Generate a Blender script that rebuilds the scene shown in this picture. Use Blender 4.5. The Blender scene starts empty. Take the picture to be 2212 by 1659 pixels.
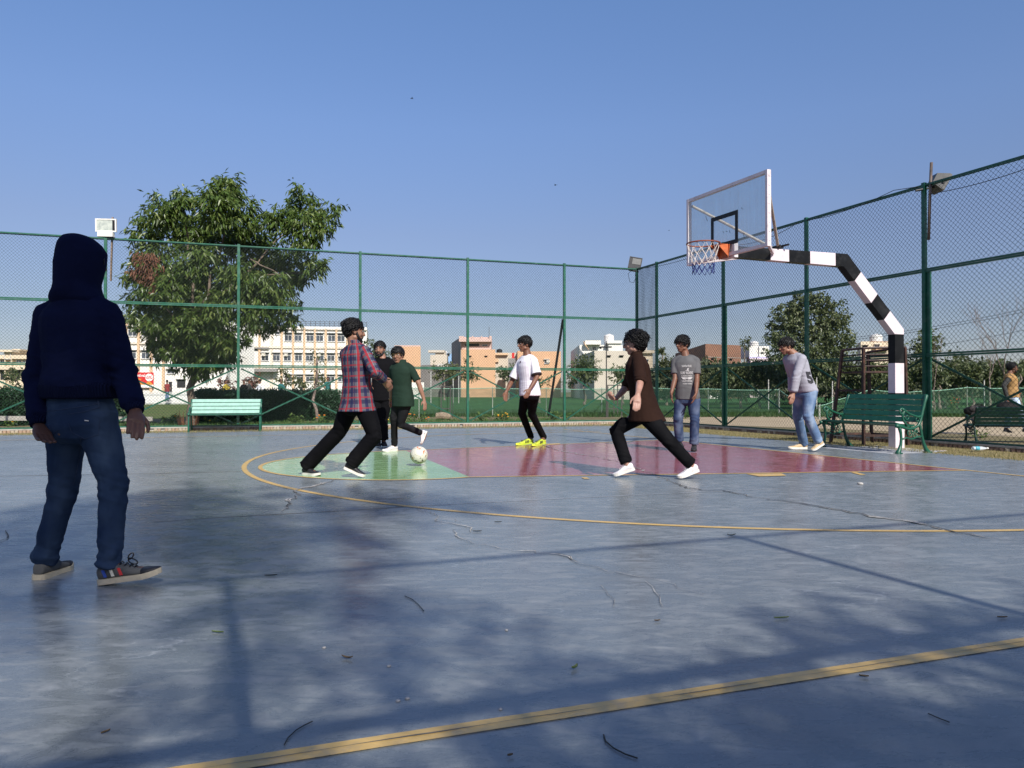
import bpy, math, random
import numpy as np
from mathutils import Vector as V, Matrix as M, noise as mnoise
from mathutils.bvhtree import BVHTree
R = math.radians
PI = math.pi
S = bpy.context.scene
COL = S.collection

# ---------------------------------------------------------------- camera, sky, sun, exposure
CAM_H = 0.92
FPX = 1650.0                       # focal length in units of a 2212-wide picture
HZ = 847.0                         # horizon row of that picture
PITCH = math.atan((HZ - 829.5) / FPX)
cd = bpy.data.cameras.new('camera')
cam = bpy.data.objects.new('camera', cd); COL.objects.link(cam)
cam.location = (0, 0, CAM_H)
cam.rotation_euler = (PI / 2 + PITCH, 0, 0)
cd.sensor_fit = 'HORIZONTAL'; cd.sensor_width = 36; cd.lens = 36 * FPX / 2212
cd.clip_start = 0.05; cd.clip_end = 4000
S.camera = cam

HAZE = ((.43, .43, .55, 1), (.475, .42, .475, 1), (.70, .55, .575, 1), (.90, .75, .785, 1), (1.0, .88, .92, 1))
SUN_EL = R(38)
SUN_DIR = V((-0.375, 0.927, 0)).normalized()        # the way shadows fall
w = bpy.data.worlds.new('World'); S.world = w; w.use_nodes = True
wn = w.node_tree.nodes; wl = w.node_tree.links
bg = wn['Background']
sky = wn.new('ShaderNodeTexSky'); sky.sky_type = 'NISHITA'; sky.sun_disc = False
sky.sun_elevation = SUN_EL
to_sun = -SUN_DIR
sky.sun_rotation = math.atan2(to_sun.x, to_sun.y)
sky.altitude = 200; sky.air_density = 1.0; sky.dust_density = 0.7; sky.ozone_density = 2.2
gm = wn.new('ShaderNodeHueSaturation'); gm.inputs['Saturation'].default_value = 1.15
wl.new(sky.outputs[0], gm.inputs['Color'])
# a hazy winter sky: the air near the horizon greyer and less bright all the way round
tcw = wn.new('ShaderNodeTexCoord'); sxw = wn.new('ShaderNodeSeparateXYZ'); wl.new(tcw.outputs['Generated'], sxw.inputs[0])
rw = wn.new('ShaderNodeValToRGB'); wl.new(sxw.outputs[2], rw.inputs[0])
els = rw.color_ramp.elements; els[0].position = 0.0; els[0].color = HAZE[0]; els[1].position = 0.46; els[1].color = HAZE[4]
for p_, c_ in ((0.09, HAZE[1]), (0.20, HAZE[2]), (0.324, HAZE[3])): x_ = els.new(p_); x_.color = c_
mw_ = wn.new('ShaderNodeMix'); mw_.data_type = 'RGBA'; mw_.blend_type = 'MULTIPLY'; mw_.inputs[0].default_value = 1.0
wl.new(gm.outputs[0], mw_.inputs[6]); wl.new(rw.outputs[0], mw_.inputs[7]); wl.new(mw_.outputs[2], bg.inputs['Color'])
bg.inputs['Strength'].default_value = 0.125
sl = bpy.data.lights.new('sun', 'SUN'); sl.energy = 4.4; sl.angle = R(0.53); sl.color = (1.0, 0.955, 0.88)
so = bpy.data.objects.new('sun', sl); COL.objects.link(so)
ld = V((SUN_DIR.x * math.cos(SUN_EL), SUN_DIR.y * math.cos(SUN_EL), -math.sin(SUN_EL)))
so.rotation_euler = ld.to_track_quat('-Z', 'Y').to_euler(); so.location = (3, -8, 12)
S.view_settings.view_transform = 'Standard'; S.view_settings.look = 'None'
S.view_settings.exposure = 0.5; S.view_settings.gamma = 1.0; S.view_settings.use_curve_mapping = False
S.cycles.use_denoising = True
S.cycles.max_bounces = 6; S.cycles.diffuse_bounces = 3; S.cycles.glossy_bounces = 3
S.cycles.transparent_max_bounces = 12; S.cycles.transmission_bounces = 4
S.cycles.caustics_reflective = False; S.cycles.caustics_refractive = False

# ---------------------------------------------------------------- from a place in the photograph to a place in the world
_cp, _sp = math.cos(PITCH), math.sin(PITCH)
def ray(px, py):
    a, b = px - 1106.0, 829.5 - py
    return V((a, FPX * _cp - b * _sp, FPX * _sp + b * _cp))
def at(px, py, Y):
    d = ray(px, py); return V((0, 0, CAM_H)) + d * (Y / d.y)
def gr(px, py, z=0.0):
    d = ray(px, py); return V((0, 0, CAM_H)) + d * ((z - CAM_H) / d.z)
def zat(py, Y): return at(1106, py, Y).z
def xat(px, Y): return at(px, 847, Y).x

# ---------------------------------------------------------------- mesh builder
class MB:
    def __init__(s): s.v = []; s.f = []; s.m = []
    def add(s, vs, fs, mi=0):
        o = len(s.v); s.v.extend([tuple(p) for p in vs])
        s.f.extend([tuple(i + o for i in f) for f in fs]); s.m.extend([mi] * len(fs)); return s
    def hexa(s, p, mi=0):       # 8 corners: bottom 4 ccw, top 4 ccw
        return s.add(p, [(3, 2, 1, 0), (4, 5, 6, 7), (0, 1, 5, 4), (1, 2, 6, 5), (2, 3, 7, 6), (3, 0, 4, 7)], mi)
    def box(s, c, d, rot=None, mi=0):
        c = V(c); h = V(d) / 2; pts = []
        for z in (-1, 1):
            for x, y in ((-1, -1), (1, -1), (1, 1), (-1, 1)):
                q = V((x * h.x, y * h.y, z * h.z)); pts.append(c + (rot @ q if rot else q))
        return s.hexa(pts, mi)
    def beam(s, p, q, w, d, up=V((0, 0, 1)), mi=0):     # w across, d along 'up'
        p = V(p); q = V(q); t = (q - p).normalized(); up = V(up)
        if abs(t.dot(up)) > 0.99: up = V((0, 1, 0))
        sx = t.cross(up).normalized(); u = sx.cross(t)
        a, b = sx * w / 2, u * d / 2
        return s.hexa([p - a - b, p + a - b, q + a - b, q - a - b, p - a + b, p + a + b, q + a + b, q - a + b], mi)
    def loft(s, secs, n=16, mi=0, e=2.0, caps=True):    # secs: (centre, ax, ay, rx, ry)
        vs = []
        for c, ax, ay, rx, ry in secs:
            for i in range(n):
                t = 2 * PI * i / n; co, si = math.cos(t), math.sin(t)
                if e != 2.0:
                    co = math.copysign(abs(co) ** (2 / e), co); si = math.copysign(abs(si) ** (2 / e), si)
                vs.append(V(c) + ax * (rx * co) + ay * (ry * si))
        fs = []
        for k in range(len(secs) - 1):
            for i in range(n):
                j = (i + 1) % n
                fs.append((k * n + i, k * n + j, (k + 1) * n + j, (k + 1) * n + i))
        if caps:
            fs.append(tuple(range(n - 1, -1, -1))); fs.append(tuple((len(secs) - 1) * n + i for i in range(n)))
        return s.add(vs, fs, mi)
    def tube(s, pts, rad, n=8, mi=0, round_ends=False):
        pts = [V(p) for p in pts]
        if not hasattr(rad, '__len__'): rad = [rad] * len(pts)
        rad = list(rad)
        if round_ends:
            a = (pts[0] - pts[1]).normalized(); b = (pts[-1] - pts[-2]).normalized()
            r0, r1 = rad[0], rad[-1]
            pts = [pts[0] + a * r0 * .95, pts[0] + a * r0 * .6] + pts + [pts[-1] + b * r1 * .6, pts[-1] + b * r1 * .95]
            rad = [r0 * .3, r0 * .8] + rad + [r1 * .8, r1 * .3]
        t0 = (pts[1] - pts[0]).normalized()
        ref = V((0, 0, 1)) if abs(t0.z) < 0.9 else V((1, 0, 0))
        ax = t0.cross(ref).normalized(); secs = []
        for i, p in enumerate(pts):
            t = (pts[min(i + 1, len(pts) - 1)] - pts[max(i - 1, 0)]).normalized()
            ax = (ax - t * ax.dot(t)).normalized(); ay = t.cross(ax)
            secs.append((p, ax, ay, rad[i], rad[i]))
        return s.loft(secs, n, mi)
    def ellip(s, c, r, rot=None, n=16, m=10, mi=0):
        c = V(c); r = V(r) if hasattr(r, '__len__') else V((r, r, r)); rot = rot or M.Identity(3)
        vs = [c + rot @ V((0, 0, -r.z))]
        for j in range(1, m):
            p = -PI / 2 + PI * j / m
            for i in range(n):
                t = 2 * PI * i / n
                vs.append(c + rot @ V((r.x * math.cos(p) * math.cos(t), r.y * math.cos(p) * math.sin(t), r.z * math.sin(p))))
        vs.append(c + rot @ V((0, 0, r.z))); fs = []
        for i in range(n): fs.append((0, 1 + (i + 1) % n, 1 + i))
        for j in range(m - 2):
            for i in range(n):
                a = 1 + j * n + i; b = 1 + j * n + (i + 1) % n; fs.append((a, b, b + n, a + n))
        e = len(vs) - 1; o = 1 + (m - 2) * n
        for i in range(n): fs.append((e, o + i, o + (i + 1) % n))
        return s.add(vs, fs, mi)
    def prism(s, poly, ext, mi=0):      # planar polygon (3-D points) pushed along ext
        n = len(poly); ext = V(ext); poly = [V(p) for p in poly]
        return s.add(poly + [p + ext for p in poly],
                     [tuple(range(n - 1, -1, -1)), tuple(range(n, 2 * n))] + [(i, (i + 1) % n, n + (i + 1) % n, n + i) for i in range(n)], mi)
    def mesh(s, name='mesh', smooth=False):
        me = bpy.data.meshes.new(name); me.from_pydata(s.v, [], s.f)
        if any(s.m): me.polygons.foreach_set('material_index', s.m)
        if smooth: me.polygons.foreach_set('use_smooth', [True] * len(s.f))
        me.validate(); me.update(); return me

def fixn(me):       # outward normals on a closed mesh
    import bmesh
    b = bmesh.new(); b.from_mesh(me); bmesh.ops.recalc_face_normals(b, faces=b.faces); b.to_mesh(me); b.free()

def put(name, me, mats=None, parent=None, loc=None, rot=None, smooth=False, kind=None):
    if isinstance(me, MB): me = me.mesh(name, smooth)
    if mats is not None and len(me.materials) == 0:
        for m in (mats if isinstance(mats, (list, tuple)) else [mats]): me.materials.append(m)
    o = bpy.data.objects.new(name, me); COL.objects.link(o)
    if parent: o.parent = parent
    if loc is not None: o.location = loc
    if rot is not None: o.rotation_euler = rot
    if kind: o['kind'] = kind
    return o
def tag(o, label, cat, group=None):
    o['label'] = label; o['category'] = cat
    if group: o['group'] = group
    return o
def thing(name, label, cat, loc=(0, 0, 0), rz=0, group=None):
    o = bpy.data.objects.new(name, None); COL.objects.link(o); o.empty_display_size = 0.1
    o.location = loc; o.rotation_euler = (0, 0, rz); return tag(o, label, cat, group)
def structure(o): o['kind'] = 'structure'; return o
def copy_tree(o, parent=None):
    c = o.copy(); COL.objects.link(c)
    if parent: c.parent = parent
    for ch in list(o.children): copy_tree(ch, c)
    return c

# ---------------------------------------------------------------- materials
def nn(nt, t, **kw):
    n = nt.nodes.new(t)
    for k, v in kw.items():
        if k.startswith('i_'): n.inputs[int(k[2:]) if k[2:].isdigit() else k[2:]].default_value = v
        else: setattr(n, k, v)
    return n
def ramp(nt, pts, src):
    r = nt.nodes.new('ShaderNodeValToRGB'); e = r.color_ramp.elements
    while len(e) < len(pts): e.new(0.5)
    for x, (p, c) in zip(e, pts): x.position = p; x.color = (*c, 1) if len(c) == 3 else c
    nt.links.new(src, r.inputs[0]); return r
def mixc(nt, a, b, fac, mode='MIX'):
    m = nt.nodes.new('ShaderNodeMix'); m.data_type = 'RGBA'; m.blend_type = mode; m.clamp_factor = True
    for s_, v in ((m.inputs[6], a), (m.inputs[7], b), (m.inputs[0], fac)):
        if hasattr(v, 'links'): nt.links.new(v, s_)
        elif hasattr(v, '__len__'): s_.default_value = (*v, 1) if len(v) == 3 else v
        else: s_.default_value = v
    return m.outputs[2]
def mth(nt, op, a, b=None, c=None, clamp=False):
    m = nt.nodes.new('ShaderNodeMath'); m.operation = op; m.use_clamp = clamp
    for i, v in enumerate((a, b, c)):
        if v is None: continue
        if hasattr(v, 'links'): nt.links.new(v, m.inputs[i])
        else: m.inputs[i].default_value = v
    return m.outputs[0]
def newmat(name):
    m = bpy.data.materials.new(name); m.use_nodes = True
    nt = m.node_tree; return m, nt, nt.nodes['Principled BSDF']
def noise(nt, vec, scale, detail=4, rough=0.55, dist=0.0):
    n = nn(nt, 'ShaderNodeTexNoise'); n.inputs['Scale'].default_value = scale; n.inputs['Detail'].default_value = detail
    n.inputs['Roughness'].default_value = rough; n.inputs['Distortion'].default_value = dist
    if vec is not None: nt.links.new(vec, n.inputs['Vector'])
    return n.outputs[0]
def objco(nt, scale=None):
    t = nn(nt, 'ShaderNodeTexCoord')
    if scale is None: return t.outputs['Object']
    m = nn(nt, 'ShaderNodeMapping'); m.inputs['Scale'].default_value = scale
    nt.links.new(t.outputs['Object'], m.inputs['Vector']); return m.outputs[0]
def bump(nt, b, h, strength=0.3, dist=0.01):
    n = nn(nt, 'ShaderNodeBump'); n.inputs['Strength'].default_value = strength; n.inputs['Distance'].default_value = dist
    nt.links.new(h, n.inputs['Height']); nt.links.new(n.outputs[0], b.inputs['Normal'])
def pm(name, col, rough=0.6, var=0.2, scale=6.0, bstr=0.0, bscale=80.0, metal=0.0, spec=0.4, dirt=None, dirt_amt=0.5, dirt_scale=2.5, stretch=None):
    m, nt, b = newmat(name)
    co = objco(nt, stretch)
    f = noise(nt, co, scale, 5)
    c = ramp(nt, [(0.3, tuple(x * (1 - var) for x in col)), (0.72, tuple(min(1, x * (1 + var)) for x in col))], f).outputs[0]
    if dirt:
        d = noise(nt, co, dirt_scale, 8, 0.68)
        dm = ramp(nt, [(0.52, (0, 0, 0)), (0.72, (1, 1, 1))], d).outputs[0]
        c = mixc(nt, c, dirt, mth(nt, 'MULTIPLY', dm, dirt_amt))
    nt.links.new(c, b.inputs['Base Color'])
    r = ramp(nt, [(0.3, (max(0.03, rough - 0.1),) * 3), (0.7, (min(1, rough + 0.1),) * 3)], noise(nt, co, scale * 2.3, 3)).outputs[0]
    nt.links.new(r, b.inputs['Roughness'])
    b.inputs['Metallic'].default_value = metal; b.inputs['Specular IOR Level'].default_value = spec
    if bstr: bump(nt, b, noise(nt, co, bscale, 4), bstr, 0.01)
    return m
def leafmat(name, cols, rough=0.45, trans=0.35):
    m, nt, b = newmat(name)
    g = nn(nt, 'ShaderNodeNewGeometry')
    r = ramp(nt, [(i / (len(cols) - 1), c) for i, c in enumerate(cols)], g.outputs['Random Per Island'])
    c = r.outputs[0]
    nt.links.new(c, b.inputs['Base Color']); b.inputs['Roughness'].default_value = rough
    b.inputs['Specular IOR Level'].default_value = 0.35
    tr = nn(nt, 'ShaderNodeBsdfTranslucent')
    nt.links.new(mixc(nt, c, (0.25, 0.35, 0.03), 0.3), tr.inputs[0])
    mx = nn(nt, 'ShaderNodeMixShader'); mx.inputs[0].default_value = trans
    nt.links.new(b.outputs[0], mx.inputs[1]); nt.links.new(tr.outputs[0], mx.inputs[2])
    nt.links.new(mx.outputs[0], nt.nodes['Material Output'].inputs[0])
    return m

GREEN = pm('green_enamel', (0.010, 0.092, 0.053), 0.35, 0.2, 5, spec=0.5, dirt=(0.16, 0.2, 0.17), dirt_amt=0.35, dirt_scale=9)
GREENB = pm('green_bench_paint', (0.006, 0.075, 0.043), 0.42, 0.15, 8, bstr=0.05, bscale=120, spec=0.5, dirt=(0.1, 0.16, 0.12), dirt_amt=0.3, dirt_scale=14)
WIRE = pm('wire_green', (0.004, 0.017, 0.013), 0.6, 0.2, 10)
BLACKM = pm('black_metal', (0.012, 0.012, 0.014), 0.4, 0.2, 10)
RUST = pm('rust_brown_paint', (0.042, 0.022, 0.018), 0.55, 0.35, 12, bstr=0.1, dirt=(0.16, 0.07, 0.04), dirt_amt=0.6, dirt_scale=9)
WHITEP = pm('pole_white_paint', (0.66, 0.575, 0.60), 0.45, 0.06, 5, bstr=0.05, dirt=(0.42, 0.38, 0.36), dirt_amt=0.45, dirt_scale=7)
BLACKP = pm('pole_black_paint', (0.009, 0.0095, 0.010), 0.42, 0.3, 5, bstr=0.05, spec=0.18, dirt=(0.06, 0.06, 0.06), dirt_amt=0.3, dirt_scale=6)
CONC = pm('concrete', (0.36, 0.34, 0.30), 0.9, 0.22, 7, bstr=0.3, bscale=60, dirt=(0.14, 0.12, 0.09), dirt_amt=0.6, dirt_scale=3)
# ================================================================ the setting
rnd = random.Random(7)
FA, FC, FB = V((-11.34, 16.91, 0)), V((3.60, 22.0, 0)), V((7.69, 11.47, 0))     # fence line: far left, corner, right
uf = (FC - FA).normalized(); ur = (FB - FC).normalized()
OUT_Z = -0.10

# ground: dry soil and grass to the horizon
def ground_mat(name, base, alt, patch, grassy=0.5):
    m, nt, b = newmat(name)
    co = objco(nt)
    a = noise(nt, co, 0.35, 6, 0.6); f = noise(nt, co, 14, 6, 0.65)
    c = ramp(nt, [(0.38, base), (0.62, alt)], a).outputs[0]
    c = mixc(nt, c, patch, ramp(nt, [(0.45, (0, 0, 0)), (0.7, (grassy,) * 3)], f).outputs[0])
    c = mixc(nt, c, (0.5, 0.5, 0.5), ramp(nt, [(0.3, (0.22,) * 3), (0.7, (0, 0, 0))], noise(nt, co, 45, 3)).outputs[0], 'MULTIPLY')
    nt.links.new(c, b.inputs['Base Color']); b.inputs['Roughness'].default_value = 0.95
    b.inputs['Specular IOR Level'].default_value = 0.1
    bump(nt, b, f, 0.6, 0.03); return m
GROUND = ground_mat('dry_ground', (0.24, 0.185, 0.115), (0.15, 0.135, 0.07), (0.09, 0.105, 0.035), 0.6)
mb = MB(); mb.add([(-1500, -300, OUT_Z), (1500, -300, OUT_Z), (1500, 3000, OUT_Z), (-1500, 3000, OUT_Z)], [(0, 1, 2, 3)])
structure(put('ground', mb, GROUND))
def sheet(name, pts, z, m, thick=0.0):
    k = MB()
    if thick:
        k.prism([(p[0], p[1], z - thick) for p in pts], (0, 0, thick))
    else: k.add([(p[0], p[1], z) for p in pts], [tuple(range(len(pts)))])
    me = k.mesh(name)
    if thick: fixn(me)
    return structure(put(name, me, m))
# bare sandy track and field beyond the right fence, grass fields beyond
SAND = ground_mat('sandy_track', (0.46, 0.37, 0.25), (0.38, 0.3, 0.2), (0.27, 0.22, 0.12), 0.35)
LAWN = ground_mat('field_grass', (0.075, 0.125, 0.03), (0.11, 0.13, 0.045), (0.17, 0.155, 0.07), 0.4)
GRN = ground_mat('green_field', (0.035, 0.115, 0.03), (0.05, 0.12, 0.035), (0.08, 0.12, 0.04), 0.35)
pf = lambda px, py: gr(px, py, OUT_Z + 0.004)
sheet('sandy_track', [pf(1400, 904), pf(1700, 897), pf(2000, 899), pf(2300, 905), pf(2700, 915), pf(2900, 960), pf(2350, 952), pf(2000, 934), pf(1700, 923), pf(1450, 915)], OUT_Z + 0.004, SAND)
sheet('field', [pf(840, 887), pf(1500, 888), pf(3200, 890), pf(3200, 858), pf(-1200, 858), pf(-1200, 878)], OUT_Z + 0.006, GRN)
sheet('lawn', [pf(150, 903), pf(430, 906), pf(560, 880), pf(600, 862), pf(-300, 862), pf(-300, 900)], OUT_Z + 0.010, LAWN)

# strip of dry grass inside the kerb
DRY = ground_mat('dry_grass_strip', (0.26, 0.205, 0.105), (0.2, 0.17, 0.085), (0.13, 0.12, 0.05), 0.5)
nf = V((-uf.y, uf.x, 0)); nr = V((-ur.y, ur.x, 0))
K_ = V((2.38, 21.66, 0)); e0 = FA - uf * 6; e1 = FC; e2 = FC + ur * 22
ins_f = -nf; ins_r = V((ur.y, -ur.x, 0))
q0, q1, q2 = K_ + V((-0.934, -0.357, 0)) * 22, K_, K_ + V((0.37, -0.929, 0)) * 24
zo, zi = 0.014, -0.004
k = MB(); k.add([(e0.x, e0.y, zo), (e1.x, e1.y, zo), (e2.x, e2.y, zo), (q0.x, q0.y, zi), (q1.x, q1.y, zi), (q2.x, q2.y, zi)], [(3, 4, 1, 0), (4, 5, 2, 1)])
structure(put('dry_grass_strip', k, DRY))

# the court
def court_mat(name, base, worn, wear_glare_amt=0.5, rough=0.3):
    m, nt, b = newmat(name)
    co = objco(nt)
    n1 = noise(nt, co, 0.7, 6, 0.6, 0.4)
    mp = nn(nt, 'ShaderNodeMapping'); mp.inputs['Scale'].default_value = (1.0, 2.6, 1); mp.inputs['Rotation'].default_value = (0, 0, -0.35)
    nt.links.new(co, mp.inputs['Vector'])
    n2 = noise(nt, mp.outputs[0], 5.0, 8, 0.7, 0.6)
    n3 = noise(nt, mp.outputs[0], 38.0, 5, 0.7)
    c = ramp(nt, [(0.3, tuple(x * 0.86 for x in base)), (0.7, tuple(x * 1.14 for x in base))], n1).outputs[0]
    wear_glare = ramp(nt, [(0.47, (0, 0, 0)), (0.72, (1, 1, 1))], n2).outputs[0]
    c = mixc(nt, c, worn, mth(nt, 'MULTIPLY', wear_glare, wear_glare_amt))  # worn holds real scuffing plus pale streaks painted in for grazing glare
    sc_ = ramp(nt, [(0.62, (0, 0, 0)), (0.74, (1, 1, 1))], n3).outputs[0]
    c = mixc(nt, c, tuple(x * 1.5 for x in worn), mth(nt, 'MULTIPLY', mth(nt, 'MULTIPLY', sc_, wear_glare), 0.5))
    st = ramp(nt, [(0.50, (0, 0, 0)), (0.70, (1, 1, 1))], noise(nt, co, 1.5, 7, 0.65, 0.8)).outputs[0]
    c = mixc(nt, c, tuple(x * 0.55 for x in base), mth(nt, 'MULTIPLY', st, 0.42))
    gr_ = ramp(nt, [(0.3, (0.80,) * 3), (0.7, (1.18,) * 3)], noise(nt, co, 130, 3, 0.7)).outputs[0]
    c = mixc(nt, c, gr_, 0.8, 'MULTIPLY')
    # fine pale scuffs
    vo = nn(nt, 'ShaderNodeTexVoronoi'); vo.feature = 'DISTANCE_TO_EDGE'; vo.inputs['Scale'].default_value = 1.1
    dv = nn(nt, 'ShaderNodeVectorMath'); dv.operation = 'ADD'
    nz = nn(nt, 'ShaderNodeTexNoise'); nz.inputs['Scale'].default_value = 2.2; nz.inputs['Detail'].default_value = 6
    nt.links.new(mp.outputs[0], nz.inputs['Vector']); nt.links.new(nz.outputs[1], dv.inputs[0]); nt.links.new(mp.outputs[0], dv.inputs[1])
    nt.links.new(dv.outputs[0], vo.inputs['Vector'])
    cr = ramp(nt, [(0.0, (1, 1, 1)), (0.012, (0, 0, 0))], vo.outputs[0]).outputs[0]
    gate = ramp(nt, [(0.52, (0, 0, 0)), (0.62, (1, 1, 1))], noise(nt, co, 0.9, 3)).outputs[0]
    c = mixc(nt, c, tuple(min(1, x * 1.9) for x in worn), mth(nt, 'MULTIPLY', mth(nt, 'MULTIPLY', cr, gate), 0.3))
    nt.links.new(c, b.inputs['Base Color'])
    rr = mth(nt, 'ADD', mth(nt, 'MULTIPLY', n2, 0.28), mth(nt, 'MULTIPLY', wear_glare, 0.15))
    nt.links.new(mth(nt, 'ADD', rr, rough - 0.14), b.inputs['Roughness'])
    b.inputs['Specular IOR Level'].default_value = 0.52
    h = mth(nt, 'ADD', mth(nt, 'MULTIPLY', noise(nt, co, 2.4, 3), 1.0), mth(nt, 'MULTIPLY', noise(nt, co, 55, 3), 0.06))
    bump(nt, b, h, 0.035, 0.03)
    return m
COURT = court_mat('court_blue', (0.160, 0.178, 0.184), (0.35, 0.36, 0.36), 0.62, 0.275)
KEYRED = court_mat('key_red', (0.30, 0.085, 0.105), (0.37, 0.16, 0.175), 0.7, 0.135)
KEYGRN = court_mat('key_green', (0.235, 0.41, 0.18), (0.36, 0.50, 0.34), 0.75, 0.135)
YEL = pm('yellow_line_paint', (0.56, 0.37, 0.125), 0.42, 0.12, 3, dirt=(0.30, 0.26, 0.2), dirt_amt=0.55, dirt_scale=9)
bd = V((-0.395, 0.919, 0)).normalized(); sd = V((0.94, 0.34, 0)).normalized()
K = V((2.38, 21.66, 0)); Ke = K + V((0.37, -0.929, 0)) * 26
court_pts = [K, Ke, Ke + V((-.94, -.34, 0)) * 34, K + V((-0.934, -0.357, 0)) * 30]
sheet('court', court_pts[::-1], 0.0, COURT, 0.10)
g2 = lambda px, py: gr(px, py, 0.004)

# painted key
ftc = V((-1.19, 9.94, 0)); ftr = 1.98
q_near, q_far = g2(1015, 1030), g2(876, 973)
b_near, b_far = g2(2088, 1015.6), g2(1439, 949.8)
a0 = math.atan2(q_near.y - ftc.y, q_near.x - ftc.x); a1 = math.atan2(q_far.y - ftc.y, q_far.x - ftc.x)
while a1 > a0: a1 -= 2 * PI
def ftrad(t):
    r0, r1 = (q_near - ftc).xy.length, (q_far - ftc).xy.length
    s0 = max(0, 1 - t / 0.22); s1 = max(0, 1 - (1 - t) / 0.22)
    return ftr + (r0 - ftr) * s0 * s0 + (r1 - ftr) * s1 * s1
NA = 48
arc_ft = [ftc + V((math.cos(a0 + (a1 - a0) * i / NA), math.sin(a0 + (a1 - a0) * i / NA), 0)) * ftrad(i / NA) for i in range(NA + 1)]
court = bpy.data.objects['court']
def mark(name, pts, z, m, parent=court):
    k = MB(); k.add([(p[0], p[1], z) for p in pts], [tuple(range(len(pts)))]); me = k.mesh(name)
    me.update()
    if me.polygons[0].normal.z < 0: me.flip_normals()
    return put(name, me, m, parent)
def ribbon(name, pts, width, z, m, parent=court, jit=0, closed=False):
    pts = [V((p[0], p[1], 0)) for p in pts]; vs = []; fs = []
    for i, p in enumerate(pts):
        t = (pts[min(i + 1, len(pts) - 1)] - pts[max(0, i - 1)]).normalized(); n = V((-t.y, t.x, 0))
        w0 = width[i] if hasattr(width, '__len__') else width
        o = n * (rnd.uniform(-jit, jit) if jit else 0)
        vs += [p + o + n * w0 / 2 + V((0, 0, z)), p + o - n * w0 / 2 + V((0, 0, z))]
        if i: fs.append((2 * i - 2, 2 * i - 1, 2 * i + 1, 2 * i))
    k = MB(); k.add(vs, fs); return put(name, k, m, parent)
mark('red_key', [q_near, b_near, b_far, q_far], 0.002, KEYRED)
mark('green_semicircle', arc_ft, 0.002, KEYGRN)
LW = 0.05
ribbon('yellow_line', arc_ft, LW, 0.0044, YEL)
ribbon('yellow_line', [q_near, b_near], LW, 0.0038, YEL)
ribbon('yellow_line', [q_far, b_far], LW, 0.0040, YEL)
bl = (b_near - b_far).normalized()
ribbon('yellow_line', [b_far - bl * 4.4, b_far, b_near, b_near + bl * 4.5], LW, 0.0048, YEL)
ac = V((2.73, 11.41, 0)); arr = 6.35
ang0 = math.atan2(-sd.x, sd.y)
arc3 = []
a_n = math.atan2(-sd.x * 1.0, sd.y * 1.0)
an = math.atan2(-sd.x, sd.y); NP = 96
p_n = ac + V((sd.y, -sd.x, 0)) * arr; p_f = ac - V((sd.y, -sd.x, 0)) * arr
arc3 = [p_n + sd * 2.6] + [ac + V((math.cos(an - PI * i / NP), math.sin(an - PI * i / NP), 0)) * arr for i in range(NP + 1)] + [p_f + sd * 1.6]
ribbon('three_point_line', arc3, 0.06, 0.0032, YEL)
# near sideline with the dark joint along its middle
s0, s1 = g2(440, 1659), g2(2212, 1385)
sdir = (s1 - s0).normalized()
SL = ribbon('sideline', [s0 - sdir * 6, s0 + sdir * 12], 0.068, 0.0030, YEL)
SEAM = pm('dark_joint', (0.13, 0.115, 0.09), 0.8, 0.3, 20)
sp = [s0 - sdir * 6 + sdir * (i * 0.07) for i in range(258)]
ribbon('joint', sp, [max(0.0006, 0.002 + 0.009 * mnoise.noise(V((i * 0.23, 0, 0)))) for i in range(258)], 0.0050, SEAM, court, 0.002)
fs0 = s0 + V((-sdir.y, sdir.x, 0)) * 15
ribbon('sideline', [fs0 - sdir * 8, fs0 + sdir * 8.2], 0.05, 0.0030, YEL)
for q in ([(1255, 1031), (1267, 1031), (1274, 1034.5), (1262, 1034.5)], [(1611, 1023.6), (1688, 1022.6), (1699, 1027.6), (1640, 1029)],
          [(1838, 1020.4), (1850, 1020.2), (1871, 1025.8), (1858, 1026)], [(1184, 961), (1212, 959.7), (1208, 957.6), (1178, 959)]):
    mark('lane_mark', [g2(*p) for p in q], 0.0054, YEL)
PALEJ = pm('pale_joint', (0.33, 0.35, 0.38), 0.8, 0.25, 12)
jp = [g2(905, 1092), g2(1207, 1076.5), g2(2206, 1030), g2(2500, 1016)]
ribbon('joint', jp, 0.014, 0.0026, PALEJ)
ribbon('joint', [g2(330, 1127), g2(494, 1116), g2(752, 1102), g2(900, 1092.5)], 0.014, 0.0026, SEAM)
ribbon('joint', [g2(-300, 1031), g2(0, 1028), g2(300, 1023), g2(520, 1018)], 0.016, 0.0024, SEAM)

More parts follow.
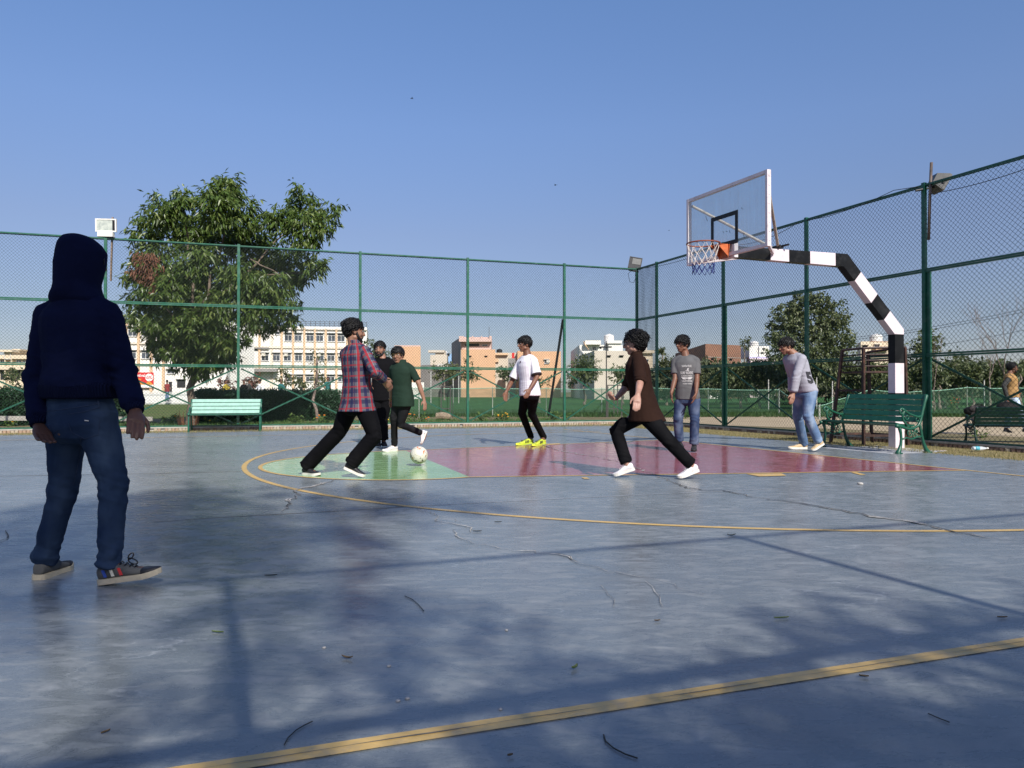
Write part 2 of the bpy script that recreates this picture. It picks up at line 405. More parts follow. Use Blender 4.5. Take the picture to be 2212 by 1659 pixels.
# cracks with chipped pale edges
c4 = lambda x, y: (493.7 + x * 0.32242, 932.6 + y * 0.32242)
c5 = lambda x, y: (1206.9 + x * 0.45438, 905.2 + y * 0.45438)
CHIP = pm('crack_chips', (0.42, 0.40, 0.37), 0.9, 0.4, 40, bstr=0.4, bscale=90)
CRK = pm('crack_dark', (0.03, 0.03, 0.033), 0.9, 0.3, 30)
def crack(pts, wd=0.012, chip=0.03, dark=1.0, seed=1):
    r_ = random.Random(seed); fine = []
    g = [g2(*p) for p in pts]
    for a, b in zip(g, g[1:]):
        n = max(2, int((b - a).length / 0.07))
        for i in range(n): fine.append(a.lerp(b, i / n))
    fine.append(g[-1]); n = len(fine)
    fine = [p + V((r_.gauss(0, 0.018), r_.gauss(0, 0.018), 0)) for p in fine]
    taper = [min(1, i / 5, (n - 1 - i) / 5) for i in range(n)]
    wc = [max(0.002, chip * t * abs(mnoise.noise(V((i * 0.31, seed * 3.1, 0)))) * 1.5) for i, t in enumerate(taper)]
    wk = [max(0.0012, .75 * wd * t * dark * (0.35 + 1.1 * max(0, mnoise.noise(V((i * 0.14, seed * 7.7, 5)))) * 2)) for i, t in enumerate(taper)]
    ribbon('crack', fine, wc, 0.0062, CHIP, court, 0.004)
    ribbon('crack', fine, wk, 0.0072, CRK, court, 0.003)
crack([c5(*p) for p in [(-120, 110), (0, 150), (150, 175), (290, 205), (450, 262), (520, 290), (600, 325), (690, 340), (780, 340), (900, 365), (1020, 385), (1150, 400), (1260, 420), (1390, 445), (1500, 465), (1640, 480), (1750, 505), (1850, 530), (1950, 550), (2050, 568), (2200, 582)]], 0.018, 0.06, 1.0, 1)
crack([c4(*p) for p in [(1480, 650), (1530, 690), (1600, 725), (1660, 745), (1740, 762), (1830, 780), (1940, 797), (2060, 800)]] + [c5(*p) for p in [(0, 640), (60, 660), (110, 690), (230, 718), (340, 735), (470, 765), (600, 800), (700, 840)]], 0.006, 0.022, 0.5, 2)
crack([c4(*p) for p in [(1260, 510), (1400, 565), (1410, 590), (1500, 612), (1620, 640), (1630, 665)]], 0.005, 0.03, 0.5, 3)
crack([c4(*p) for p in [(720, 318), (620, 350), (500, 378), (450, 390), (465, 420), (400, 465), (400, 500), (355, 545)]], 0.025, 0.05, 1.0, 4)
crack([(-30, 1176), (0, 1170), (12, 1158), (20, 1146), (35, 1140)], 0.03, 0.02, 1.0, 5)
crack([(30, 1128), (55, 1121), (80, 1117)], 0.006, 0.04, 0.5, 6)
crack([(1300, 1265), (1322, 1285), (1315, 1310)], 0.002, 0.012, 0.2, 7)
crack([(1395, 1260), (1420, 1290), (1440, 1310)], 0.002, 0.012, 0.2, 8)
crack([(850, 1110), (880, 1098), (930, 1105), (1000, 1128)], 0.002, 0.014, 0.2, 9)

# ---------------------------------------------------------------- kerbs with their bricks
BRICK = [pm('kerb_brick', (0.30, 0.205, 0.14), 0.9, 0.3, 11, bstr=0.4, bscale=50, dirt=(0.36, 0.31, 0.24), dirt_amt=0.85, dirt_scale=6),
         pm('kerb_brick_pale', (0.36, 0.30, 0.22), 0.9, 0.3, 11, bstr=0.4, bscale=50, dirt=(0.2, 0.14, 0.1), dirt_amt=0.6, dirt_scale=6),
         pm('kerb_brick_dark', (0.16, 0.105, 0.08), 0.9, 0.4, 11, bstr=0.4, bscale=50, dirt=(0.3, 0.25, 0.2), dirt_amt=0.5, dirt_scale=5)]
def brick_mesh(wd, ht, dp, seed, m):
    r_ = random.Random(seed); k = MB()
    j = lambda a: r_.uniform(-a, a)
    b_ = 0.008; secs = []
    for y, ins in ((0, b_), (-dp * 0.35, 0), (-dp, 0.0)):
        pass
    pts = []
    for z in (0, ht):
        for x, y in ((0, -dp), (wd, -dp), (wd, 0), (0, 0)):
            pts.append(V((x + j(0.004), y + j(0.006), z + j(0.005))))
    k.hexa(pts)
    for f_ in range(1):
        c = V((wd / 2 + j(.01), -dp - 0.008, ht / 2 + j(.01)))
        o = len(k.v); k.v.append(tuple(c))
        k.f = [f for f in k.f if f != (0, 1, 5, 4)]; k.m = k.m[:len(k.f)]
        for a, b in ((0, 1), (1, 5), (5, 4), (4, 0)): k.f.append((a, b, o)); k.m.append(0)
    me = k.mesh('brick'); me.materials.append(m); return me
def kerb(name, A, u, l0, l1, inside, pitch, b0, b1, mats):
    """coping and core along the fence line; every brick of its face a child"""
    side = 1 if V((-u.y, u.x, 0)).dot(inside) > 0 else -1
    rz = math.atan2(u.y, u.x)
    k = MB()
    k.box(((l0 + l1) / 2, 0.0, 0.086), (l1 - l0, 0.20, 0.028))
    k.box(((l0 + l1) / 2, side * -0.01, -0.02), (l1 - l0, 0.14, 0.184))
    o = put(name, k, CONC, loc=A, rot=(0, 0, rz)); structure(o)
    var = [brick_mesh(pitch - 0.010, 0.086, 0.035, s, mats[s % len(mats)]) for s in range(9)]
    n = int((b1 - b0) / pitch)
    for i in range(n):
        if rnd.random() < 0.03: continue
        b = bpy.data.objects.new('brick', var[rnd.randrange(9)]); COL.objects.link(b); b.parent = o
        x = b0 + i * pitch
        if side > 0: b.rotation_euler = (0, 0, PI); b.location = (x + pitch, 0.065, -0.016 + rnd.uniform(-.004, .002))
        else: b.location = (x, -0.065, -0.016 + rnd.uniform(-.004, .002))
    return o
kerb('kerb', FA, uf, -5, 15.85, -nf, 0.076, -0.6, 15.8, BRICK[:2])
kerb('kerb', FC, ur, 0.12, 22, ins_r, 0.088, 0.15, 12.6, [BRICK[2], BRICK[2], BRICK[1]])

# concrete pad at the hoop's foot
HB = V((6.264, 12.454, 0))
PAD = pm('pale_concrete', (0.36, 0.37, 0.39), 0.75, 0.12, 5, bstr=0.2, bscale=70)
un = V((-0.919, -0.395, 0)).normalized(); ub = V((-un.y, un.x, 0))     # un: towards the court; ub: along the baseline, towards the camera
if ub.y > 0: ub = -ub
sheet('concrete_pad', [HB + un * 1.0 - ub * .6, HB - un * .55 - ub * .6, HB - un * .6 + ub * .75, HB + un * 1.0 + ub * .75], 0.0, PAD, 0.06)
bpy.data.objects['concrete_pad'].location.z = 0.003

# ---------------------------------------------------------------- chain-link fences
LV = (0.10, 1.55, 3.00, 4.45)
def mesh_panel(wd, ht, pitch=0.076, r=0.0025, seed=0):
    r_ = random.Random(seed)
    nx = max(2, round(wd / (pitch / 2))); px = wd / nx; nz = round(ht / (pitch / 2)); pz = ht / nz
    vs = []; fs = []
    tri = [(math.cos(a), math.sin(a)) for a in (PI / 2, PI / 2 + 2 * PI / 3, PI / 2 + 4 * PI / 3)]
    sag = lambda x, z: 0.012 * mnoise.noise(V((x * 1.3, z * 1.3, seed * 4.0)))
    for i in range(nx):
        o = len(vs)
        for j in range(nz + 1):
            x = (i + (0.0 if (i + j) % 2 == 0 else 1.0)) * px; x = min(max(x, 0.002), wd - 0.002); z = j * pz
            y = (0.002 if (j + i) % 2 else -0.002) + 2.0 * sag(x, z) * math.sin(PI * x / wd)
            dx = sag(x + 9, z) * 0.6; dz = sag(x, z + 7) * 0.5
            for c_, s_ in tri: vs.append((x + dx + r * c_ * 1.3, y + r * s_, z + dz * (0 < j < nz)))
        for j in range(nz):
            a = o + j * 3; b = a + 3
            for q in range(3): fs.append((a + q, a + (q + 1) % 3, b + (q + 1) % 3, b + q))
    me = bpy.data.meshes.new('wire_mesh'); me.from_pydata(vs, [], fs); me.update(); me.materials.append(WIRE); return me
MPAN = [mesh_panel(2.85, 1.45 - 0.05, seed=s) for s in range(3)]
MPANR = [mesh_panel(2.85, 1.45 - 0.05, 0.086, 0.0032, seed=s) for s in range(3)]
def fence(name, label, A, u, posts, group=None, braces=True, double_from=99, out=1, pw=0.062, pan=None):
    pan = pan or MPAN
    rz = math.atan2(u.y, u.x)
    t = thing(name, label, 'fence', A, rz, group)
    for x in posts:
        k = MB(); k.box((x, 0, (LV[0] + LV[3]) / 2 + 0.02), (pw, pw, LV[3] - LV[0] + 0.08))
        k.box((x, 0, 0.10 + 0.006), (0.14, 0.12, 0.012))
        put('post', k, GREEN, t)
    for a, b in zip(posts, posts[1:]):
        wd = b - a - pw
        for li, z in enumerate(LV):
            k = MB(); hh = 0.028 if li in (0, 3) else 0.030
            x0, x1 = a + pw / 2, b - pw / 2
            k.box(((x0 + x1) / 2, -0.008, z + hh / 2 + 0.003), (x1 - x0, 0.034, hh))
            if li in (1, 2): k.box(((x0 + x1) / 2, -0.004, z - hh / 2 - 0.003), (x1 - x0, 0.034, hh))
            else: k.box(((x0 + x1) / 2, 0.012, z - 0.008), (x1 - x0, 0.006, 0.02))
            put('rail', k, GREEN, t)
        for li in range(3):
            o = put('wire_mesh', pan[rnd.randrange(3)], None, t, loc=(a + pw / 2, 0.022, LV[li] + 0.035))
            o.scale = (wd / 2.85, 1, 1)
        if braces and wd > 1.5:
            for (xa, za), (xb, zb) in (((a + pw, LV[0] + 0.05), (b - pw, LV[1] - 0.06)), ((a + pw, LV[1] - 0.06), (b - pw, LV[0] + 0.05))):
                k = MB(); y = 0.040 if za < zb else 0.052
                k.beam((xa, y, za), (xb, y, zb), 0.008, 0.036); put('diagonal_brace', k, GREEN, t)
    return t
far_posts = [-3.6, -0.75, 2.08, 4.97, 7.89, 10.73, 13.52, 15.78]
ff = fence('chain_link_fence', 'tall green chain-link fence along the far side of the court behind the mint bench', FA, uf, far_posts)
rf = fence('chain_link_fence', 'tall dark green chain-link fence running behind the basketball hoop and umpire chair', FC, ur, [0.0, 1.06, 4.02, 6.78, 9.58, 12.4, 15.25], pan=MPANR)
# second upright strapped to the post by the hoop, and the leaning prop behind the far fence
k = MB(); k.box((9.645, 0.03, 1.55), (0.05, 0.05, 2.86)); put('post', k, GREEN, rf)
k = MB(); k.box((4.085, 0.02, 1.55), (0.045, 0.045, 2.86)); put('post', k, GREEN, rf)
a_ = at(1217, 690, 22.0); b_ = gr(1184, 900, 0.0)
k = MB(); d0 = t_in = None
inv = M.Translation(FA) @ M.Rotation(math.atan2(uf.y, uf.x), 4, 'Z'); inv = inv.inverted()
pa = inv @ at(1216, 690, 21.28); pb = inv @ at(1185, 897, 21.9)
k.beam(pa, pb, 0.05, 0.05); put('leaning_prop', k, BLACKM, ff)
# the fence on the photographer's side
NA_ = V((0.58, -1.59, 0)); un_ = V((2.84, 1.08, 0)).normalized()
nfz = fence('chain_link_fence', 'tall green chain-link fence behind the photographer that throws long rail shadows', NA_, un_, [-5.91, -2.87, 0.17, 3.21, 6.25, 9.29], braces=True)
# ================================================================ basketball hoop
hp = thing('basketball_hoop', 'basketball hoop with clear backboard on a bent black and white banded pole', 'basketball hoop', HB)
def hq(s, z, lat=0.0): return un * s + V((0, 0, z)) - ub * 0 + ub * lat
# centreline in the plane of the arm, and the bands along it
cl = [hq(0, 0), hq(0, 1.90), hq(1.16, 2.985), hq(3.30, 2.965)]
cum = [0]
for a, b in zip(cl, cl[1:]): cum.append(cum[-1] + (b - a).length)
def along(d):
    for i in range(3):
        if d <= cum[i + 1] + 1e-6:
            return cl[i].lerp(cl[i + 1], (d - cum[i]) / (cum[i + 1] - cum[i]))
    return cl[3]
HW, HT = 0.135, 0.20      # along the baseline; in the plane
def dim(d):     # the beam gets slimmer along the arm
    return HT if d < cum[2] else HT - 0.04 * (d - cum[2]) / (cum[3] - cum[2])
def mitre(d):
    """direction at d and the axis across the beam in its plane"""
    for i in range(1, 3):
        if abs(d - cum[i]) < 1e-4:
            t0 = (cl[i] - cl[i - 1]).normalized(); t1 = (cl[i + 1] - cl[i]).normalized()
            t = (t0 + t1).normalized(); n = ub.cross(t).normalized(); return n / max(0.5, t.dot(t0))
    for i in range(3):
        if d < cum[i + 1]: break
    t = (cl[i + 1] - cl[i]).normalized(); return ub.cross(t).normalized()
zb = lambda py: zat(py, 12.45)
p_at = lambda f, i: cum[i] + f * (cum[i + 1] - cum[i])
cuts = [0, zb(878), zb(848.0) if False else zb(866) , zb(784), zb(727)]
z1, z2, z3 = zat(864 + 14, 12.4), zat(783, 12.4), zat(724, 12.4)
bands = [(0, z1 - 0.02, 'w'), (z1 - 0.02, z1 + 0.20, 'b')]
bands = [(0.0, 0.62, 'w'), (0.62, 0.905, 'b'), (0.905, 1.39, 'w'), (1.39, 1.86, 'b'), (1.86, p_at(.235, 1), 'w'), (p_at(.235, 1), p_at(.475, 1), 'b'),
         (p_at(.475, 1), p_at(.78, 1), 'w'), (p_at(.78, 1), p_at(.10, 2), 'b'), (p_at(.10, 2), p_at(.34, 2), 'w'), (p_at(.34, 2), p_at(.535, 2), 'b'), (p_at(.535, 2), p_at(.70, 2), 'w'),
         (p_at(.70, 2), p_at(.985, 2), 'b')]
for d0, d1, c_ in bands:
    stops = [d0] + [c for c in cum[1:3] if d0 + 1e-3 < c < d1 - 1e-3] + [d1]
    k = MB(); secs = []
    for d in stops:
        p = along(d); n = mitre(d); h = dim(d) / 2
        secs.append([p - ub * HW / 2 - n * h, p + ub * HW / 2 - n * h, p + ub * HW / 2 + n * h, p - ub * HW / 2 + n * h])
    vs = [q for s_ in secs for q in s_]; fs = []
    for i in range(len(secs) - 1):
        for j in range(4): fs.append((i * 4 + j, i * 4 + (j + 1) % 4, i * 4 + 4 + (j + 1) % 4, i * 4 + 4 + j))
    fs += [(3, 2, 1, 0), tuple(len(vs) - 4 + j for j in range(4))]
    k.add(vs, fs); me = k.mesh('pole_band'); fixn(me); put('pole_band', me, WHITEP if c_ == 'w' else BLACKP, hp)
k = MB(); k.box(hq(0.02, 0.008), (0.30, 0.30, 0.012), M.Rotation(math.atan2(un.y, un.x), 3, 'Z')); put('base_plate', k, CONC, hp)
SB = 3.455; Z0, Z1, HWB = 2.89, 3.925, 0.90
RB = M((tuple(ub), tuple(un), (0, 0, 1))).transposed()      # local x along the baseline, y towards the court, z up
def bq(x, y, z): return un * SB + RB @ V((x, y, z))
def bbox(k, c, d): k.box(bq(*c), d, RB)
FRAME = pm('backboard_frame_white', (0.66, 0.595, 0.61), 0.45, 0.06, 6, bstr=0.05, dirt=(0.25, 0.2, 0.17), dirt_amt=0.5, dirt_scale=10)
fr = MB()
for x in (-HWB + .022, HWB - .022): bbox(fr, (x, -0.025, (Z0 + Z1) / 2), (0.044, 0.065, Z1 - Z0))
for z in (Z0 + .022, Z1 - .022): bbox(fr, (0, -0.025, z), (2 * HWB - .088, 0.062, 0.044))
for x in (-HWB + .03, HWB - .03):
    for i in range(8): bbox(fr, (x + (0.03 if x > 0 else -0.03), -0.025, Z0 + 0.08 + i * .125), (0.012, 0.02, 0.02))
bf = put('backboard_frame', fr, FRAME, hp)
GL, nt, b = newmat('dusty_acrylic')
co = objco(nt)
mp_ = nn(nt, 'ShaderNodeMapping'); mp_.inputs['Scale'].default_value = (9, 9, 0.7); nt.links.new(co, mp_.inputs['Vector'])
streak = noise(nt, mp_.outputs[0], 2.2, 6, 0.7); cloud = noise(nt, co, 2.2, 6, 0.65)
dust = mth(nt, 'ADD', mth(nt, 'MULTIPLY', streak, 0.35), mth(nt, 'MULTIPLY', cloud, 0.30))
b.inputs['Base Color'].default_value = (0.72, 0.75, 0.74, 1); b.inputs['Roughness'].default_value = 0.55
tr = nn(nt, 'ShaderNodeBsdfTransparent'); tr.inputs[0].default_value = (0.93, 0.97, 0.97, 1)
mx = nn(nt, 'ShaderNodeMixShader'); nt.links.new(ramp(nt, [(0.2, (0.10,) * 3), (0.5, (0.36,) * 3)], dust).outputs[0], mx.inputs[0])
nt.links.new(tr.outputs[0], mx.inputs[1]); nt.links.new(b.outputs[0], mx.inputs[2])
gl = nn(nt, 'ShaderNodeBsdfGlossy'); gl.inputs['Roughness'].default_value = 0.04
fz = nn(nt, 'ShaderNodeFresnel'); fz.inputs[0].default_value = 1.45
gb_ = nn(nt, 'ShaderNodeNewGeometry'); mx2 = nn(nt, 'ShaderNodeMixShader'); nt.links.new(mth(nt, 'MULTIPLY', fz.outputs[0], mth(nt, 'SUBTRACT', 1.0, gb_.outputs['Backfacing'])), mx2.inputs[0]); nt.links.new(mx.outputs[0], mx2.inputs[1]); nt.links.new(gl.outputs[0], mx2.inputs[2])
nt.links.new(mx2.outputs[0], nt.nodes['Material Output'].inputs[0])
k = MB(); bbox(k, (0, -0.006, (Z0 + Z1) / 2), (2 * HWB - .09, 0.010, Z1 - Z0 - .09)); me = k.mesh('backboard_glass'); fixn(me); put('backboard_glass', me, GL, hp)
BLK = pm('black_marking_paint', (0.008, 0.009, 0.011), 0.5, 0.2, 9)
k = MB(); bw = .06
for x in (-.30 + bw / 2, .30 - bw / 2): bbox(k, (x, 0.004, Z0 + .15 + .235), (bw, 0.006, .47))
bbox(k, (0, 0.004, Z0 + .15 + .47 - bw / 2), (.6 - 2 * bw, 0.006, bw)); bbox(k, (0, 0.004, Z0 + .15 + bw / 2), (.6 - 2 * bw, 0.006, bw))
put('target_square', k, BLK, hp)
k = MB()
for x, z, a, l in ((-.02, .36, 1, .03), (.05, .36, .4, .04), (.12, .34, 1.2, .05), (-.5, .3, .5, .05), (.42, .26, .2, .04), (.42, .22, 1.2, .05), (.38, .62, .9, .04), (-.42, .66, 1.2, .06), (-.4, .62, 1., .05)):
    k.box(bq(x, 0.0005, Z0 + z), (l, 0.002, .006), RB @ M.Rotation(a, 3, 'Y'))
put('ball_scuff', k, BLK, hp)
ORANGE = pm('rim_orange', (0.50, 0.12, 0.035), 0.5, 0.25, 14, dirt=(0.12, 0.05, 0.035), dirt_amt=0.7, dirt_scale=12)
RIMB = pm('rim_rusty', (0.20, 0.055, 0.03), 0.5, 0.3, 14)
RC = bq(0, 0.375, 3.05)
k = MB(); n = 36
pts = [RC + RB @ V((0.232 * math.sin(2 * PI * i / n), 0.232 * math.cos(2 * PI * i / n), 0)) for i in range(n)]
secs = []
for i in range(n):
    t = 2 * PI * i / n; rd = (RB @ V((math.sin(t), math.cos(t), 0)))
    secs.append((pts[i], rd, V((0, 0, 1)), 0.011, 0.011))
m8 = 8; vs = []; fs = []
for c, ax, ay, rx, ry in secs:
    for i in range(m8): vs.append(c + ax * rx * math.cos(2 * PI * i / m8) + ay * ry * math.sin(2 * PI * i / m8))
for i in range(n):
    for j in range(m8): fs.append((i * m8 + j, i * m8 + (j + 1) % m8, ((i + 1) % n) * m8 + (j + 1) % m8, ((i + 1) % n) * m8 + j))
k.add(vs, fs); rim = put('rim', k, RIMB, hp, smooth=True)
k = MB()
k.prism([bq(-.14, .012, 3.05), bq(.14, .012, 3.05), bq(.10, .012, 2.86), bq(-.10, .012, 2.86)], RB @ V((0, 0.008, 0)))
for x in (-.1, .1): k.prism([bq(x, .02, 3.055), bq(x * .8, .19, 3.05), bq(x * .8, .17, 3.03), bq(x, .02, 2.88)], RB @ V((0.006, 0, 0)))
k.box(bq(0, .085, 3.045), (.2, .15, .008), RB)
put('rim_bracket', k, ORANGE, hp)
# net: two crossing families of cord, white above and blue below
NETW = pm('net_cord_white', (0.62, 0.55, 0.5), 0.85, 0.2, 30); NETB = pm('net_cord_blue', (0.012, 0.02, 0.13), 0.8, 0.2, 30)
kw, kb = MB(), MB(); nc = 12
r_ = random.Random(3)
def npnt(j, half, lev):
    zz = [0, -.105, -.2, -.285, -.355, -.43][lev]; rr = [.228, .205, .178, .158, .15, .155][lev]
    t = 2 * PI * (j + half * .5) / nc + r_.uniform(-.05, .05)
    return RC + RB @ V((rr * math.sin(t), rr * math.cos(t), zz + r_.uniform(-.012, .012) * (lev > 0)))
grid = [[npnt(j, (lev % 2), lev) for j in range(nc)] for lev in range(6)]
for lev in range(5):
    for j in range(nc):
        a = grid[lev][j]
        for dj in ((0, -1) if lev % 2 == 0 else (0, 1)):
            b_ = grid[lev + 1][(j + dj) % nc]
            (kw if lev < 3 else kb).tube([a, a.lerp(b_, .5) + V((0, 0, -.006)), b_], 0.0035 if lev < 3 else .0045, 5)
nt_ = put('net', kw, NETW, hp); put('net_lower_band', kb, NETB, nt_)
# struts from the board to the arm
k = MB(); arm = lambda s, z, lat=0: hq(s, z, lat)
k.beam(bq(HWB - .05, -.05, Z0 + .03), arm(2.62, 2.99, .075), .035, .035); k.beam(bq(-HWB + .05, -.05, Z0 + .03), arm(2.62, 2.99, -.075), .035, .035)
put('lower_strut', k, FRAME, hp)
OLD = pm('old_strut', (0.42, 0.36, 0.30), 0.6, 0.3, 20, dirt=(0.2, 0.08, 0.04), dirt_amt=0.7, dirt_scale=14)
for sx in (1, -1):
    k = MB(); k.tube([bq(sx * (HWB - .05), -.06, Z1 - (.26 if sx > 0 else .10)), arm(2.50, 3.09, sx * .05)], .022, 8); put('upper_strut', k, OLD, hp)
k = MB(); k.box(arm(2.5, 3.085), (.16, .16, .02), RB); k.tube([arm(2.52, 3.1, -.12), arm(2.52, 3.1, .12)], .018, 8); k.tube([arm(2.48, 3.1, -.1), arm(2.40, 3.12, .16)], .016, 8); put('hinge_clamp', k, BLACKM, hp)
k = MB(); k.box(bq(0, -.09, Z0 + .09), (.26, .10, .22), RB); put('mounting_plate', k, FRAME, hp)

# ================================================================ benches
def scroll(k, c, r, a0, a1, ax, ay, th, n=12, taper=True):
    pts = []; rad = []
    for i in range(n + 1):
        f = i / n; a = a0 + (a1 - a0) * f; rr = r * (1 - .62 * f)
        pts.append(c + ax * rr * math.cos(a) + ay * rr * math.sin(a)); rad.append(th * (1 - .3 * f))
    k.tube(pts, rad, 7, round_ends=True)
def iron_end(k, x):
    """cast-iron bench end in the plane x = const; y runs to the front (-) and back (+)"""
    Y_ = lambda pts: [V((x, a, b)) for a, b in pts]
    ay, az = V((0, 1, 0)), V((0, 0, 1))
    k.tube(Y_([(-.27, 0.012), (-.245, .05), (-.215, .13), (-.205, .22), (-.215, .31), (-.235, .375)]), [.04, .030, .022, .019, .021, .026], 8, round_ends=True)
    k.tube(Y_([(.32, .012), (.285, .06), (.235, .16), (.205, .27), (.185, .36), (.17, .42)]), [.042, .030, .023, .020, .021, .022], 8, round_ends=True)
    k.tube(Y_([(-.29, .415), (-.25, .415), (-.18, .395), (-.06, .365), (.05, .375), (.13, .41), (.175, .47), (.205, .56), (.235, .66), (.275, .78), (.305, .86)]), [.034, .034, .024, .021, .021, .022, .023, .023, .023, .024, .03], 8, round_ends=True)
    k.tube(Y_([(.20, .55), (.13, .545), (.04, .565), (-.06, .60), (-.13, .64), (-.17, .66)]), [.02, .019, .018, .018, .02, .026], 8, round_ends=True)
    scroll(k, V((x, -.19, .625)), .05, PI * .45, PI * 2.2, ay, az, .017)
    k.tube(Y_([(-.145, .635), (-.175, .57), (-.165, .50), (-.12, .455), (-.09, .42)]), [.02, .018, .017, .017, .016], 8, round_ends=True)
    scroll(k, V((x, -.085, .545)), .045, PI, 2.9 * PI, ay, az, .011)
    scroll(k, V((x, .12, .50)), .045, 0, 1.9 * PI, ay, az, .011)
    k.tube(Y_([(-.20, .21), (-.1, .235), (.0, .21), (.1, .24), (.205, .25)]), .014, 7)
    scroll(k, V((x, -.03, .30)), .055, .5 * PI, 2.6 * PI, ay, az, .011)
    scroll(k, V((x, .06, .27)), .05, 0, -2 * PI, ay, az, .011)
    scroll(k, V((x, .03, .345)), .04, PI, 3 * PI, ay, az, .010)
    scroll(k, V((x, .10, .32)), .035, PI, -1 * PI, ay, az, .010)
    for ya in (-.27, .325): k.box((x, ya, .008), (.085, .10, .016))
def plank(k, c, L, wd, th, ang): k.box(c, (L, wd, th), M.Rotation(ang, 3, 'X'))
def garden_bench(label, loc, rz, L, pm_, group, iron=None):
    t = thing('park_bench', label, 'bench', loc, rz, group)
    for x in (-L / 2, L / 2):
        k = MB(); iron_end(k, x); put('iron_end', k, iron or GREENB, t, smooth=True)
    for i, (y, z) in enumerate([(-.25, .443), (-.155, .424), (-.06, .408), (.035, .412)]):
        k = MB(); plank(k, (0, y, z), L - .02, .082, .024, R([-12, -10, -3, 12][i])); put('seat_slat', k, pm_, t)
    for i in range(5):
        f = i / 4; k = MB(); plank(k, (0, .165 + .135 * f, .50 + .345 * f), L - .02, .078, .022, R(70)); put('back_slat', k, pm_, t)
    return t
# bench by the hoop
rfp, rrp, lfp, lrp = gr(1945, 980), gr(1993, 978), gr(1781, 965), gr(1825.6, 963.6)
bc = (rfp + rrp + lfp + lrp) / 4; dv = ((rfp - lfp) + (rrp - lrp)).normalized(); L1 = ((rfp - lfp).length + (rrp - lrp).length) / 2
garden_bench('dark green slatted bench with scrolled iron arms at the foot of the hoop pole', bc, math.atan2(dv.y, dv.x), L1, GREENB, 'green park benches')
# bench by the far fence: plain tubular ends, broad slats
MINT_GLARE = pm('bench_sun_glare', (0.28, 0.46, 0.38), 0.22, 0.1, 10, bstr=0.05, bscale=90, spec=0.6, dirt=(0.2, 0.3, 0.25), dirt_amt=.4, dirt_scale=9)  # green slats coloured paler to carry the glare of the sun
bl_, br_ = gr(413, 925.6, 0.0), gr(562, 925.6, 0.0)
L2 = 1.56; bcm = (bl_ + br_) / 2
t = thing('park_bench', 'green slatted bench with slats coloured mint for sun glare, standing against the far fence', 'bench', (xat(488, 18.0), 18.0, 0.006), math.atan2(uf.y, uf.x) * .8, 'green park benches')
for x in (-L2 / 2, L2 / 2):
    k = MB()
    k.tube([(x, -.27, .0), (x, -.25, .2), (x, -.24, .39)], .021, 8, round_ends=True); k.tube([(x, .27, .0), (x, .18, .2), (x, .12, .40), (x, .2, .62), (x, .26, .73)], .021, 8, round_ends=True)
    k.tube([(x, -.25, .385), (x, 0, .37), (x, .13, .40)], .02, 8, round_ends=True); k.ellip((x, -.27, .40), .035, n=10, m=8); k.tube([(x, -.27, .40), (x, -.05, .55), (x, .17, .55)], .018, 8, round_ends=True)
    put('iron_end', k, GREEN, t, smooth=True)
for i, (y, z) in enumerate([(-.24, .395), (-.14, .388), (-.04, .382), (.06, .388)]):
    k = MB(); plank(k, (0, y, z), L2 - .03, .09, .026, 0); put('seat_slat', k, MINT_GLARE if i else GREENB, t)
for i in range(4):
    f = i / 3; k = MB(); plank(k, (0, .14 + .1 * f, .445 + .26 * f), L2 - .03, .082, .024, R(58)); put('back_slat', k, MINT_GLARE, t)
# bench outside the right fence, seen from behind
BENCHD = pm('dark_bench_paint', (0.004, 0.024, 0.017), 0.5, 0.2, 8, spec=.3)
ob = gr(2096, 957, OUT_Z); od = V((0.985, -0.17, 0)).normalized()
t3 = garden_bench('dark green bench outside the right fence with bags on it, seen from behind', ob + od * .82 + V((-od.y, od.x, 0)) * .1, math.atan2(od.y, od.x) + PI, 1.55, BENCHD, 'green park benches', BENCHD)
t3.scale = (1, 1, .82)

# ================================================================ umpire chair
uc = thing('umpire_chair', 'tall rusty brown metal umpire chair with railings beside the hoop pole', 'chair', (6.2, 13.5, 0))
o_ = V((6.2, 13.5, 0))
A0, B0, C0, D0 = [V(p) - o_ for p in ((5.73, 13.75, 0), (6.08, 13.22, 0), (6.50, 13.80, 0), (6.78, 13.10, 0))]
A1, B1, C1, D1 = [V(p) - o_ for p in ((5.93, 13.70, 1.67), (6.085, 13.22, 1.68), (6.42, 13.78, 1.64), (6.74, 13.10, 1.69))]
lp = lambda a, b, z: a.lerp(b, z / b.z)
for a, b in ((A0, A1), (B0, B1), (C0, C1), (D0, D1)):
    k = MB(); k.beam(a, b, .045, .045, V((.4, -.9, 0))); k.box((a.x, a.y, .006), (.07, .07, .012)); put('leg', k, RUST, uc)
SZ = 1.285
sa, sb_, sc2, sdd = [lp(a, b, SZ) for a, b in ((A0, A1), (B0, B1), (C0, C1), (D0, D1))]
k = MB(); k.prism([sa, sb_, sdd, sc2], (0, 0, -.03)); me = k.mesh('seat'); fixn(me); put('seat', me, RUST, uc)
for z in (1.37, 1.47, 1.57):
    for p, q in (((A0, A1), (B0, B1)), ((B0, B1), (D0, D1)), ((C0, C1), (D0, D1))):
        k = MB(); k.tube([lp(*p, z), lp(*q, z)], .011, 7); put('guard_rail', k, RUST, uc)
for p, q in ((A1, B1), (B1, D1), (D1, C1)):
    k = MB(); k.tube([p, q], .021, 8, round_ends=True); put('arm_rail', k, RUST, uc)
for z in (.50, .95):
    k = MB(); k.beam(lp(A0, A1, z), lp(B0, B1, z), .035, .035); put('rung', k, RUST, uc)
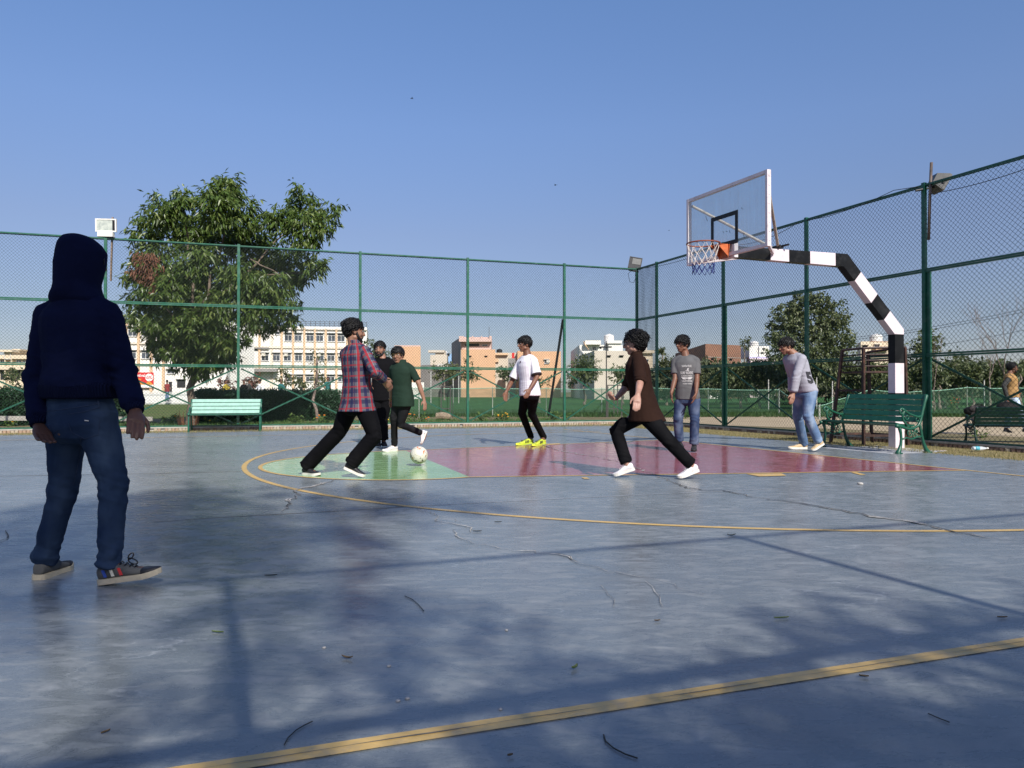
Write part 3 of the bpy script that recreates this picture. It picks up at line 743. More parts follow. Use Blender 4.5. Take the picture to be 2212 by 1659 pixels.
for p, q in (((B0, B1), (D0, D1)), ((A0, A1), (C0, C1)), ((C0, C1), (D0, D1))):
    k = MB(); k.beam(lp(*p, .17), lp(*q, .17), .04, .04); put('cross_rail', k, RUST, uc)

# ================================================================ floodlights
WM = pm('floodlight_white', (0.72, 0.70, 0.64), 0.4, 0.06, 12, dirt=(0.4, 0.33, 0.25), dirt_amt=.4, dirt_scale=14)
LENS, nt, b = newmat('floodlight_glass'); b.inputs['Base Color'].default_value = (0.42, 0.46, 0.42, 1); b.inputs['Roughness'].default_value = 0.12
b.inputs['Specular IOR Level'].default_value = 0.7; nt.links.new(ramp(nt, [(.35, (.3, .34, .31)), (.7, (.55, .58, .5))], noise(nt, objco(nt), 9, 3)).outputs[0], b.inputs['Base Color'])
LENSD = pm('floodlight_glass_grey', (0.09, 0.092, 0.085), 0.45, 0.25, 18, spec=.6)
def flood(label, loc, rz, tilt, wd, ht, dp, body, lens, ballast=False, strip=True, group='floodlights on the fence posts'):
    t = thing('floodlight', label, 'floodlight', loc, rz, group)
    rot = M.Rotation(tilt, 3, 'X'); C0_ = V((0, 0, ht / 2 + (.12 if ballast else .04)))
    k = MB(); f = .028
    q = lambda x, y, z: C0_ + rot @ V((x, y, z))
    def bx(c, d): k.box(q(*c), d, rot)
    for sx in (-1, 1): bx((sx * (wd / 2 - f / 2), 0, 0), (f, .05, ht))
    for sz in (-1, 1): bx((0, 0, sz * (ht / 2 - f / 2)), (wd - 2 * f, .048, f))
    h = [q(-wd / 2, .02, -ht / 2), q(wd / 2, .02, -ht / 2), q(wd / 2, .02, ht / 2), q(-wd / 2, .02, ht / 2)]
    g = [q(-wd * .3, dp, -ht * .3), q(wd * .3, dp, -ht * .3), q(wd * .3, dp, ht * .3), q(-wd * .3, dp, ht * .3)]
    k.add(h + g, [(4, 5, 6, 7)[::-1], (0, 1, 5, 4)[::-1], (1, 2, 6, 5)[::-1], (2, 3, 7, 6)[::-1], (3, 0, 4, 7)[::-1]])
    put('housing', k, body, t)
    k = MB(); x0 = -wd / 2 + f; x1 = wd / 2 - f - (.06 if strip else 0)
    if body is BLACKM:
        k.box(q((x0 + x1) / 2, -.008, 0), (x1 - x0, .012, ht - 2 * f), rot); put('face_plate', k, BLACKM, t)
        k = MB(); k.box(q(wd * .09, -.018, ht * .14), (wd * .66, .010, ht * .50), rot); put('lens', k, lens, t)
    else:
        k.box(q((x0 + x1) / 2, -.008, 0), (x1 - x0, .012, ht - 2 * f), rot); put('lens', k, lens, t)
    if strip:
        k = MB(); k.box(q(wd / 2 - f - .03, -.012, 0), (.055, .014, ht - 2 * f - .02), rot); put('black_strip', k, BLACKM, t)
    if ballast:
        k = MB(); k.box((0, 0.0, .055), (wd * .72, .13, .105)); put('ballast_box', k, body, t)
    k = MB()
    if 'pipe' in label: k.box((0, .06, ht / 2 + .04), (wd * 1.06, .03, .04))
    else: k.box((0, .02, -.012), (wd * .8, .10, .02))
    put('bracket', k, BLACKM, t)
    return t
pl = FA + uf * 2.08
f1 = flood('white square floodlight with glass front above the hooded figure', at(229, 512, pl.y), R(6), R(3), .46, .30, .16, WM, LENS, True)
k = MB(); k.beam((.075, .09, -1.0), (.11, .09, .48), .03, .05); put('stake', k, pm('weathered_wood', (.22, .16, .12), .8, .3, 14), f1)
f2 = flood('black floodlight on the corner post where the two fences meet', at(1369, 584, 22.0), R(-8), R(-4), .37, .35, .10, BLACKM, LENSD, False, False)
f2.rotation_euler = (R(-6), R(11), R(-8))
k = MB(); k.tube([(-.05, .03, 0), (-.14, .02, -.12), (-.05, .02, -.34), (.06, .02, -.36), (.10, .02, -.2), (.06, .02, -.12), (.12, .02, -.05)], .007, 6); put('cable', k, BLACKM, f2)
pr = FC + ur * 9.58
GM = pm('floodlight_grey', (0.095, 0.095, 0.09), 0.45, 0.1, 12, dirt=(.16, .14, .12), dirt_amt=.4)
f3 = flood('grey floodlight seen side-on, wired to a rusty pipe on the right fence', at(2035, 398, pr.y) - V((0, 0, .19)), R(88), R(28), .33, .30, .19, GM, LENSD, False, False)
k = MB(); inv3 = (M.Translation(f3.location) @ M.Rotation(R(88), 4, 'Z')).inverted()
k.tube([inv3 @ at(2006, 518, pr.y - .12), inv3 @ at(2008.5, 430, pr.y - .12), inv3 @ at(2012, 351, pr.y - .12)], .024, 10); put('pipe', k, pm('rusty_pipe', (.085, .066, .056), .6, .4, 9, dirt=(.25, .12, .06), dirt_amt=.7, dirt_scale=6), f3, smooth=True)
k = MB(); k.tube([inv3 @ at(1978, 412, pr.y), inv3 @ at(2030, 402, pr.y)], .02, 8); put('clamp_bar', k, BLACKM, f3)
def cable(label, pts, r=.006):
    k = MB(); k.tube(pts, r, 6); return tag(put('cable', k, BLACKM, smooth=True), label, 'cable')
def sag(a, b, s, n=14): return [a.lerp(b, i / n) - V((0, 0, s * 4 * (i / n) * (1 - i / n))) for i in range(n + 1)]
tp = lambda d: FC + ur * d + V((0, 0, 4.44)) + ins_r * .05
cable('thin black cable sagging below the top rail between hoop and corner', sag(tp(.3), tp(4.0), .10) + sag(tp(4.05), tp(6.6), .16)[1:])
cable('thin black cable along the top of the right fence up to the grey floodlight', [tp(6.8), tp(7.4) + V((0, 0, -.05)), tp(8.3) + V((0, 0, -.02)), tp(9.0) + V((0, 0, .08)), tp(9.5) + V((0, 0, .02))])
cable('thin black cable hanging under the top rail right of the grey floodlight', sag(tp(9.7) + V((0, 0, -.16)), tp(12.4) + V((0, 0, -.05)), .10))
# ================================================================ buildings
BANDW = pm('band_plaster', (0.70, 0.63, 0.52), 0.85, 0.06, .5, dirt=(0.45, 0.38, 0.3), dirt_amt=.5, dirt_scale=.6)
WALLW = pm('white_plaster', (0.76, 0.73, 0.67), 0.85, 0.05, .5, dirt=(0.5, 0.43, 0.34), dirt_amt=.45, dirt_scale=.5)
WALLC = pm('cream_plaster', (0.62, 0.52, 0.38), 0.85, 0.06, .5, dirt=(0.4, 0.32, 0.22), dirt_amt=.4, dirt_scale=.4)
PEACH = pm('peach_plaster', (0.60, 0.36, 0.21), 0.85, 0.05, .4, dirt=(0.42, 0.27, 0.18), dirt_amt=.35, dirt_scale=.4)
PINK = pm('pink_plaster', (0.60, 0.42, 0.36), 0.85, 0.05, .4, dirt=(0.4, 0.3, 0.26), dirt_amt=.35, dirt_scale=.4)
SALMON = pm('salmon_pilaster', (0.62, 0.43, 0.27), 0.85, 0.06, 1)
GREYW = pm('grey_plaster', (0.24, 0.23, 0.22), 0.9, 0.12, .6, dirt=(0.15, 0.14, 0.12), dirt_amt=.5, dirt_scale=.5)
BEIGE = pm('beige_plaster', (0.55, 0.49, 0.40), 0.85, 0.05, .5, dirt=(0.4, 0.34, 0.27), dirt_amt=.4, dirt_scale=.5)
LILAC = pm('lilac_plaster', (0.47, 0.43, 0.66), 0.85, 0.05, .5)
LPINK = pm('pale_pink_plaster', (0.66, 0.54, 0.55), 0.85, 0.05, .5)
BLUEP = pm('blue_plaster', (0.26, 0.42, 0.62), 0.85, 0.08, .8)
BRICKW, nt, b = newmat('red_brick_wall')
bk = nn(nt, 'ShaderNodeTexBrick'); bk.inputs['Scale'].default_value = 3.2
bk.inputs['Color1'].default_value = (0.20, 0.085, 0.05, 1); bk.inputs['Color2'].default_value = (0.27, 0.12, 0.07, 1); bk.inputs['Mortar'].default_value = (0.22, 0.17, 0.13, 1)
mpb = nn(nt, 'ShaderNodeMapping'); mpb.inputs['Rotation'].default_value = (PI / 2, 0, 0); nt.links.new(objco(nt), mpb.inputs['Vector']); nt.links.new(mpb.outputs[0], bk.inputs['Vector'])
nt.links.new(mixc(nt, bk.outputs[0], (0.13, 0.08, 0.06), ramp(nt, [(.45, (0, 0, 0)), (.75, (.6,) * 3)], noise(nt, objco(nt), .5, 6)).outputs[0]), b.inputs['Base Color']); b.inputs['Roughness'].default_value = .9
GLASS, nt, b = newmat('window_glass'); b.inputs['Roughness'].default_value = .12; b.inputs['Specular IOR Level'].default_value = .6
nt.links.new(ramp(nt, [(.35, (.035, .042, .05)), (.5, (.075, .09, .115)), (.65, (.05, .055, .06))], noise(nt, objco(nt), .45, 2)).outputs[0], b.inputs['Base Color'])
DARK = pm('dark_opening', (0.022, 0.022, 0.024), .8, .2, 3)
FRM = pm('window_frame_white', (0.60, 0.59, 0.57), .5, .06, 4)
ACM = pm('air_conditioner', (0.58, 0.54, 0.46), .6, .1, 6)
TANKB = pm('black_tank', (.012, .012, .014), .5, .2, 3); TANKW = pm('white_tank', (.7, .68, .64), .5, .06, 3)
DKM = pm('dark_railing', (.06, .055, .05), .7, .2, 5)

class Edge:
    def __init__(s, a, b): s.a = V((a[0], a[1], 0)); s.b = V((b[0], b[1], 0)); s.u = (s.b - s.a).normalized(); s.n = V((s.u.y, -s.u.x, 0))
    def tz(s, px, py=847):
        d = ray(px, py); kx = d.x / d.y
        t = (kx * s.a.y - s.a.x) / (s.u.x - kx * s.u.y)
        y = s.a.y + s.u.y * t; return t, CAM_H + d.z / d.y * y
    def p(s, t, z, o=0): return s.a + s.u * t + s.n * o + V((0, 0, z))
    def slab(s, k, t0, t1, z0, z1, o0, o1): 
        k.hexa([s.p(t0, z0, o1), s.p(t1, z0, o1), s.p(t1, z0, o0), s.p(t0, z0, o0), s.p(t0, z1, o1), s.p(t1, z1, o1), s.p(t1, z1, o0), s.p(t0, z1, o0)])
    def win(s, par, t0, t1, z0, z1, panes=2, transom=True, ledge=True, ac=None, glass=None, dep=.09):
        fw = max(.04, min(.08, (t1 - t0) * .05)); k = MB()
        s.slab(k, t0, t0 + fw, z0, z1, 0, dep); s.slab(k, t1 - fw, t1, z0, z1, 0, dep)
        s.slab(k, t0 + fw, t1 - fw, z0, z0 + fw, 0, dep - .003); s.slab(k, t0 + fw, t1 - fw, z1 - fw, z1, 0, dep - .003)
        zt = z1 - (z1 - z0) * .28 if transom else z1 - fw
        if transom: s.slab(k, t0 + fw, t1 - fw, zt - fw / 2, zt + fw / 2, 0, dep - .01)
        for i in range(1, panes):
            x = t0 + (t1 - t0) * i / panes; s.slab(k, x - fw / 2, x + fw / 2, z0 + fw, zt - fw / 2, 0, dep - .015)
        if ledge: s.slab(k, t0 - .12, t1 + .12, z1 + .02, z1 + .10, 0, .42); s.slab(k, t0 - .06, t1 + .06, z0 - .08, z0 - .01, 0, .16)
        o = put('window', k, FRM, par)
        for i in range(panes):
            xa = t0 + (t1 - t0) * i / panes + fw / 2; xb = t0 + (t1 - t0) * (i + 1) / panes - fw / 2
            k = MB(); s.slab(k, xa, xb, z0 + fw, zt - fw / 2, .004, .03); put('pane', k, glass or GLASS, o)
        if transom:
            k = MB(); s.slab(k, t0 + fw, t1 - fw, zt + fw / 2, z1 - fw, .004, .03); put('pane', k, glass or GLASS, o)
        if ac is not None:
            k = MB(); a0 = t0 + (t1 - t0) * ac; s.slab(k, a0, a0 + .62, z1 - .55, z1 - .10, .05, .36); put('air_conditioner', k, ACM, o)
        return o
    def hole(s, par, t0, t1, z0, z1):
        k = MB(); s.slab(k, t0, t1, z0, z1, -.02, .02); s.slab(k, t0 - .1, t1 + .1, z1 + .02, z1 + .09, 0, .3); return put('window', k, DARK, par)
def block(par, name, fp, z0, z1, m):
    k = MB(); fp = [V((p[0], p[1], z0)) for p in fp]; k.prism(fp, (0, 0, z1 - z0)); me = k.mesh(name); fixn(me); return put(name, me, m, par)
def bld(label, cat='building', group=None): return thing('building', label, cat, (0, 0, 0), 0, group)
P2 = lambda px, Y: (xat(px, Y), Y)
def tank(par, p, r, h, m):
    k = MB(); k.loft([(V(p) + V((0, 0, z)), V((1, 0, 0)), V((0, 1, 0)), rr, rr) for z, rr in ((0, r), (h * .75, r), (h * .88, r * .8), (h * .95, r * .3), (h, r * .28))], 14); put('water_tank', k, m, par, smooth=False)
def box_on(par, name, e, t0, t1, z0, z1, o0, o1, m):
    k = MB(); e.slab(k, t0, t1, z0, z1, o0, o1); return put(name, k, m, par)

# --- the white school block: right wing (Y about 125), stair tower, left wing (Y about 111)
c3x = lambda x: (960 + x / 3.318) * .5486
c3y = lambda y: (1230 + y / 3.318) * .5486
c2x = lambda x: (480 + x / 3.318) * .5486
sb = bld('long white three-storey school building with salmon pilasters behind the big tree')
e = Edge(P2(545, 125), P2(792, 128)); T1 = (e.b - e.a).length
ztop = e.tz(600, 704.5)[1]
block(sb, 'wall', [e.a, e.b, e.b - e.n * 12, e.a - e.n * 12], OUT_Z, ztop, WALLW)
tt = lambda x: e.tz(c3x(x))[0]; zz = lambda y: e.tz(c3x(600), c3y(y))[1]
for x in (205, 495, 645, 790, 930, 1070, 1210, 1352):
    box_on(sb, 'pilaster', e, tt(x - 13), tt(x + 13), OUT_Z, zz(205), 0, .32, SALMON)
for y0, y1 in ((440, 470), (215, 222), (715, 735)): box_on(sb, 'band', e, 0.02, T1 - .02, zz(y1), zz(y0), 0, .25 if y0 > 300 else .40, BANDW)
for i, x in enumerate((530, 660, 815, 942, 1097, 1222)): e.win(sb, tt(x), tt(x + 96), zz(375), zz(268))
for i, x in enumerate((228, 375, 520, 665, 808, 950, 1090, 1230)): e.win(sb, tt(x), tt(x + 96), zz(635), zz(530), ac=(.05 if i in (0, 2, 5, 7) else None))
for i, x in enumerate((570, 690, 810, 950, 1090, 1230)): e.win(sb, tt(x), tt(x + 96), zz(905), zz(812))
e.win(sb, tt(408), tt(466), zz(290), zz(258), 1, False); e.hole(sb, tt(318), tt(332), zz(350), zz(255))
box_on(sb, 'duct', e, tt(110), tt(330), zz(480), zz(462), .3, .5, GREYW); e.hole(sb, tt(112), tt(170), zz(500), zz(472))
for x in (352, 374): box_on(sb, 'drain_pipe', e, tt(x), tt(x + 8), OUT_Z, zz(250), .05, .17, WALLC)
box_on(sb, 'porch_roof', e, tt(105), tt(448), zz(780), zz(738), 0, 1.6, GREYW)
k = MB()
for z in (ztop + .25, ztop + .55, ztop + .85): k.beam(e.p(tt(620), z, -.2), e.p(T1, z, -.2), .05, .05)
n_ = 16
for i in range(n_ + 1): k.beam(e.p(tt(620) + (T1 - tt(620)) * i / n_, ztop - .02, -.2), e.p(tt(620) + (T1 - tt(620)) * i / n_, ztop + .95, -.2), .06, .06, V((0, 1, 0)))
put('roof_railing', k, DKM, sb)
# stair tower between the wings
et = Edge(P2(487, 112), P2(549, 118)); 
block(sb, 'stair_tower', [et.a, et.b, et.b - et.n * 12, et.a - et.n * 12], OUT_Z, et.tz(520, 699)[1], WALLW)
# left wing
el = Edge(P2(-40, 108), P2(489, 111)); zl = el.tz(300, 693.5)[1]; TL = (el.b - el.a).length
tx0 = el.tz(205)[0]
block(sb, 'wall', [el.p(tx0, 0), el.b, el.b - el.n * 12, el.p(tx0, 0) - el.n * 12], OUT_Z, zl, WALLW)
tl = lambda x: el.tz(c2x(x))[0]; zl_ = lambda y: el.tz(c2x(250), c3y(y))[1]
for x in (-110, 55, 220, 385, 545): box_on(sb, 'pilaster', el, tl(x - 15), tl(x + 15), OUT_Z, zl - .3, 0, .32, SALMON)
for y0, y1 in ((390, 415), (130, 142), (672, 690)): box_on(sb, 'band', el, tx0 + .02, TL - .02, zl_(y1), zl_(y0), 0, .25, BANDW)
for x in (-90, 78, 255, 410, 580): 
    el.win(sb, tl(x), tl(x + 112), zl_(312), zl_(192)); el.win(sb, tl(x), tl(x + 108), zl_(605), zl_(497))
el.win(sb, tl(590), tl(690), zl_(800), zl_(740), 2, False)
k = MB(); z = zl
for zz_ in (.3, .6, .9): k.beam(el.p(tx0, zl + zz_, -.2), el.p(tl(300), zl + zz_, -.2), .05, .05)
for i in range(13):
    t_ = tx0 + (tl(300) - tx0) * i / 12; k.beam(el.p(t_, zl - .02, -.2), el.p(t_, zl + .95, -.2), .05, .05, V((0, 1, 0)))
put('roof_railing', k, DKM, sb)
for x0, x1, y0, y1 in ((720, 830, 880, 985),): el.hole(sb, tl(x0), tl(x1), zl_(y1), zl_(y0))
k = MB(); el.slab(k, tl(612), tl(655), OUT_Z, zl_(905), 0, .06); put('door', k, DARK, sb)
# banner on the left wing
BRED = pm('banner_red', (0.55, 0.02, 0.02), .6, .08, 1.5); BORG = pm('banner_orange', (0.62, 0.24, 0.03), .6, .2, .7)
bt0, bt1, bz0, bz1 = tl(-60), tl(428), zl_(985), zl_(785)
bn = thing('banner', 'red event banner with white lettering hung on the white school wall', 'banner', (0, 0, 0))
k = MB(); el.slab(k, bt0, bt1, bz0, bz1, .42, .46); put('cloth', k, BRED, bn)
k = MB(); nb = 26; r_ = random.Random(5)
top = [el.p(bt0 + (bt1 - bt0) * i / nb, bz0 + .75 + .18 * math.sin(i * .9) + r_.uniform(-.12, .12), .465) for i in range(nb + 1)]
bot = [el.p(bt0 + (bt1 - bt0) * i / nb, bz0 + .25, .465) for i in range(nb + 1)]
k.add(top + bot, [(i + nb + 1, i + nb + 2, i + 1, i) for i in range(nb)]); put('skyline_print', k, BORG, bn)
PRW = pm('print_white', (.75, .73, .70), .6, .04, 3); PRY = pm('print_yellow', (.68, .42, .04), .6, .04, 3)
def text_mesh(txt, size, m, name='lettering', bold=0.0, align='LEFT'):
    cu = bpy.data.curves.new(name, 'FONT'); cu.body = txt; cu.size = size; cu.align_x = align; cu.resolution_u = 2; cu.offset = bold
    o = bpy.data.objects.new(name, cu); COL.objects.link(o)
    dg = bpy.context.evaluated_depsgraph_get(); me = bpy.data.meshes.new_from_object(o.evaluated_get(dg))
    bpy.data.objects.remove(o); bpy.data.curves.remove(cu); me.materials.clear(); me.materials.append(m); return me
def text_on(e_, par, txt, t, z, size, o, m, bold=0.0, align='LEFT'):
    me = text_mesh(txt, size, m, bold=bold, align=align)
    for v in me.vertices: v.co = e_.p(t + v.co.x, z + v.co.y, o)
    return put('lettering', me, None, par)
hb = bz1 - bz0
k = MB(); el.slab(k, bt0 + .02, bt1 - .02, bz0 + .02, bz0 + .42, .461, .470); put('white_strip', k, PRW, bn)
text_on(el, bn, 'British Yoga Festival', tl(320), bz1 - .62, .56, .47, PRW, .012, 'RIGHT')
text_on(el, bn, 'joyful way of active', tl(268), bz1 - 1.08, .40, .47, PRY, .006, 'RIGHT')
text_on(el, bn, 'life for Others', tl(240), bz1 - 1.45, .34, .47, PRW, .006, 'RIGHT')
ec = el.p(tl(372), bz1 - .72, .47); k = MB(); k.add([ec + el.u * .55 * math.cos(a) + V((0, 0, .55 * math.sin(a))) for a in [2 * PI * i / 24 for i in range(24)]], [tuple(range(24))]); put('round_emblem', k, PRW, bn)
k = MB()
for i in range(5):
    a = PI * (.1 + .8 * i / 4); c_ = ec + el.n * .008 + V((0, 0, -.22))
    k.add([c_, c_ + el.u * (.42 * math.cos(a - .16)) + V((0, 0, .42 * math.sin(a - .16))), c_ + el.u * (.56 * math.cos(a)) + V((0, 0, .52 * math.sin(a))), c_ + el.u * (.42 * math.cos(a + .16)) + V((0, 0, .42 * math.sin(a + .16)))], [(0, 1, 2, 3)])
put('emblem_petals', k, BRED, bn)

# --- cream building far left with a small roof tower
cb = bld('cream terraced building with a small roof tower behind the left edge hedge')
e = Edge(P2(-160, 95), P2(66, 96)); TT = (e.b - e.a).length
q = lambda x: e.tz((x / 3.318) * .5486)[0]; zq = lambda y: e.tz(30, c3y(y))[1]
block(cb, 'wall', [e.a, e.b, e.b - e.n * 10, e.a - e.n * 10], OUT_Z, zq(565), WALLC)
box_on(cb, 'band', e, .05, TT - .05, zq(610), zq(560), 0, .5, WALLC); box_on(cb, 'band', e, .05, TT - .05, zq(750), zq(705), 0, .6, WALLC)
for x0, x1 in ((5, 70), (215, 280), (300, 360), (-150, -80)): e.win(cb, q(x0), q(x1), zq(655), zq(622), 2, False, False)
for x0, x1 in ((5, 80), (190, 260), (290, 370)): e.hole(cb, q(x0), q(x1), zq(880), zq(770))
for x in (88, 170, 375): box_on(cb, 'column', e, q(x - 6), q(x + 6), OUT_Z, zq(560), 0, .45, WALLC)
e.win(cb, q(90), q(168), zq(615), zq(525), 1, False, False, None, None, .6)
k = MB(); e.slab(k, q(75), q(182), zq(560) - .01, zq(522), -4, .45); put('roof_tower', k, WALLC, cb)
k = MB(); e.slab(k, q(52), q(210), zq(522), zq(492), -4.3, .9); put('roof_slab', k, WALLC, cb)
k = MB(); e.slab(k, q(125), q(235), zq(492), zq(475), -3, -.5); put('roof_slab', k, WALLC, cb)

# --- houses beyond the field
def house(label, pts, pytop, m, zb_=OUT_Z):
    """pts: (px, Y) of left-back, left-front, right-front corners"""
    h = bld(label); a, b_, c = [V((*P2(*p), 0)) for p in pts]; d = a + (c - b_)
    e_ = Edge(b_, c); zt = e_.tz((pts[1][0] + pts[2][0]) / 2, pytop)[1]
    block(h, 'wall', [b_, c, d, a], zb_, zt, m); return h, e_, zt, Edge(a, b_)
c6x = lambda x: (1600 + x / 3.318) * .5486
c6y = c3y
h, e, zt, es = house('plain peach block behind the two players challenging for the ball', [(846, 160), (851, 150), (908.5, 150)], 748.5, PEACH)
box_on(h, 'parapet', e, .1, (e.b - e.a).length - .1, zt, zt + .25, -.4, 0, PINK)
h, e, zt, es = house('tall peach and pink house with an open roof terrace behind the far fence', [(976.5, 168), (996, 150), (1070, 150)], 755, PEACH)
box_on(h, 'side_wall', es, 0.02, (es.b - es.a).length - .02, OUT_Z, e.tz(1000, 728.5)[1], 0.003, .12, GREYW)
z_ = lambda y: e.tz(1030, c6y(y))[1]; t_ = lambda x: e.tz(c6x(x))[0]
k = MB(); e.slab(k, t_(700), t_(1105), zt, z_(320), -9, -.8); put('upper_storey', k, PINK, h)
box_on(h, 'terrace_parapet', e, t_(690), t_(1115), z_(385), z_(345), -.8, .5, PINK)
for x0, x1 in ((690, 752), (858, 876), (975, 992), (1085, 1115)): box_on(h, 'parapet_pier', e, t_(x0), t_(x1), z_(345) + .004, z_(312), -.6, .45, PINK)
box_on(h, 'dark_opening', e, t_(765), t_(948), z_(440), z_(408), -.85, -.74, DARK); e2_ = Edge(e.p(0, 0, -.8), e.p((e.b - e.a).length, 0, -.8)); e2_.win(h, t_(990), t_(1060), z_(440), z_(415), 2, False, False)
for x in (822, 1030): e.hole(h, t_(x), t_(x + 26), z_(588), z_(572))
k = MB()
for i in range(9): k.beam(e.p(t_(712), z_(460 - i * 14), .3), e.p(t_(752), z_(460 - i * 14), .3), .05, .06)
for x in (712, 752): k.beam(e.p(t_(x + 8), z_(475), .3), e.p(t_(x - 8), z_(330), .3), .06, .06, V((0, 1, 0)))
put('iron_stair', k, RUST, h)
k = MB(); k.tube([e.p(t_(1080), z_(345), -.3), e.p(t_(1080), z_(185), -.3)], .05, 6); put('antenna_mast', k, DKM, h)
h, e, zt, es = house('low blue and white rooftop house left of the tall peach house', [(948, 190), (951, 182), (984, 182)], 764, BLUEP)
z_ = lambda y: e.tz(960, c6y(y))[1]; t_ = lambda x: e.tz(c6x(x))[0]
k = MB(); e.slab(k, t_(430), t_(525), z_(555), z_(505), -4, .3); put('white_parapet', k, WALLW, h); e.hole(h, t_(535), t_(565), z_(575), z_(540)); e.win(h, t_(470), t_(510), z_(620), z_(575), 2, False)
h, e, zt, es = house('long low grey boundary house with white trim below the blue house', [(902, 170), (904, 165), (998, 160)], 788, GREYW)
box_on(h, 'white_trim', e, e.tz(948)[0], e.tz(994)[0], e.tz(950, 801)[1], e.tz(950, 786)[1], 0, .6, WALLW)
k = MB(); p_ = e.p(e.tz(938)[0], e.tz(938, 788)[1], -2); k.box(p_ + V((0, 0, 1.0)), (3.6, 3, 2.2)); k.box(p_ + V((-.5, 0, 2.9)), (3.5, 3, .5)); k.box(p_ + V((.3, 0, 2.35)), (2.2, 2, .5)); put('roof_room', k, BEIGE, h)
h, e, zt, es = house('cream house with a black rooftop water tank right of the tall peach house', [(1068, 170), (1070, 160), (1117, 160)], 762, BEIGE)
z_ = lambda y: e.tz(1090, c6y(y))[1]; t_ = lambda x: e.tz(c6x(x))[0]
box_on(h, 'roof_slab', e, t_(1150), t_(1328), z_(560), z_(535), -3, .8, SALMON); tank(h, e.p(t_(1215), z_(535), -1), .62, 1.0, TANKB); k = MB(); e.slab(k, t_(1160), t_(1205), z_(650), z_(605), 0, .5); put('chimney', k, SALMON, h)
h, e, zt, es = house('narrow orange house with a red door behind the player in white', [(1115, 165), (1118, 155), (1146, 155)], 758, PEACH)
t_ = lambda x: e.tz(c6x(x))[0]; z_ = lambda y: e.tz(1130, c6y(y))[1]
box_on(h, 'red_door', e, t_(1378), t_(1412), z_(600), z_(528), 0, .06, BRED); box_on(h, 'grey_annex', e, t_(1330), t_(1425), OUT_Z, z_(605), 0, 1.5, GREYW)
c7x = lambda x: (2050 + x / 3.318) * .5486
h, e, zt, es = house('peach house with one square window and an air conditioner behind the player in white', [(1138, 150), (1141, 140), (1211.5, 140)], 759, PEACH)
t_ = lambda x: e.tz(c7x(x))[0]; z_ = lambda y: e.tz(1180, c6y(y))[1]
o_w = e.win(h, t_(312), t_(368), z_(668), z_(618), 2, False, True, .45)
h, e, zt, es = house('white flat-roofed house with roof terrace and dome-shaped tank behind the far fence', [(1233, 150), (1252, 128), (1345, 128)], 745, WALLW)
t_ = lambda x: e.tz(c7x(x))[0]; z_ = lambda y: e.tz(1290, c6y(y))[1]
box_on(h, 'roof_slab', e, t_(835), t_(1040), z_(425), z_(372), -3, 1.2, WALLW); box_on(h, 'roof_slab', e, t_(1120), t_(1312), z_(412), z_(375), -3, 1.3, WALLW)
k = MB(); e.slab(k, t_(850), t_(1010), z_(372) + .005, z_(366), -2.5, .8); put('solar_panel', k, GLASS, h)
e.win(h, t_(940), t_(985), z_(500), z_(448), 2, False, False, None, None, .2); e.hole(h, t_(1208), t_(1232), z_(450), z_(432)); e.hole(h, t_(1035), t_(1058), z_(475), z_(455))
tank(h, e.p(t_(1165), z_(375), -1), .85, 1.25, TANKW); box_on(h, 'bay', e, t_(1140), t_(1300), OUT_Z, z_(412) - .01, 0, 1.0, WALLW)
k = MB()
for i in range(9): k.beam(e.p(t_(815 + i * 7), z_(420 + i * 8), 1.4), e.p(t_(822 + i * 7), z_(420 + i * 8), 1.4), .5, .08)
k.beam(e.p(t_(812), z_(385), 1.4), e.p(t_(880), z_(500), 1.4), .06, .08); put('outside_stair', k, SALMON, h)
h, e, zt, es = house('beige boundary house with two small vents in front of the white house', [(1252, 118), (1284, 104), (1361, 104)], 758, BEIGE)
z_ = lambda y: e.tz(1310, c6y(y))[1]; t_ = lambda x: e.tz(c7x(x))[0]
for x in (1132, 1298): e.hole(h, t_(x), t_(x + 40), z_(592), z_(570))
h, e, zt, es = house('narrow cream house with a white water tank between the runner and the right fence', [(1372, 140), (1374, 132), (1410, 132)], 757, WALLC)
tank(h, e.p(1.6, zt, -1), .5, .8, TANKW); e.win(h, .8, 2.1, zt - 4, zt - 1.6, 2, False); box_on(h, 'cornice', e, -.2, (e.b - e.a).length + .2, zt - .5, zt, 0, .6, WALLC)
c8x = lambda x: (2600 + x / 3.318) * .5486
h, e, zt, es = house('windowless red brick house shell standing behind the player in the grey shirt', [(1459, 150), (1524, 120), (1600.5, 124)], 744.5, BRICKW)
z_ = lambda y: e.tz(1560, c6y(y))[1]; t_ = lambda x: e.tz(c8x(x))[0]
for x in (668, 908): e.hole(h, t_(x), t_(x + 26), z_(628), z_(608))
box_on(h, 'lintel_band', e, .05, (e.b - e.a).length - .05, z_(592), z_(586), 0, .05, CONC); box_on(h, 'side_wall', es, .05, (es.b - es.a).length - .05, OUT_Z, zt - .01, .004, .02, BRICKW)
box_on(h, 'boundary_wall', e, t_(600), t_(790), OUT_Z, z_(700), .5, .8, WALLW)
h, e, zt, es = house('white and lilac house with a rooftop tank left of the round tree', [(1612, 150), (1619, 140), (1690, 140)], 771, LILAC)
z_ = lambda y: e.tz(1640, c6y(y))[1]; t_ = lambda x: e.tz(c8x(x))[0]
box_on(h, 'lower_wall', e, .05, (e.b - e.a).length - .05, OUT_Z, z_(600), .004, .15, LPINK); k = MB(); e.slab(k, t_(1180), t_(1300), zt, z_(440), -8, -.6); e.slab(k, t_(1300) + .01, t_(1430), zt, z_(440), -8, -.3); put('upper_storey', k, WALLW, h)
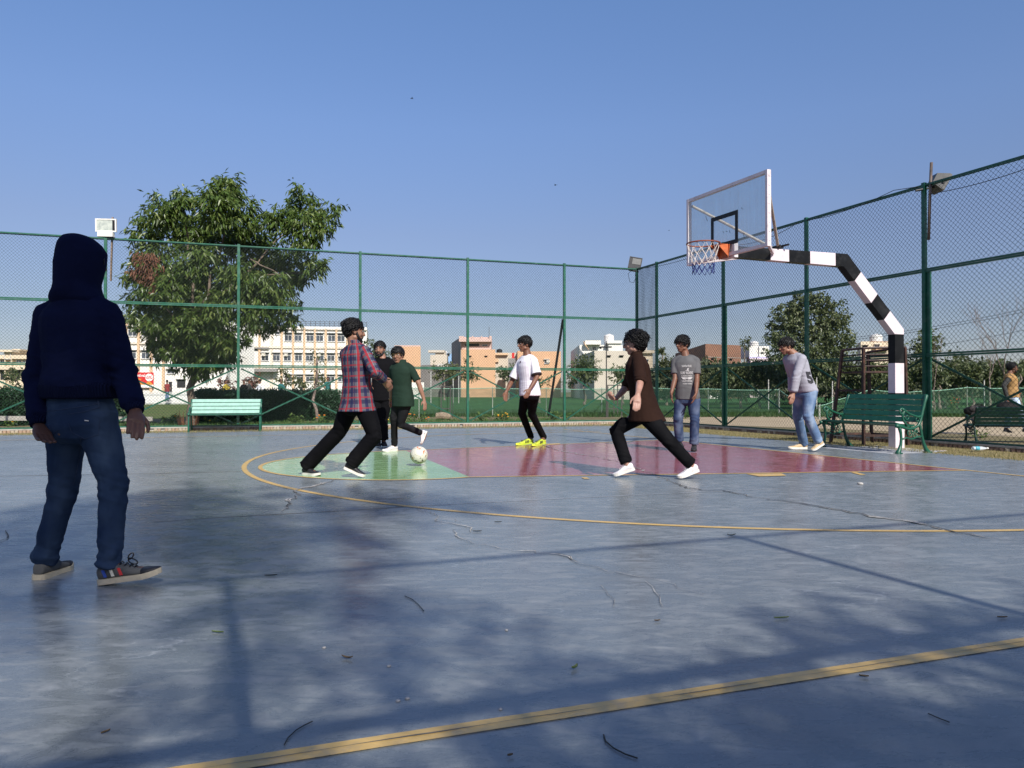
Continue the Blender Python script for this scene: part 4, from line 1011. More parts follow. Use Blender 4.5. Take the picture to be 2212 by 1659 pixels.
e.hole(h, t_(1350), t_(1386), z_(652), z_(632)); eu = Edge(e.p(0, 0, -.3), e.p(20, 0, -.3)); eu.hole(h, t_(1350), t_(1358), z_(495), z_(472)); eu.hole(h, t_(1366), t_(1374), z_(495), z_(472)); eu.hole(h, t_(1330), t_(1348), z_(545), z_(525)); tank(h, e.p(t_(1262), z_(440), -1.5), .8, 1.0, TANKW)
c9x = lambda x: (3000 + x / 3.318) * .5486
c9y = lambda y: (1100 + y / 3.318) * .5486
h, e, zt, es = house('cream apartment house with a round rooftop tank behind the umpire chair', [(1852, 150), (1860, 140), (1921, 140)], 737.5, WALLC)
z_ = lambda y: e.tz(1890, c9y(y))[1]; t_ = lambda x: e.tz(c9x(x))[0]
k = MB(); e.slab(k, t_(1420), t_(1660), zt, z_(815), -6, .1); put('upper_storey', k, PEACH, h); tank(h, e.p(t_(1528), z_(815), -1), 1.1, 1.5, TANKW)
e.hole(h, t_(1320), t_(1385), z_(890), z_(865)); e.win(h, t_(1470), t_(1540), z_(895), z_(850), 2, False); e.win(h, t_(1330), t_(1390), z_(1000), z_(950), 2, False); box_on(h, 'balcony', e, t_(1440), t_(1640), z_(925), z_(900), 0, 1.4, PEACH)
h, e, zt, es = house('low white wall building left of the peach block beyond the green net', [(868, 120), (870, 115), (916, 115)], 826, WALLW)

# ================================================================ trees and plants
LEAF_A = leafmat('mango_leaf', [(.030, .048, .011), (.055, .088, .018), (.088, .140, .030), (.060, .108, .020), (.17, .21, .06), (.036, .072, .014), (.11, .162, .038)], .34, .28)
LEAF_B = leafmat('round_tree_leaf', [(.035, .052, .020), (.070, .094, .036), (.12, .145, .065), (.18, .20, .10), (.055, .075, .028)], .4, .22)
LEAF_C = leafmat('far_leaf', [(.034, .050, .018), (.065, .088, .032), (.10, .12, .045), (.075, .085, .036)], .55, .2)
LEAF_W = leafmat('wood_leaf', [(.030, .040, .018), (.055, .068, .030), (.078, .09, .04)], .6, .15)
LEAF_D = leafmat('olive_leaf', [(.05, .065, .02), (.09, .10, .035), (.13, .135, .05), (.07, .08, .03)], .55, .25)
LEAF_H = leafmat('hedge_leaf', [(.008, .03, .012), (.014, .045, .018), (.022, .06, .022)], .5, .15)
LEAF_R = leafmat('dead_leaf', [(.14, .055, .03), (.22, .10, .055), (.10, .04, .025), (.18, .075, .05)], .7, .2)
LEAF_P = leafmat('reddish_shrub', [(.13, .05, .045), (.18, .07, .06), (.09, .06, .04), (.16, .09, .07)], .6, .2)
LEAF_Y = leafmat('weed_leaf', [(.05, .11, .02), (.09, .16, .03), (.13, .19, .05), (.06, .10, .03)], .5, .25)
BARK = pm('bark', (.15, .115, .085), .9, .35, 9, bstr=.6, bscale=30, dirt=(.3, .24, .18), dirt_amt=.4, dirt_scale=4)
BARKG = pm('grey_bark', (.20, .155, .13), .9, .3, 9, bstr=.5, bscale=30)
def leaves(clusters, L, W, seed, droop=.5, per=9, spread=.22, shell=2.4, quad=False):
    """sprays of folded leaves through ellipsoids (centre, radii, number of sprays)"""
    g = np.random.default_rng(seed); P = []; D = []
    for c, r, n in clusters:
        d = g.normal(size=(n, 3)); d /= np.linalg.norm(d, axis=1)[:, None]
        q = g.random(n) ** (1 / shell)
        p = np.array(c) + d * np.array(r) * q[:, None]
        tw = d * [1, 1, .5] + g.normal(size=(n, 3)) * .45; tw[:, 2] += .25 - droop * .6
        tw /= np.linalg.norm(tw, axis=1)[:, None]
        for k_ in range(per):
            f = k_ / max(1, per - 1)
            P.append(p + tw * (spread * (f - .3))[..., None] if False else p + tw * (spread * (f - .3)) + g.normal(size=(n, 3)) * spread * .12)
            ld = tw * .55 + g.normal(size=(n, 3)) * .55; ld[:, 2] -= droop
            D.append(ld / np.linalg.norm(ld, axis=1)[:, None])
    P = np.concatenate(P); D = np.concatenate(D); N = len(P)
    ll = L * g.uniform(.65, 1.2, N)[:, None]; ww = W * g.uniform(.7, 1.2, N)[:, None]
    up = g.normal(size=(N, 3)) * .5 + [0, -.25, .8]
    sx = np.cross(D, up); sx /= np.linalg.norm(sx, axis=1)[:, None] + 1e-9
    nrm = np.cross(sx, D)
    mid = P + D * ll * .45
    bend = np.array([0, 0, -1.0]) * ll * .12
    v = np.stack([P, mid + sx * ww * .5 + nrm * ww * .18, mid - sx * ww * .5 + nrm * ww * .18, P + D * ll + bend], 1).reshape(-1, 3)
    i = np.arange(N)[:, None] * 4
    if quad: f = (i + [0, 1, 3, 2])
    else: f = np.concatenate([i + [0, 1, 3], i + [0, 3, 2]], 1).reshape(-1, 3)
    me = bpy.data.meshes.new('leaves'); k = f.shape[1]
    me.vertices.add(len(v)); me.vertices.foreach_set('co', v.ravel().astype('f4'))
    me.loops.add(f.size); me.loops.foreach_set('vertex_index', f.ravel().astype('i4'))
    me.polygons.add(len(f)); me.polygons.foreach_set('loop_start', np.arange(0, f.size, k, dtype='i4'))
    me.update(calc_edges=True); return me
def limb(k, a, b, r0, r1, seed, wob=.12, n=6, seg=7):
    r_ = random.Random(seed); a = V(a); b = V(b); L_ = (b - a).length
    pts = [a.lerp(b, i / n) + V((r_.gauss(0, 1), r_.gauss(0, 1), r_.gauss(0, .4))) * (wob * L_ * .25 * math.sin(PI * i / n)) for i in range(n + 1)]
    k.tube(pts, [r0 + (r1 - r0) * i / n for i in range(n + 1)], seg); return pts
def tree(name, label, cat, base, trunk_top, r0, clusters, L, W, leafm, bark, seed, limbs=(), group=None, per=9, spread=.22, droop=.5, dens=1.0, shell=2.4, quad=False):
    base = V(base); t = thing(name, label, cat, base, 0, group); lo = lambda p: V(p) - base
    k = MB(); pts = limb(k, V((0, 0, -.08)), lo(trunk_top), r0, r0 * .55, seed, .06 if r0 > .1 else .18, 8, 10)
    k.tube([V((0, 0, -.1)), V((0, 0, .25))], [r0 * 1.5, r0 * 1.02], 10)
    for i, (a, b, ra, rb) in enumerate(limbs): limb(k, lo(a), lo(b), ra, rb, seed + i + 1)
    put('trunk', k, bark, t, smooth=True)
    me = leaves([(lo(c), r, max(3, int(n * dens))) for c, r, n in clusters], L, W, seed, droop, per, spread, shell, quad); me.materials.append(leafm)
    put('crown', me, None, t); return t
def px_clusters(lst, Y, dens, zj=1.2, seed=1, dep=.8):
    """lst: (px, py, radius px[, dY]) seen at depth Y"""
    r_ = random.Random(seed); out = []
    for it in lst:
        x, y, r = it[:3]; dY = it[3] if len(it) > 3 else r_.uniform(-zj, zj)
        rr = r * Y / FPX; out.append((at(x, y, Y + dY), (rr, rr * dep, rr), max(4, int(dens * rr * rr * 30)))); 
    return out
# the big drooping tree
YT = 22.2
crown = [(490, 412, 40), (470, 445, 55), (525, 470, 50), (392, 440, 32), (350, 455, 38), (320, 500, 45), (385, 500, 55), (455, 510, 70), (540, 530, 60), (605, 470, 40), (655, 440, 34), (690, 460, 28), (655, 500, 50), (705, 490, 22),
         (675, 570, 28), (690, 578, 16), (615, 560, 60), (540, 610, 65), (440, 600, 75), (350, 575, 55), (300, 560, 30), (288, 600, 24), (310, 650, 42), (370, 660, 58), (450, 670, 66), (545, 670, 52), (610, 650, 45), (635, 690, 20), (290, 690, 22), (360, 720, 40), (420, 730, 55), (480, 730, 38),
         (560, 705, 24), (600, 700, 20), (395, 775, 28), (440, 780, 34), (470, 760, 34), (505, 770, 18), (345, 760, 20), (530, 730, 16), (450, 800, 20), (415, 810, 13), (650, 600, 26), (415, 770, 30), (380, 750, 30), (480, 780, 22), (430, 690, 50), (330, 700, 34), (725, 455, 14), (715, 440, 12), (495, 385, 14), (395, 412, 14), (335, 425, 12), (640, 405, 14)]
bt = gr(412, 918, OUT_Z); bt = V((xat(412, YT), YT, OUT_Z))
tr_ = tree('broadleaf_tree', 'large drooping broadleaf tree with a dead brown branch behind the far fence', 'tree', bt, at(416, 690, YT), .125, px_clusters([(c_[0], c_[1], c_[2] * .80, *c_[3:]) for c_ in crown + [(430, 560, 45, -1.6), (520, 600, 45, -1.6), (370, 620, 42, -1.6), (470, 660, 42, -1.5), (590, 620, 40, -1.4), (310, 620, 26, -1.2), (560, 665, 34, -1.3), (410, 700, 40, -1.3), (340, 740, 26, -.6), (500, 740, 26, -.6)]], YT, 11.5, 1.4, 4), .20, .060, LEAF_A, BARK, 11,
           limbs=[(at(416, 770, YT), at(330, 560, YT - .3), .05, .02), (at(420, 720, YT), at(500, 470, YT + .2), .06, .02), (at(422, 700, YT), at(620, 500, YT + .5), .055, .02), (at(420, 690, YT), at(400, 480, YT - .6), .055, .02), (at(500, 600, YT), at(660, 590, YT), .03, .012), (at(415, 790, YT), at(500, 720, YT - .5), .05, .015), (at(540, 560, YT), at(620, 600, YT - .6), .03, .01)],
           per=10, spread=.27, droop=.75, dens=1.0)
dl = leaves([(at(x, y, YT - 1.2) - bt, (r * .0135, .18, r * .0135 * 1.5), n) for x, y, r, n in ((335, 590, 16, 70), (322, 572, 11, 40), (342, 612, 11, 40), (303, 555, 8, 22), (297, 590, 8, 22), (330, 560, 9, 26))], .17, .04, 21, 1.0, 8, .2)
dl.materials.append(LEAF_R); put('dead_branch', dl, None, tr_)
k = MB(); r_ = random.Random(8)
for i in range(26):
    a = r_.uniform(0, 2 * PI); rr = r_.uniform(.22, .40); p0 = V((.25 * math.cos(a), .25 * math.sin(a) - .15, 0)); p1 = V((rr * math.cos(a), rr * math.sin(a) - .2, r_.uniform(.3, .62)))
    s_ = V((-math.sin(a), math.cos(a), 0)) * .035; k.add([p0 - s_, p0 + s_, p1], [(0, 1, 2)])
put('base_leaves', k, LEAF_R, tr_)
# the round tree by the right fence
Y2 = 44
rc = [(1750, 690, 60), (1700, 720, 42), (1800, 720, 46), (1740, 660, 34), (1700, 690, 36), (1795, 680, 36), (1690, 755, 34), (1745, 750, 60), (1815, 760, 34), (1765, 650, 22), (1725, 665, 24), (1830, 735, 18), (1675, 735, 16), (1780, 775, 40), (1710, 785, 34), (1760, 800, 30)]
b_ = V((xat(1745, Y2), Y2, OUT_Z))
tree('round_tree', 'dense round tree with pale flecked leaves behind the player in the grey sweatshirt', 'tree', b_, at(1745, 740, Y2), .16, px_clusters(rc, Y2, 3.2, 1.2, 5), .21, .13, LEAF_B, BARK, 31, per=8, spread=.3, droop=.3, shell=3.2)
# smaller trees in the field, each its own
def small(label, pxc, py0, py1, pxw, Y, leafm, seed, kind='small_tree', n=7, trunk=True, L=.22, W=.11, dens=1.0, group='trees beyond the field', bark=BARKG, ground=None):
    r_ = random.Random(seed); cl_ = []
    cx, cy, hx, hy = pxc, (py0 + py1) / 2, pxw / 2, (py1 - py0) / 2
    for i in range(n):
        a = r_.uniform(0, 2 * PI); q = r_.uniform(.1, .62); rr = min(hx, hy) * r_.uniform(.42, .72)
        cl_.append((cx + hx * q * math.cos(a), cy + hy * q * math.sin(a), rr))
    cl_.append((cx, cy, min(hx, hy) * .75))
    base = V((xat(pxc, Y), Y, OUT_Z)); top = at(pxc + r_.uniform(-3, 3), cy, Y)
    sc_ = Y / 45.0
    return tree(kind, label, 'tree', base, top, .05 * sc_ + .03, px_clusters(cl_, Y, 1.5 / sc_ ** 1.6 * dens, .8, seed), L * sc_ ** .8, W * sc_ ** .8, leafm, bark, seed, per=7, spread=.26 * sc_, droop=.2, group=group, shell=2.6)
small('leafy green tree left of the thin lamp post, in front of the beige house', 1262, 762, 838, 84, 62, LEAF_C, 51, L=.26, W=.10)
small('low bushy tree right of the thin lamp post', 1345, 776, 838, 56, 62, LEAF_C, 52)
small('pale green tree behind the right fence corner', 1440, 772, 840, 62, 58, LEAF_D, 53)
small('yellowish young tree behind the player in the grey shirt', 1500, 792, 842, 60, 55, LEAF_D, 54)
small('olive tree in front of the tall peach house', 1012, 778, 838, 46, 90, LEAF_D, 55)
small('broad olive tree left of the tall peach house', 960, 775, 832, 70, 95, LEAF_D, 56)
small('dark tree behind the blue house corner by the peach block', 1098, 782, 836, 44, 90, LEAF_C, 57)
small('scrubby bush below the orange house behind the player in white', 1165, 812, 842, 60, 70, LEAF_C, 58)
small('round dark tree behind the bearded player in black', 815, 736, 800, 66, 110, LEAF_C, 59)
small('thin tall tree rising right of the red brick house', 1610, 724, 762, 18, 110, LEAF_D, 60, n=4)
small('thin tall tree behind the post near the fence corner', 1428, 735, 775, 14, 100, LEAF_D, 61, n=4)
small('far dark tree beside the cream building at the left edge', 112, 735, 784, 60, 120, LEAF_C, 62)
small('bushy tree in front of the cream building at the left edge', 34, 790, 832, 76, 60, LEAF_C, 63)
small('sparse shrubby tree in front of the school, behind the plaid shirt', 690, 798, 842, 66, 70, LEAF_D, 64, dens=.5)
small('slender young tree before the school porch', 618, 790, 838, 44, 75, LEAF_D, 65, dens=.5)
small('light shrub beside the slender tree before the school', 650, 812, 842, 30, 78, LEAF_D, 66, dens=.5)
small('reddish shrub by the white wall right of the big tree', 487, 812, 846, 44, 80, LEAF_P, 67, 'reddish_shrub')
small('reddish shrub behind the tall fence post, right of the striped figure', 546, 810, 846, 40, 80, LEAF_P, 68, 'reddish_shrub')
small('green tree behind the second right fence bay, tallest of the row', 2000, 706, 800, 84, 38, LEAF_B, 69, L=.2, W=.12)
small('leaning grey-green tree right of the tallest tree of the row', 2065, 756, 812, 74, 48, LEAF_C, 70, dens=.7)
small('spindly bush with pink blossom behind the walker at the right edge', 2205, 770, 822, 70, 40, LEAF_B, 71)
small('thin sapling tree with a bare top seen through the plaid-shirt bay', 686, 750, 800, 40, 26.5, LEAF_D, 72, dens=.12, L=.12, W=.06, n=5)
# row of young trees along the far edge of the field, right
rx = [1560, 1600, 1640, 1680, 1720, 1760, 1800, 1840, 1880, 1920, 1958, 1995, 2030, 2066, 2100, 2136, 2170, 2206, 2240]
RXL = ['just right of the grey-shirted player', 'second right of the grey-shirted player', 'right of the tall double fence post', 'left of the round tree', 'below the left side of the round tree', 'behind the sweatshirt player back', 'below the right side of the round tree', 'left of the umpire chair', 'behind the umpire chair left legs', 'behind the hoop pole', 'between the hoop pole and the double post', 'behind the double fence post', 'first right of the double post', 'second right of the double post', 'third right of the double post', 'left of the bare tree', 'right beside the bare tree trunk', 'behind the walker head', 'cut by the right edge']
for i, x in enumerate(rx):
    small('young dark tree behind the green net, ' + RXL[i], x, 777 + rnd.uniform(-5, 5), 838, 62, 47 + rnd.uniform(-3, 3), LEAF_C if i % 3 else LEAF_B, 100 + i, group='row of young trees behind the green net', L=.22, W=.12, n=8, dens=2.0)
# the dark mass of wood beyond the field
g_ = np.random.default_rng(77); tl_ = []
for i in range(420):
    px = g_.uniform(1395, 2330); Y = g_.uniform(56, 72); tl_.append((at(px, 847 - g_.uniform(0, 58) * (1 - .25 * math.sin(px * .021) ** 2), Y), (1.0, 1.0, .7), 16))
me = leaves(tl_, .42, .20, 78, .2, 6, .5); me.materials.append(LEAF_W); o = put('far_treeline', me, None); o['kind'] = 'stuff'; o['label'] = 'dark far wood behind the row of young trees'
# bare trees at the right
def bare(label, px, py_base, py_top, Y, seed, spread=1.0):
    r_ = random.Random(seed); base = V((xat(px, Y), Y, OUT_Z)); t = thing('bare_tree', label, 'tree', base); k = MB()
    H = zat(py_top, Y) - OUT_Z
    def grow(p, d, L_, r, lev):
        n = 4; pts = [p]; q = p
        for i in range(n):
            d = (d + V((r_.gauss(0, .10), r_.gauss(0, .10), r_.gauss(.05, .06)))).normalized(); q = q + d * L_ / n; pts.append(q)
        k.tube(pts, [r + (r * .55 - r) * i / n for i in range(n + 1)], 5 if lev else 8)
        if lev < 5:
            for j in range(3 if lev in (1, 2, 3) else 2):
                a = r_.uniform(0, 2 * PI); sp_ = r_.uniform(.35, .75) * spread
                nd = (d + V((math.cos(a) * sp_, math.sin(a) * sp_, r_.uniform(0, .25)))).normalized()
                grow(pts[-1 if j == 0 else r_.choice([2, 3, 4])], nd, L_ * r_.uniform(.58, .78), r * .52, lev + 1)
    grow(V((0, 0, -.05)), V((0, 0, 1)), H * .34, .035 * H / 4, 0); put('branches', k, BARKG, t); return t
bare('tall leafless tree with reddish twigs at the right edge behind the walker', 2185, 880, 615, 36, 5)
bare('smaller leafless tree left of the tall one, behind the right fence', 2140, 870, 665, 40, 9, 1.1)
bare('leafless sapling sticking out of the green trees by the double post', 2018, 870, 690, 37, 14, .7)

# hedge, low plants
def hedge(name, label, x0, x1, Y0, Y1, ztop, depth, n, leafm, L=.10, W=.05, seed=1):
    a, b_ = V((xat(x0, Y0), Y0, OUT_Z)), V((xat(x1, Y1), Y1, OUT_Z)); t = thing(name, label, 'hedge', a)
    d = (b_ - a); u = d.normalized(); nrm = V((-u.y, u.x, 0)); k = MB(); H = ztop - OUT_Z
    k.prism([u * .08 + nrm * .08, d - u * .08 + nrm * .08, d - u * .08 + nrm * (depth - .08), u * .08 + nrm * (depth - .08)], (0, 0, H - .1)); me = k.mesh('inner_branches'); fixn(me); put('inner_branches', me, DKGR, t)
    g = np.random.default_rng(seed); cl_ = []
    for i in range(n):
        f = g.random(); s_ = g.random()
        p = d * f + (V((0, 0, H)) + nrm * depth * g.random() if s_ < .4 else V((0, 0, H * g.random()))) + V((0, 0, g.normal() * .03))
        cl_.append((p, (.10, .08, .08), 3))
    me = leaves(cl_, L, W, seed, .1, 7, .12); me.materials.append(leafm); put('foliage', me, None, t); return t
DKGR = pm('hedge_core', (.006, .02, .010), .9, .3, 6)
hedge('clipped_hedge', 'dark clipped hedge behind the mint bench and big tree trunk', 428, 735, 25.5, 27.5, zat(851, 26), 1.6, 1500, LEAF_H, seed=3)
hedge('clipped_hedge', 'dense green hedge beyond the fence at the left edge, left of the hooded figure', -120, 268, 22.0, 25, zat(849, 23), 1.4, 1300, LEAF_H, .11, .06, seed=4)
# low edging wall at the left, and the pale picket fence by the school
k = MB(); k.beam(at(-80, 903, 20.4), at(330, 905, 22.0), .15, .12); tag(put('low_wall', k, CONC), 'low pale concrete edging under the hedge at the left edge', 'wall')
pk = thing('picket_fence', 'low white picket fence in front of the school by the banner', 'fence', (0, 0, 0)); PKM = pm('picket_white', (.62, .63, .6), .7, .08, 3)
pa, pb = V((*P2(230, 62), OUT_Z)), V((*P2(432, 64), OUT_Z))
for i in range(74):
    k = MB(); p = pa.lerp(pb, i / 73); k.box(p + V((0, 0, .52)), (.055, .03, 1.05)); put('picket', k, PKM, pk)
for z in (.3, .85):
    k = MB(); k.beam(pa + V((0, .03, z)), pb + V((0, .03, z)), .03, .06); put('rail', k, PKM, pk)
wl2 = thing('boundary_wall', 'low whitewashed wall behind the picket fence', 'wall', (0, 0, 0)); k = MB(); k.beam(V((*P2(-60, 70), .2)), V((*P2(436, 72), .2)), .25, 1.0); put('wall', k, WALLW, wl2); k = MB(); k.beam(V((*P2(-60, 69.9), .74)), V((*P2(436, 71.9), .74)), .35, .06); put('coping', k, GREYW, wl2)
k = MB(); k.beam(V((*P2(455, 55), .5)), V((*P2(482, 55), .5)), .3, .5); 
GTB = pm('green_sheet', (.02, .13, .09), .5, .15, 4)
gb = thing('low_green_panel', 'low green panel behind the hedge, left of the striped figure', 'panel', (0, 0, 0)); k = MB(); k.beam(V((*P2(456, 48), .62)), V((*P2(484, 48), .62)), .05, .45); put('sheet', k, GTB, gb); k = MB(); k.beam(V((*P2(457, 48.1), -.1)), V((*P2(457, 48.1), .9)), .04, .04); put('post', k, GREEN, gb)
gb = thing('low_green_panel', 'low green panel behind the hedge, right of the figure in white', 'panel', (0, 0, 0)); k = MB(); k.beam(V((*P2(577, 48), .62)), V((*P2(612, 48), .62)), .05, .45); put('sheet', k, GTB, gb); k = MB(); k.beam(V((*P2(578, 48.1), -.1)), V((*P2(578, 48.1), .9)), .04, .04); put('post', k, GREEN, gb)

# green shade netting round the field
NET, nt, b = newmat('green_shade_net')
b.inputs['Base Color'].default_value = (0.034, 0.085, 0.050, 1); b.inputs['Roughness'].default_value = .7; b.inputs['Specular IOR Level'].default_value = .2
trn = nn(nt, 'ShaderNodeBsdfTransparent'); mx = nn(nt, 'ShaderNodeMixShader')
wv = noise(nt, objco(nt, (1, 1, 3)), 3.0, 5, .6)
nt.links.new(ramp(nt, [(.3, (.26,) * 3), (.7, (.55,) * 3)], wv).outputs[0], mx.inputs[0]); nt.links.new(trn.outputs[0], mx.inputs[1]); nt.links.new(b.outputs[0], mx.inputs[2]); nt.links.new(mx.outputs[0], nt.nodes['Material Output'].inputs[0])
ROPE = pm('pale_green_rope', (.22, .42, .30), .7, .15, 9); POSTW = pm('net_post', (.30, .33, .28), .7, .2, 9)
def net(label, pts, group='green shade nets round the field'):
    """pts: (px, py_top, py_bottom, Y)"""
    t = thing('shade_net', label, 'net', (0, 0, 0), 0, group); top = []; bot = []
    for (x0, t0, b0, Y0), (x1, t1, b1, Y1) in zip(pts, pts[1:]):
        n = 10
        for i in range(n + (x1 == pts[-1][0])):
            f = i / n; Y = Y0 + (Y1 - Y0) * f; x = x0 + (x1 - x0) * f
            wob = V((0, .05 * math.sin(i * 1.7 + x0), 0))
            top.append(at(x, t0 + (t1 - t0) * f + 1.6 * math.sin(PI * f), Y)); p = at(x, b0 + (b1 - b0) * f, Y); p.z = max(p.z, OUT_Z + .01); bot.append(p + wob)
    n = len(top); k = MB(); mid = [a.lerp(b_, .5) + V((0, .04 * math.sin(i * 2.3), 0)) for i, (a, b_) in enumerate(zip(top, bot))]
    k.add(top + mid + bot, [(i + n, i + n + 1, i + 1, i) for i in range(n - 1)] + [(i + 2 * n, i + 2 * n + 1, i + n + 1, i + n) for i in range(n - 1)]); put('netting', k, NET, t, smooth=True)
    k = MB(); k.tube(top, .014, 5); put('top_rope', k, ROPE, t)
    for x, t0, b0, Y in pts:
        p = at(x, t0, Y); k = MB(); k.tube([V((p.x, p.y + .03, OUT_Z)), p + V((0, .03, .06))], .02, 6); put('post', k, POSTW, t)
    return t
net('long green shade net stretched across the field behind the far fence', [(700, 842, 900, 30), (800, 838, 897, 30.5), (905, 838, 894, 31), (1064, 838, 892, 32), (1180, 839, 891, 32.5), (1300, 840, 890, 33), (1410, 838, 890, 33.5), (1530, 840, 890, 34), (1683, 842, 889, 34)])
net('sagging end of the green net sloping down behind the grey sweatshirt player', [(1684, 842, 889, 33.8), (1712, 860, 891, 32), (1770, 878, 896, 29)])
net('green shade net rising to a pale post behind the umpire chair', [(1772, 876, 896, 29), (1805, 865, 895, 29.5), (1880, 841, 890, 31)])
net('green shade net running to the right edge behind the hoop pole and walker', [(1880, 841, 890, 31), (1940, 846, 892, 31), (1975, 846, 892, 31), (2090, 837, 893, 31.5), (2200, 838, 895, 32), (2330, 840, 897, 32)])

# things standing in the field
lp_ = thing('lamp_post', 'thin dark lamp post with a small flat head behind the far fence', 'lamp post', (xat(1310, 31), 31, OUT_Z))
k = MB(); k.tube([(0, 0, 0), (0, 0, 2.83)], [.03, .022], 8); put('pole', k, DKM, lp_); k = MB(); k.box((0, 0, 2.85), (.42, .16, .05)); k.box((0, 0, 2.93), (.05, .05, .18)); put('lamp_head', k, BLACKM, lp_)
def frame_gate(label, x0, x1, py0, Y, dp=1.2):
    a, c = xat(x0, Y), xat(x1, Y); z1 = zat(py0, Y); t = thing('goal_frame', label, 'goal frame', (a, Y, OUT_Z), 0, 'small metal frames in the field'); H = z1 - OUT_Z; W_ = c - a
    for x, y in ((0, 0), (W_, 0), (W_ * .72, dp), (W_, dp)):
        k = MB(); k.beam((x, y, 0), (x, y, H), .04, .04); put('post', k, DKM, t)
    for p, q in (((0, 0, H), (W_, 0, H)), ((W_, 0, H), (W_, dp, H)), ((0, 0, H), (W_ * .72, dp, H)), ((0, 0, .35), (W_, 0, .35))):
        k = MB(); k.beam(p, q, .035, .035); put('rail', k, DKM, t)
frame_gate('black metal goal frame standing behind the brown-shirted runner', 1313, 1343, 832, 31)
frame_gate('dark green metal frame in the field left of the leaning prop and log', 953, 973, 835, 31)
POSTW2 = pm('post_dull_white', (.42, .41, .38), .7, .1, 3)
for i, (x, y0, y1, lab) in enumerate([(931, 802, 852, 'white concrete post left of the peach house'), (991, 812, 848, 'white post with a small sign before the peach house'), (979, 818, 848, 'grey gate pillar before the peach house'), (1660, 820, 838, 'short white post under the round tree, left one'), (1764, 815, 847, 'white double post under the round tree'), (1798, 823, 845, 'white post right of the double post under the round tree'), (2126, 820, 845, 'leaning white post in the field left of the walker')]):
    Y = 70 if x < 1100 else 42; p = at(x, y1, Y); q = at(x, y0, Y); k = MB(); k.beam((p.x, Y, OUT_Z), (q.x, Y, q.z), .065 * Y / 60, .065 * Y / 60); tag(put('white_post', k, POSTW2), lab, 'post', 'white posts in the field')
wg = thing('cut_log', 'short pale cut log lying in the weeds behind the far fence', 'log', gr(959, 907, OUT_Z)); k = MB(); k.tube([(-.27, .05, .13), (-.05, 0, .15), (.27, -.05, .12)], [.13, .14, .11], 9); put('wood', k, pm('log_wood', (.26, .20, .14), .9, .3, 8, bstr=.5), wg)
st = thing('stone_heap', 'small pile of stones in the sand behind the double fence post', 'stones', gr(2018, 884, OUT_Z)); r_ = random.Random(4)
for i in range(9):
    k = MB(); k.ellip((r_.uniform(-.6, .6), r_.uniform(-.2, .2), .12 + .14 * (i % 3)), (r_.uniform(.16, .3), .16, .12), M.Rotation(r_.uniform(0, 3), 3, 'Z'), 8, 6); put('stone', k, pm('stone_%d' % i, (.25 + .05 * (i % 3), .22, .19), .9, .3, 5, bstr=.5) if i < 3 else bpy.data.materials['stone_%d' % (i % 3)], st)
# weeds and flowers behind the fence foot
def plant(label, px, py, h, n, seed, flowers=0, fcol=(.75, .30, .01), leafm=None, w=.25):
    p = gr(px, py, OUT_Z); t = thing('weed_plant', label, 'plant', p, 0, 'small plants at the foot of the fence')
    me = leaves([(V((0, 0, h * .5)), (w, w * .6, h * .5), n)], .11, .055, seed, .0, 6, .12); me.materials.append(leafm or LEAF_Y); put('foliage', me, None, t)
    k = MB(); r_ = random.Random(seed)
    for i in range(5): k.tube([(r_.uniform(-.04, .04), 0, -.02), (r_.uniform(-w, w) * .6, r_.uniform(-.1, .1), h * .8)], .006, 5)
    put('stem', k, LEAF_Y, t)
    fm = bpy.data.materials.get('petal_%d' % int(fcol[1] * 100)) or pm('petal_%d' % int(fcol[1] * 100), fcol, .6, .1, 9)
    for i in range(flowers):
        k = MB(); k.ellip((r_.uniform(-w, w), -.1 + r_.uniform(-.1, .1), h * r_.uniform(.55, 1.0)), (.035, .035, .02), None, 7, 5); put('flower', k, fm, t)
for a_ in [('bushy weed with yellow-orange flowers right of the peach house post', 1085, 910, .30, 16, 1, 8, (.75, .34, .01)), ('low weed left of the yellow-flowered weed', 1043, 911, .26, 12, 2, 0), ('orange-flowered plant behind the green-shirted player', 894, 912, .30, 10, 3, 4, (.8, .22, .01)), ('small orange flower plant left of the cut log', 912, 912, .18, 6, 4, 2, (.8, .22, .01)),
           ('yellow-flowered weed behind the plaid shirt knees', 836, 914, .22, 8, 5, 4, (.75, .5, .02)), ('low green weeds right of the mint bench', 640, 916, .24, 18, 6, 0), ('weeds at the thin sapling foot', 700, 915, .28, 16, 7, 3, (.8, .22, .01)), ('leafy weeds behind the white-shirted player heel', 1198, 908, .30, 16, 8, 0),
           ('small weed below the lamp post', 1222, 907, .24, 9, 9, 0), ('tiny weed by the fence foot at the left edge', 30, 921, .22, 8, 10, 3, (.75, .34, .01)), ('weed clump left of the hooded figure hip', 82, 918, .34, 12, 11, 0), ('low weeds at the big tree foot', 370, 914, .26, 20, 12, 2, (.75, .34, .01)), ('weeds right of the big tree foot', 455, 917, .2, 14, 13, 2, (.7, .5, .03)), ('little orange flowered shrub beyond the double fence post', 2060, 890, .8, 40, 14, 8, (.6, .1, .02)), ('tiny weed in the sand by the outside bench', 2120, 947, .2, 5, 15, 0), ('weed behind the grey-shirted player', 1470, 905, .2, 8, 16, 0), ('green scrub below the net behind the chain-link corner', 1400, 900, .3, 18, 17, 0), ('scrubby plants along the net foot behind the sweatshirt player', 1630, 892, .4, 26, 18, 0)]:
    plant(*a_)
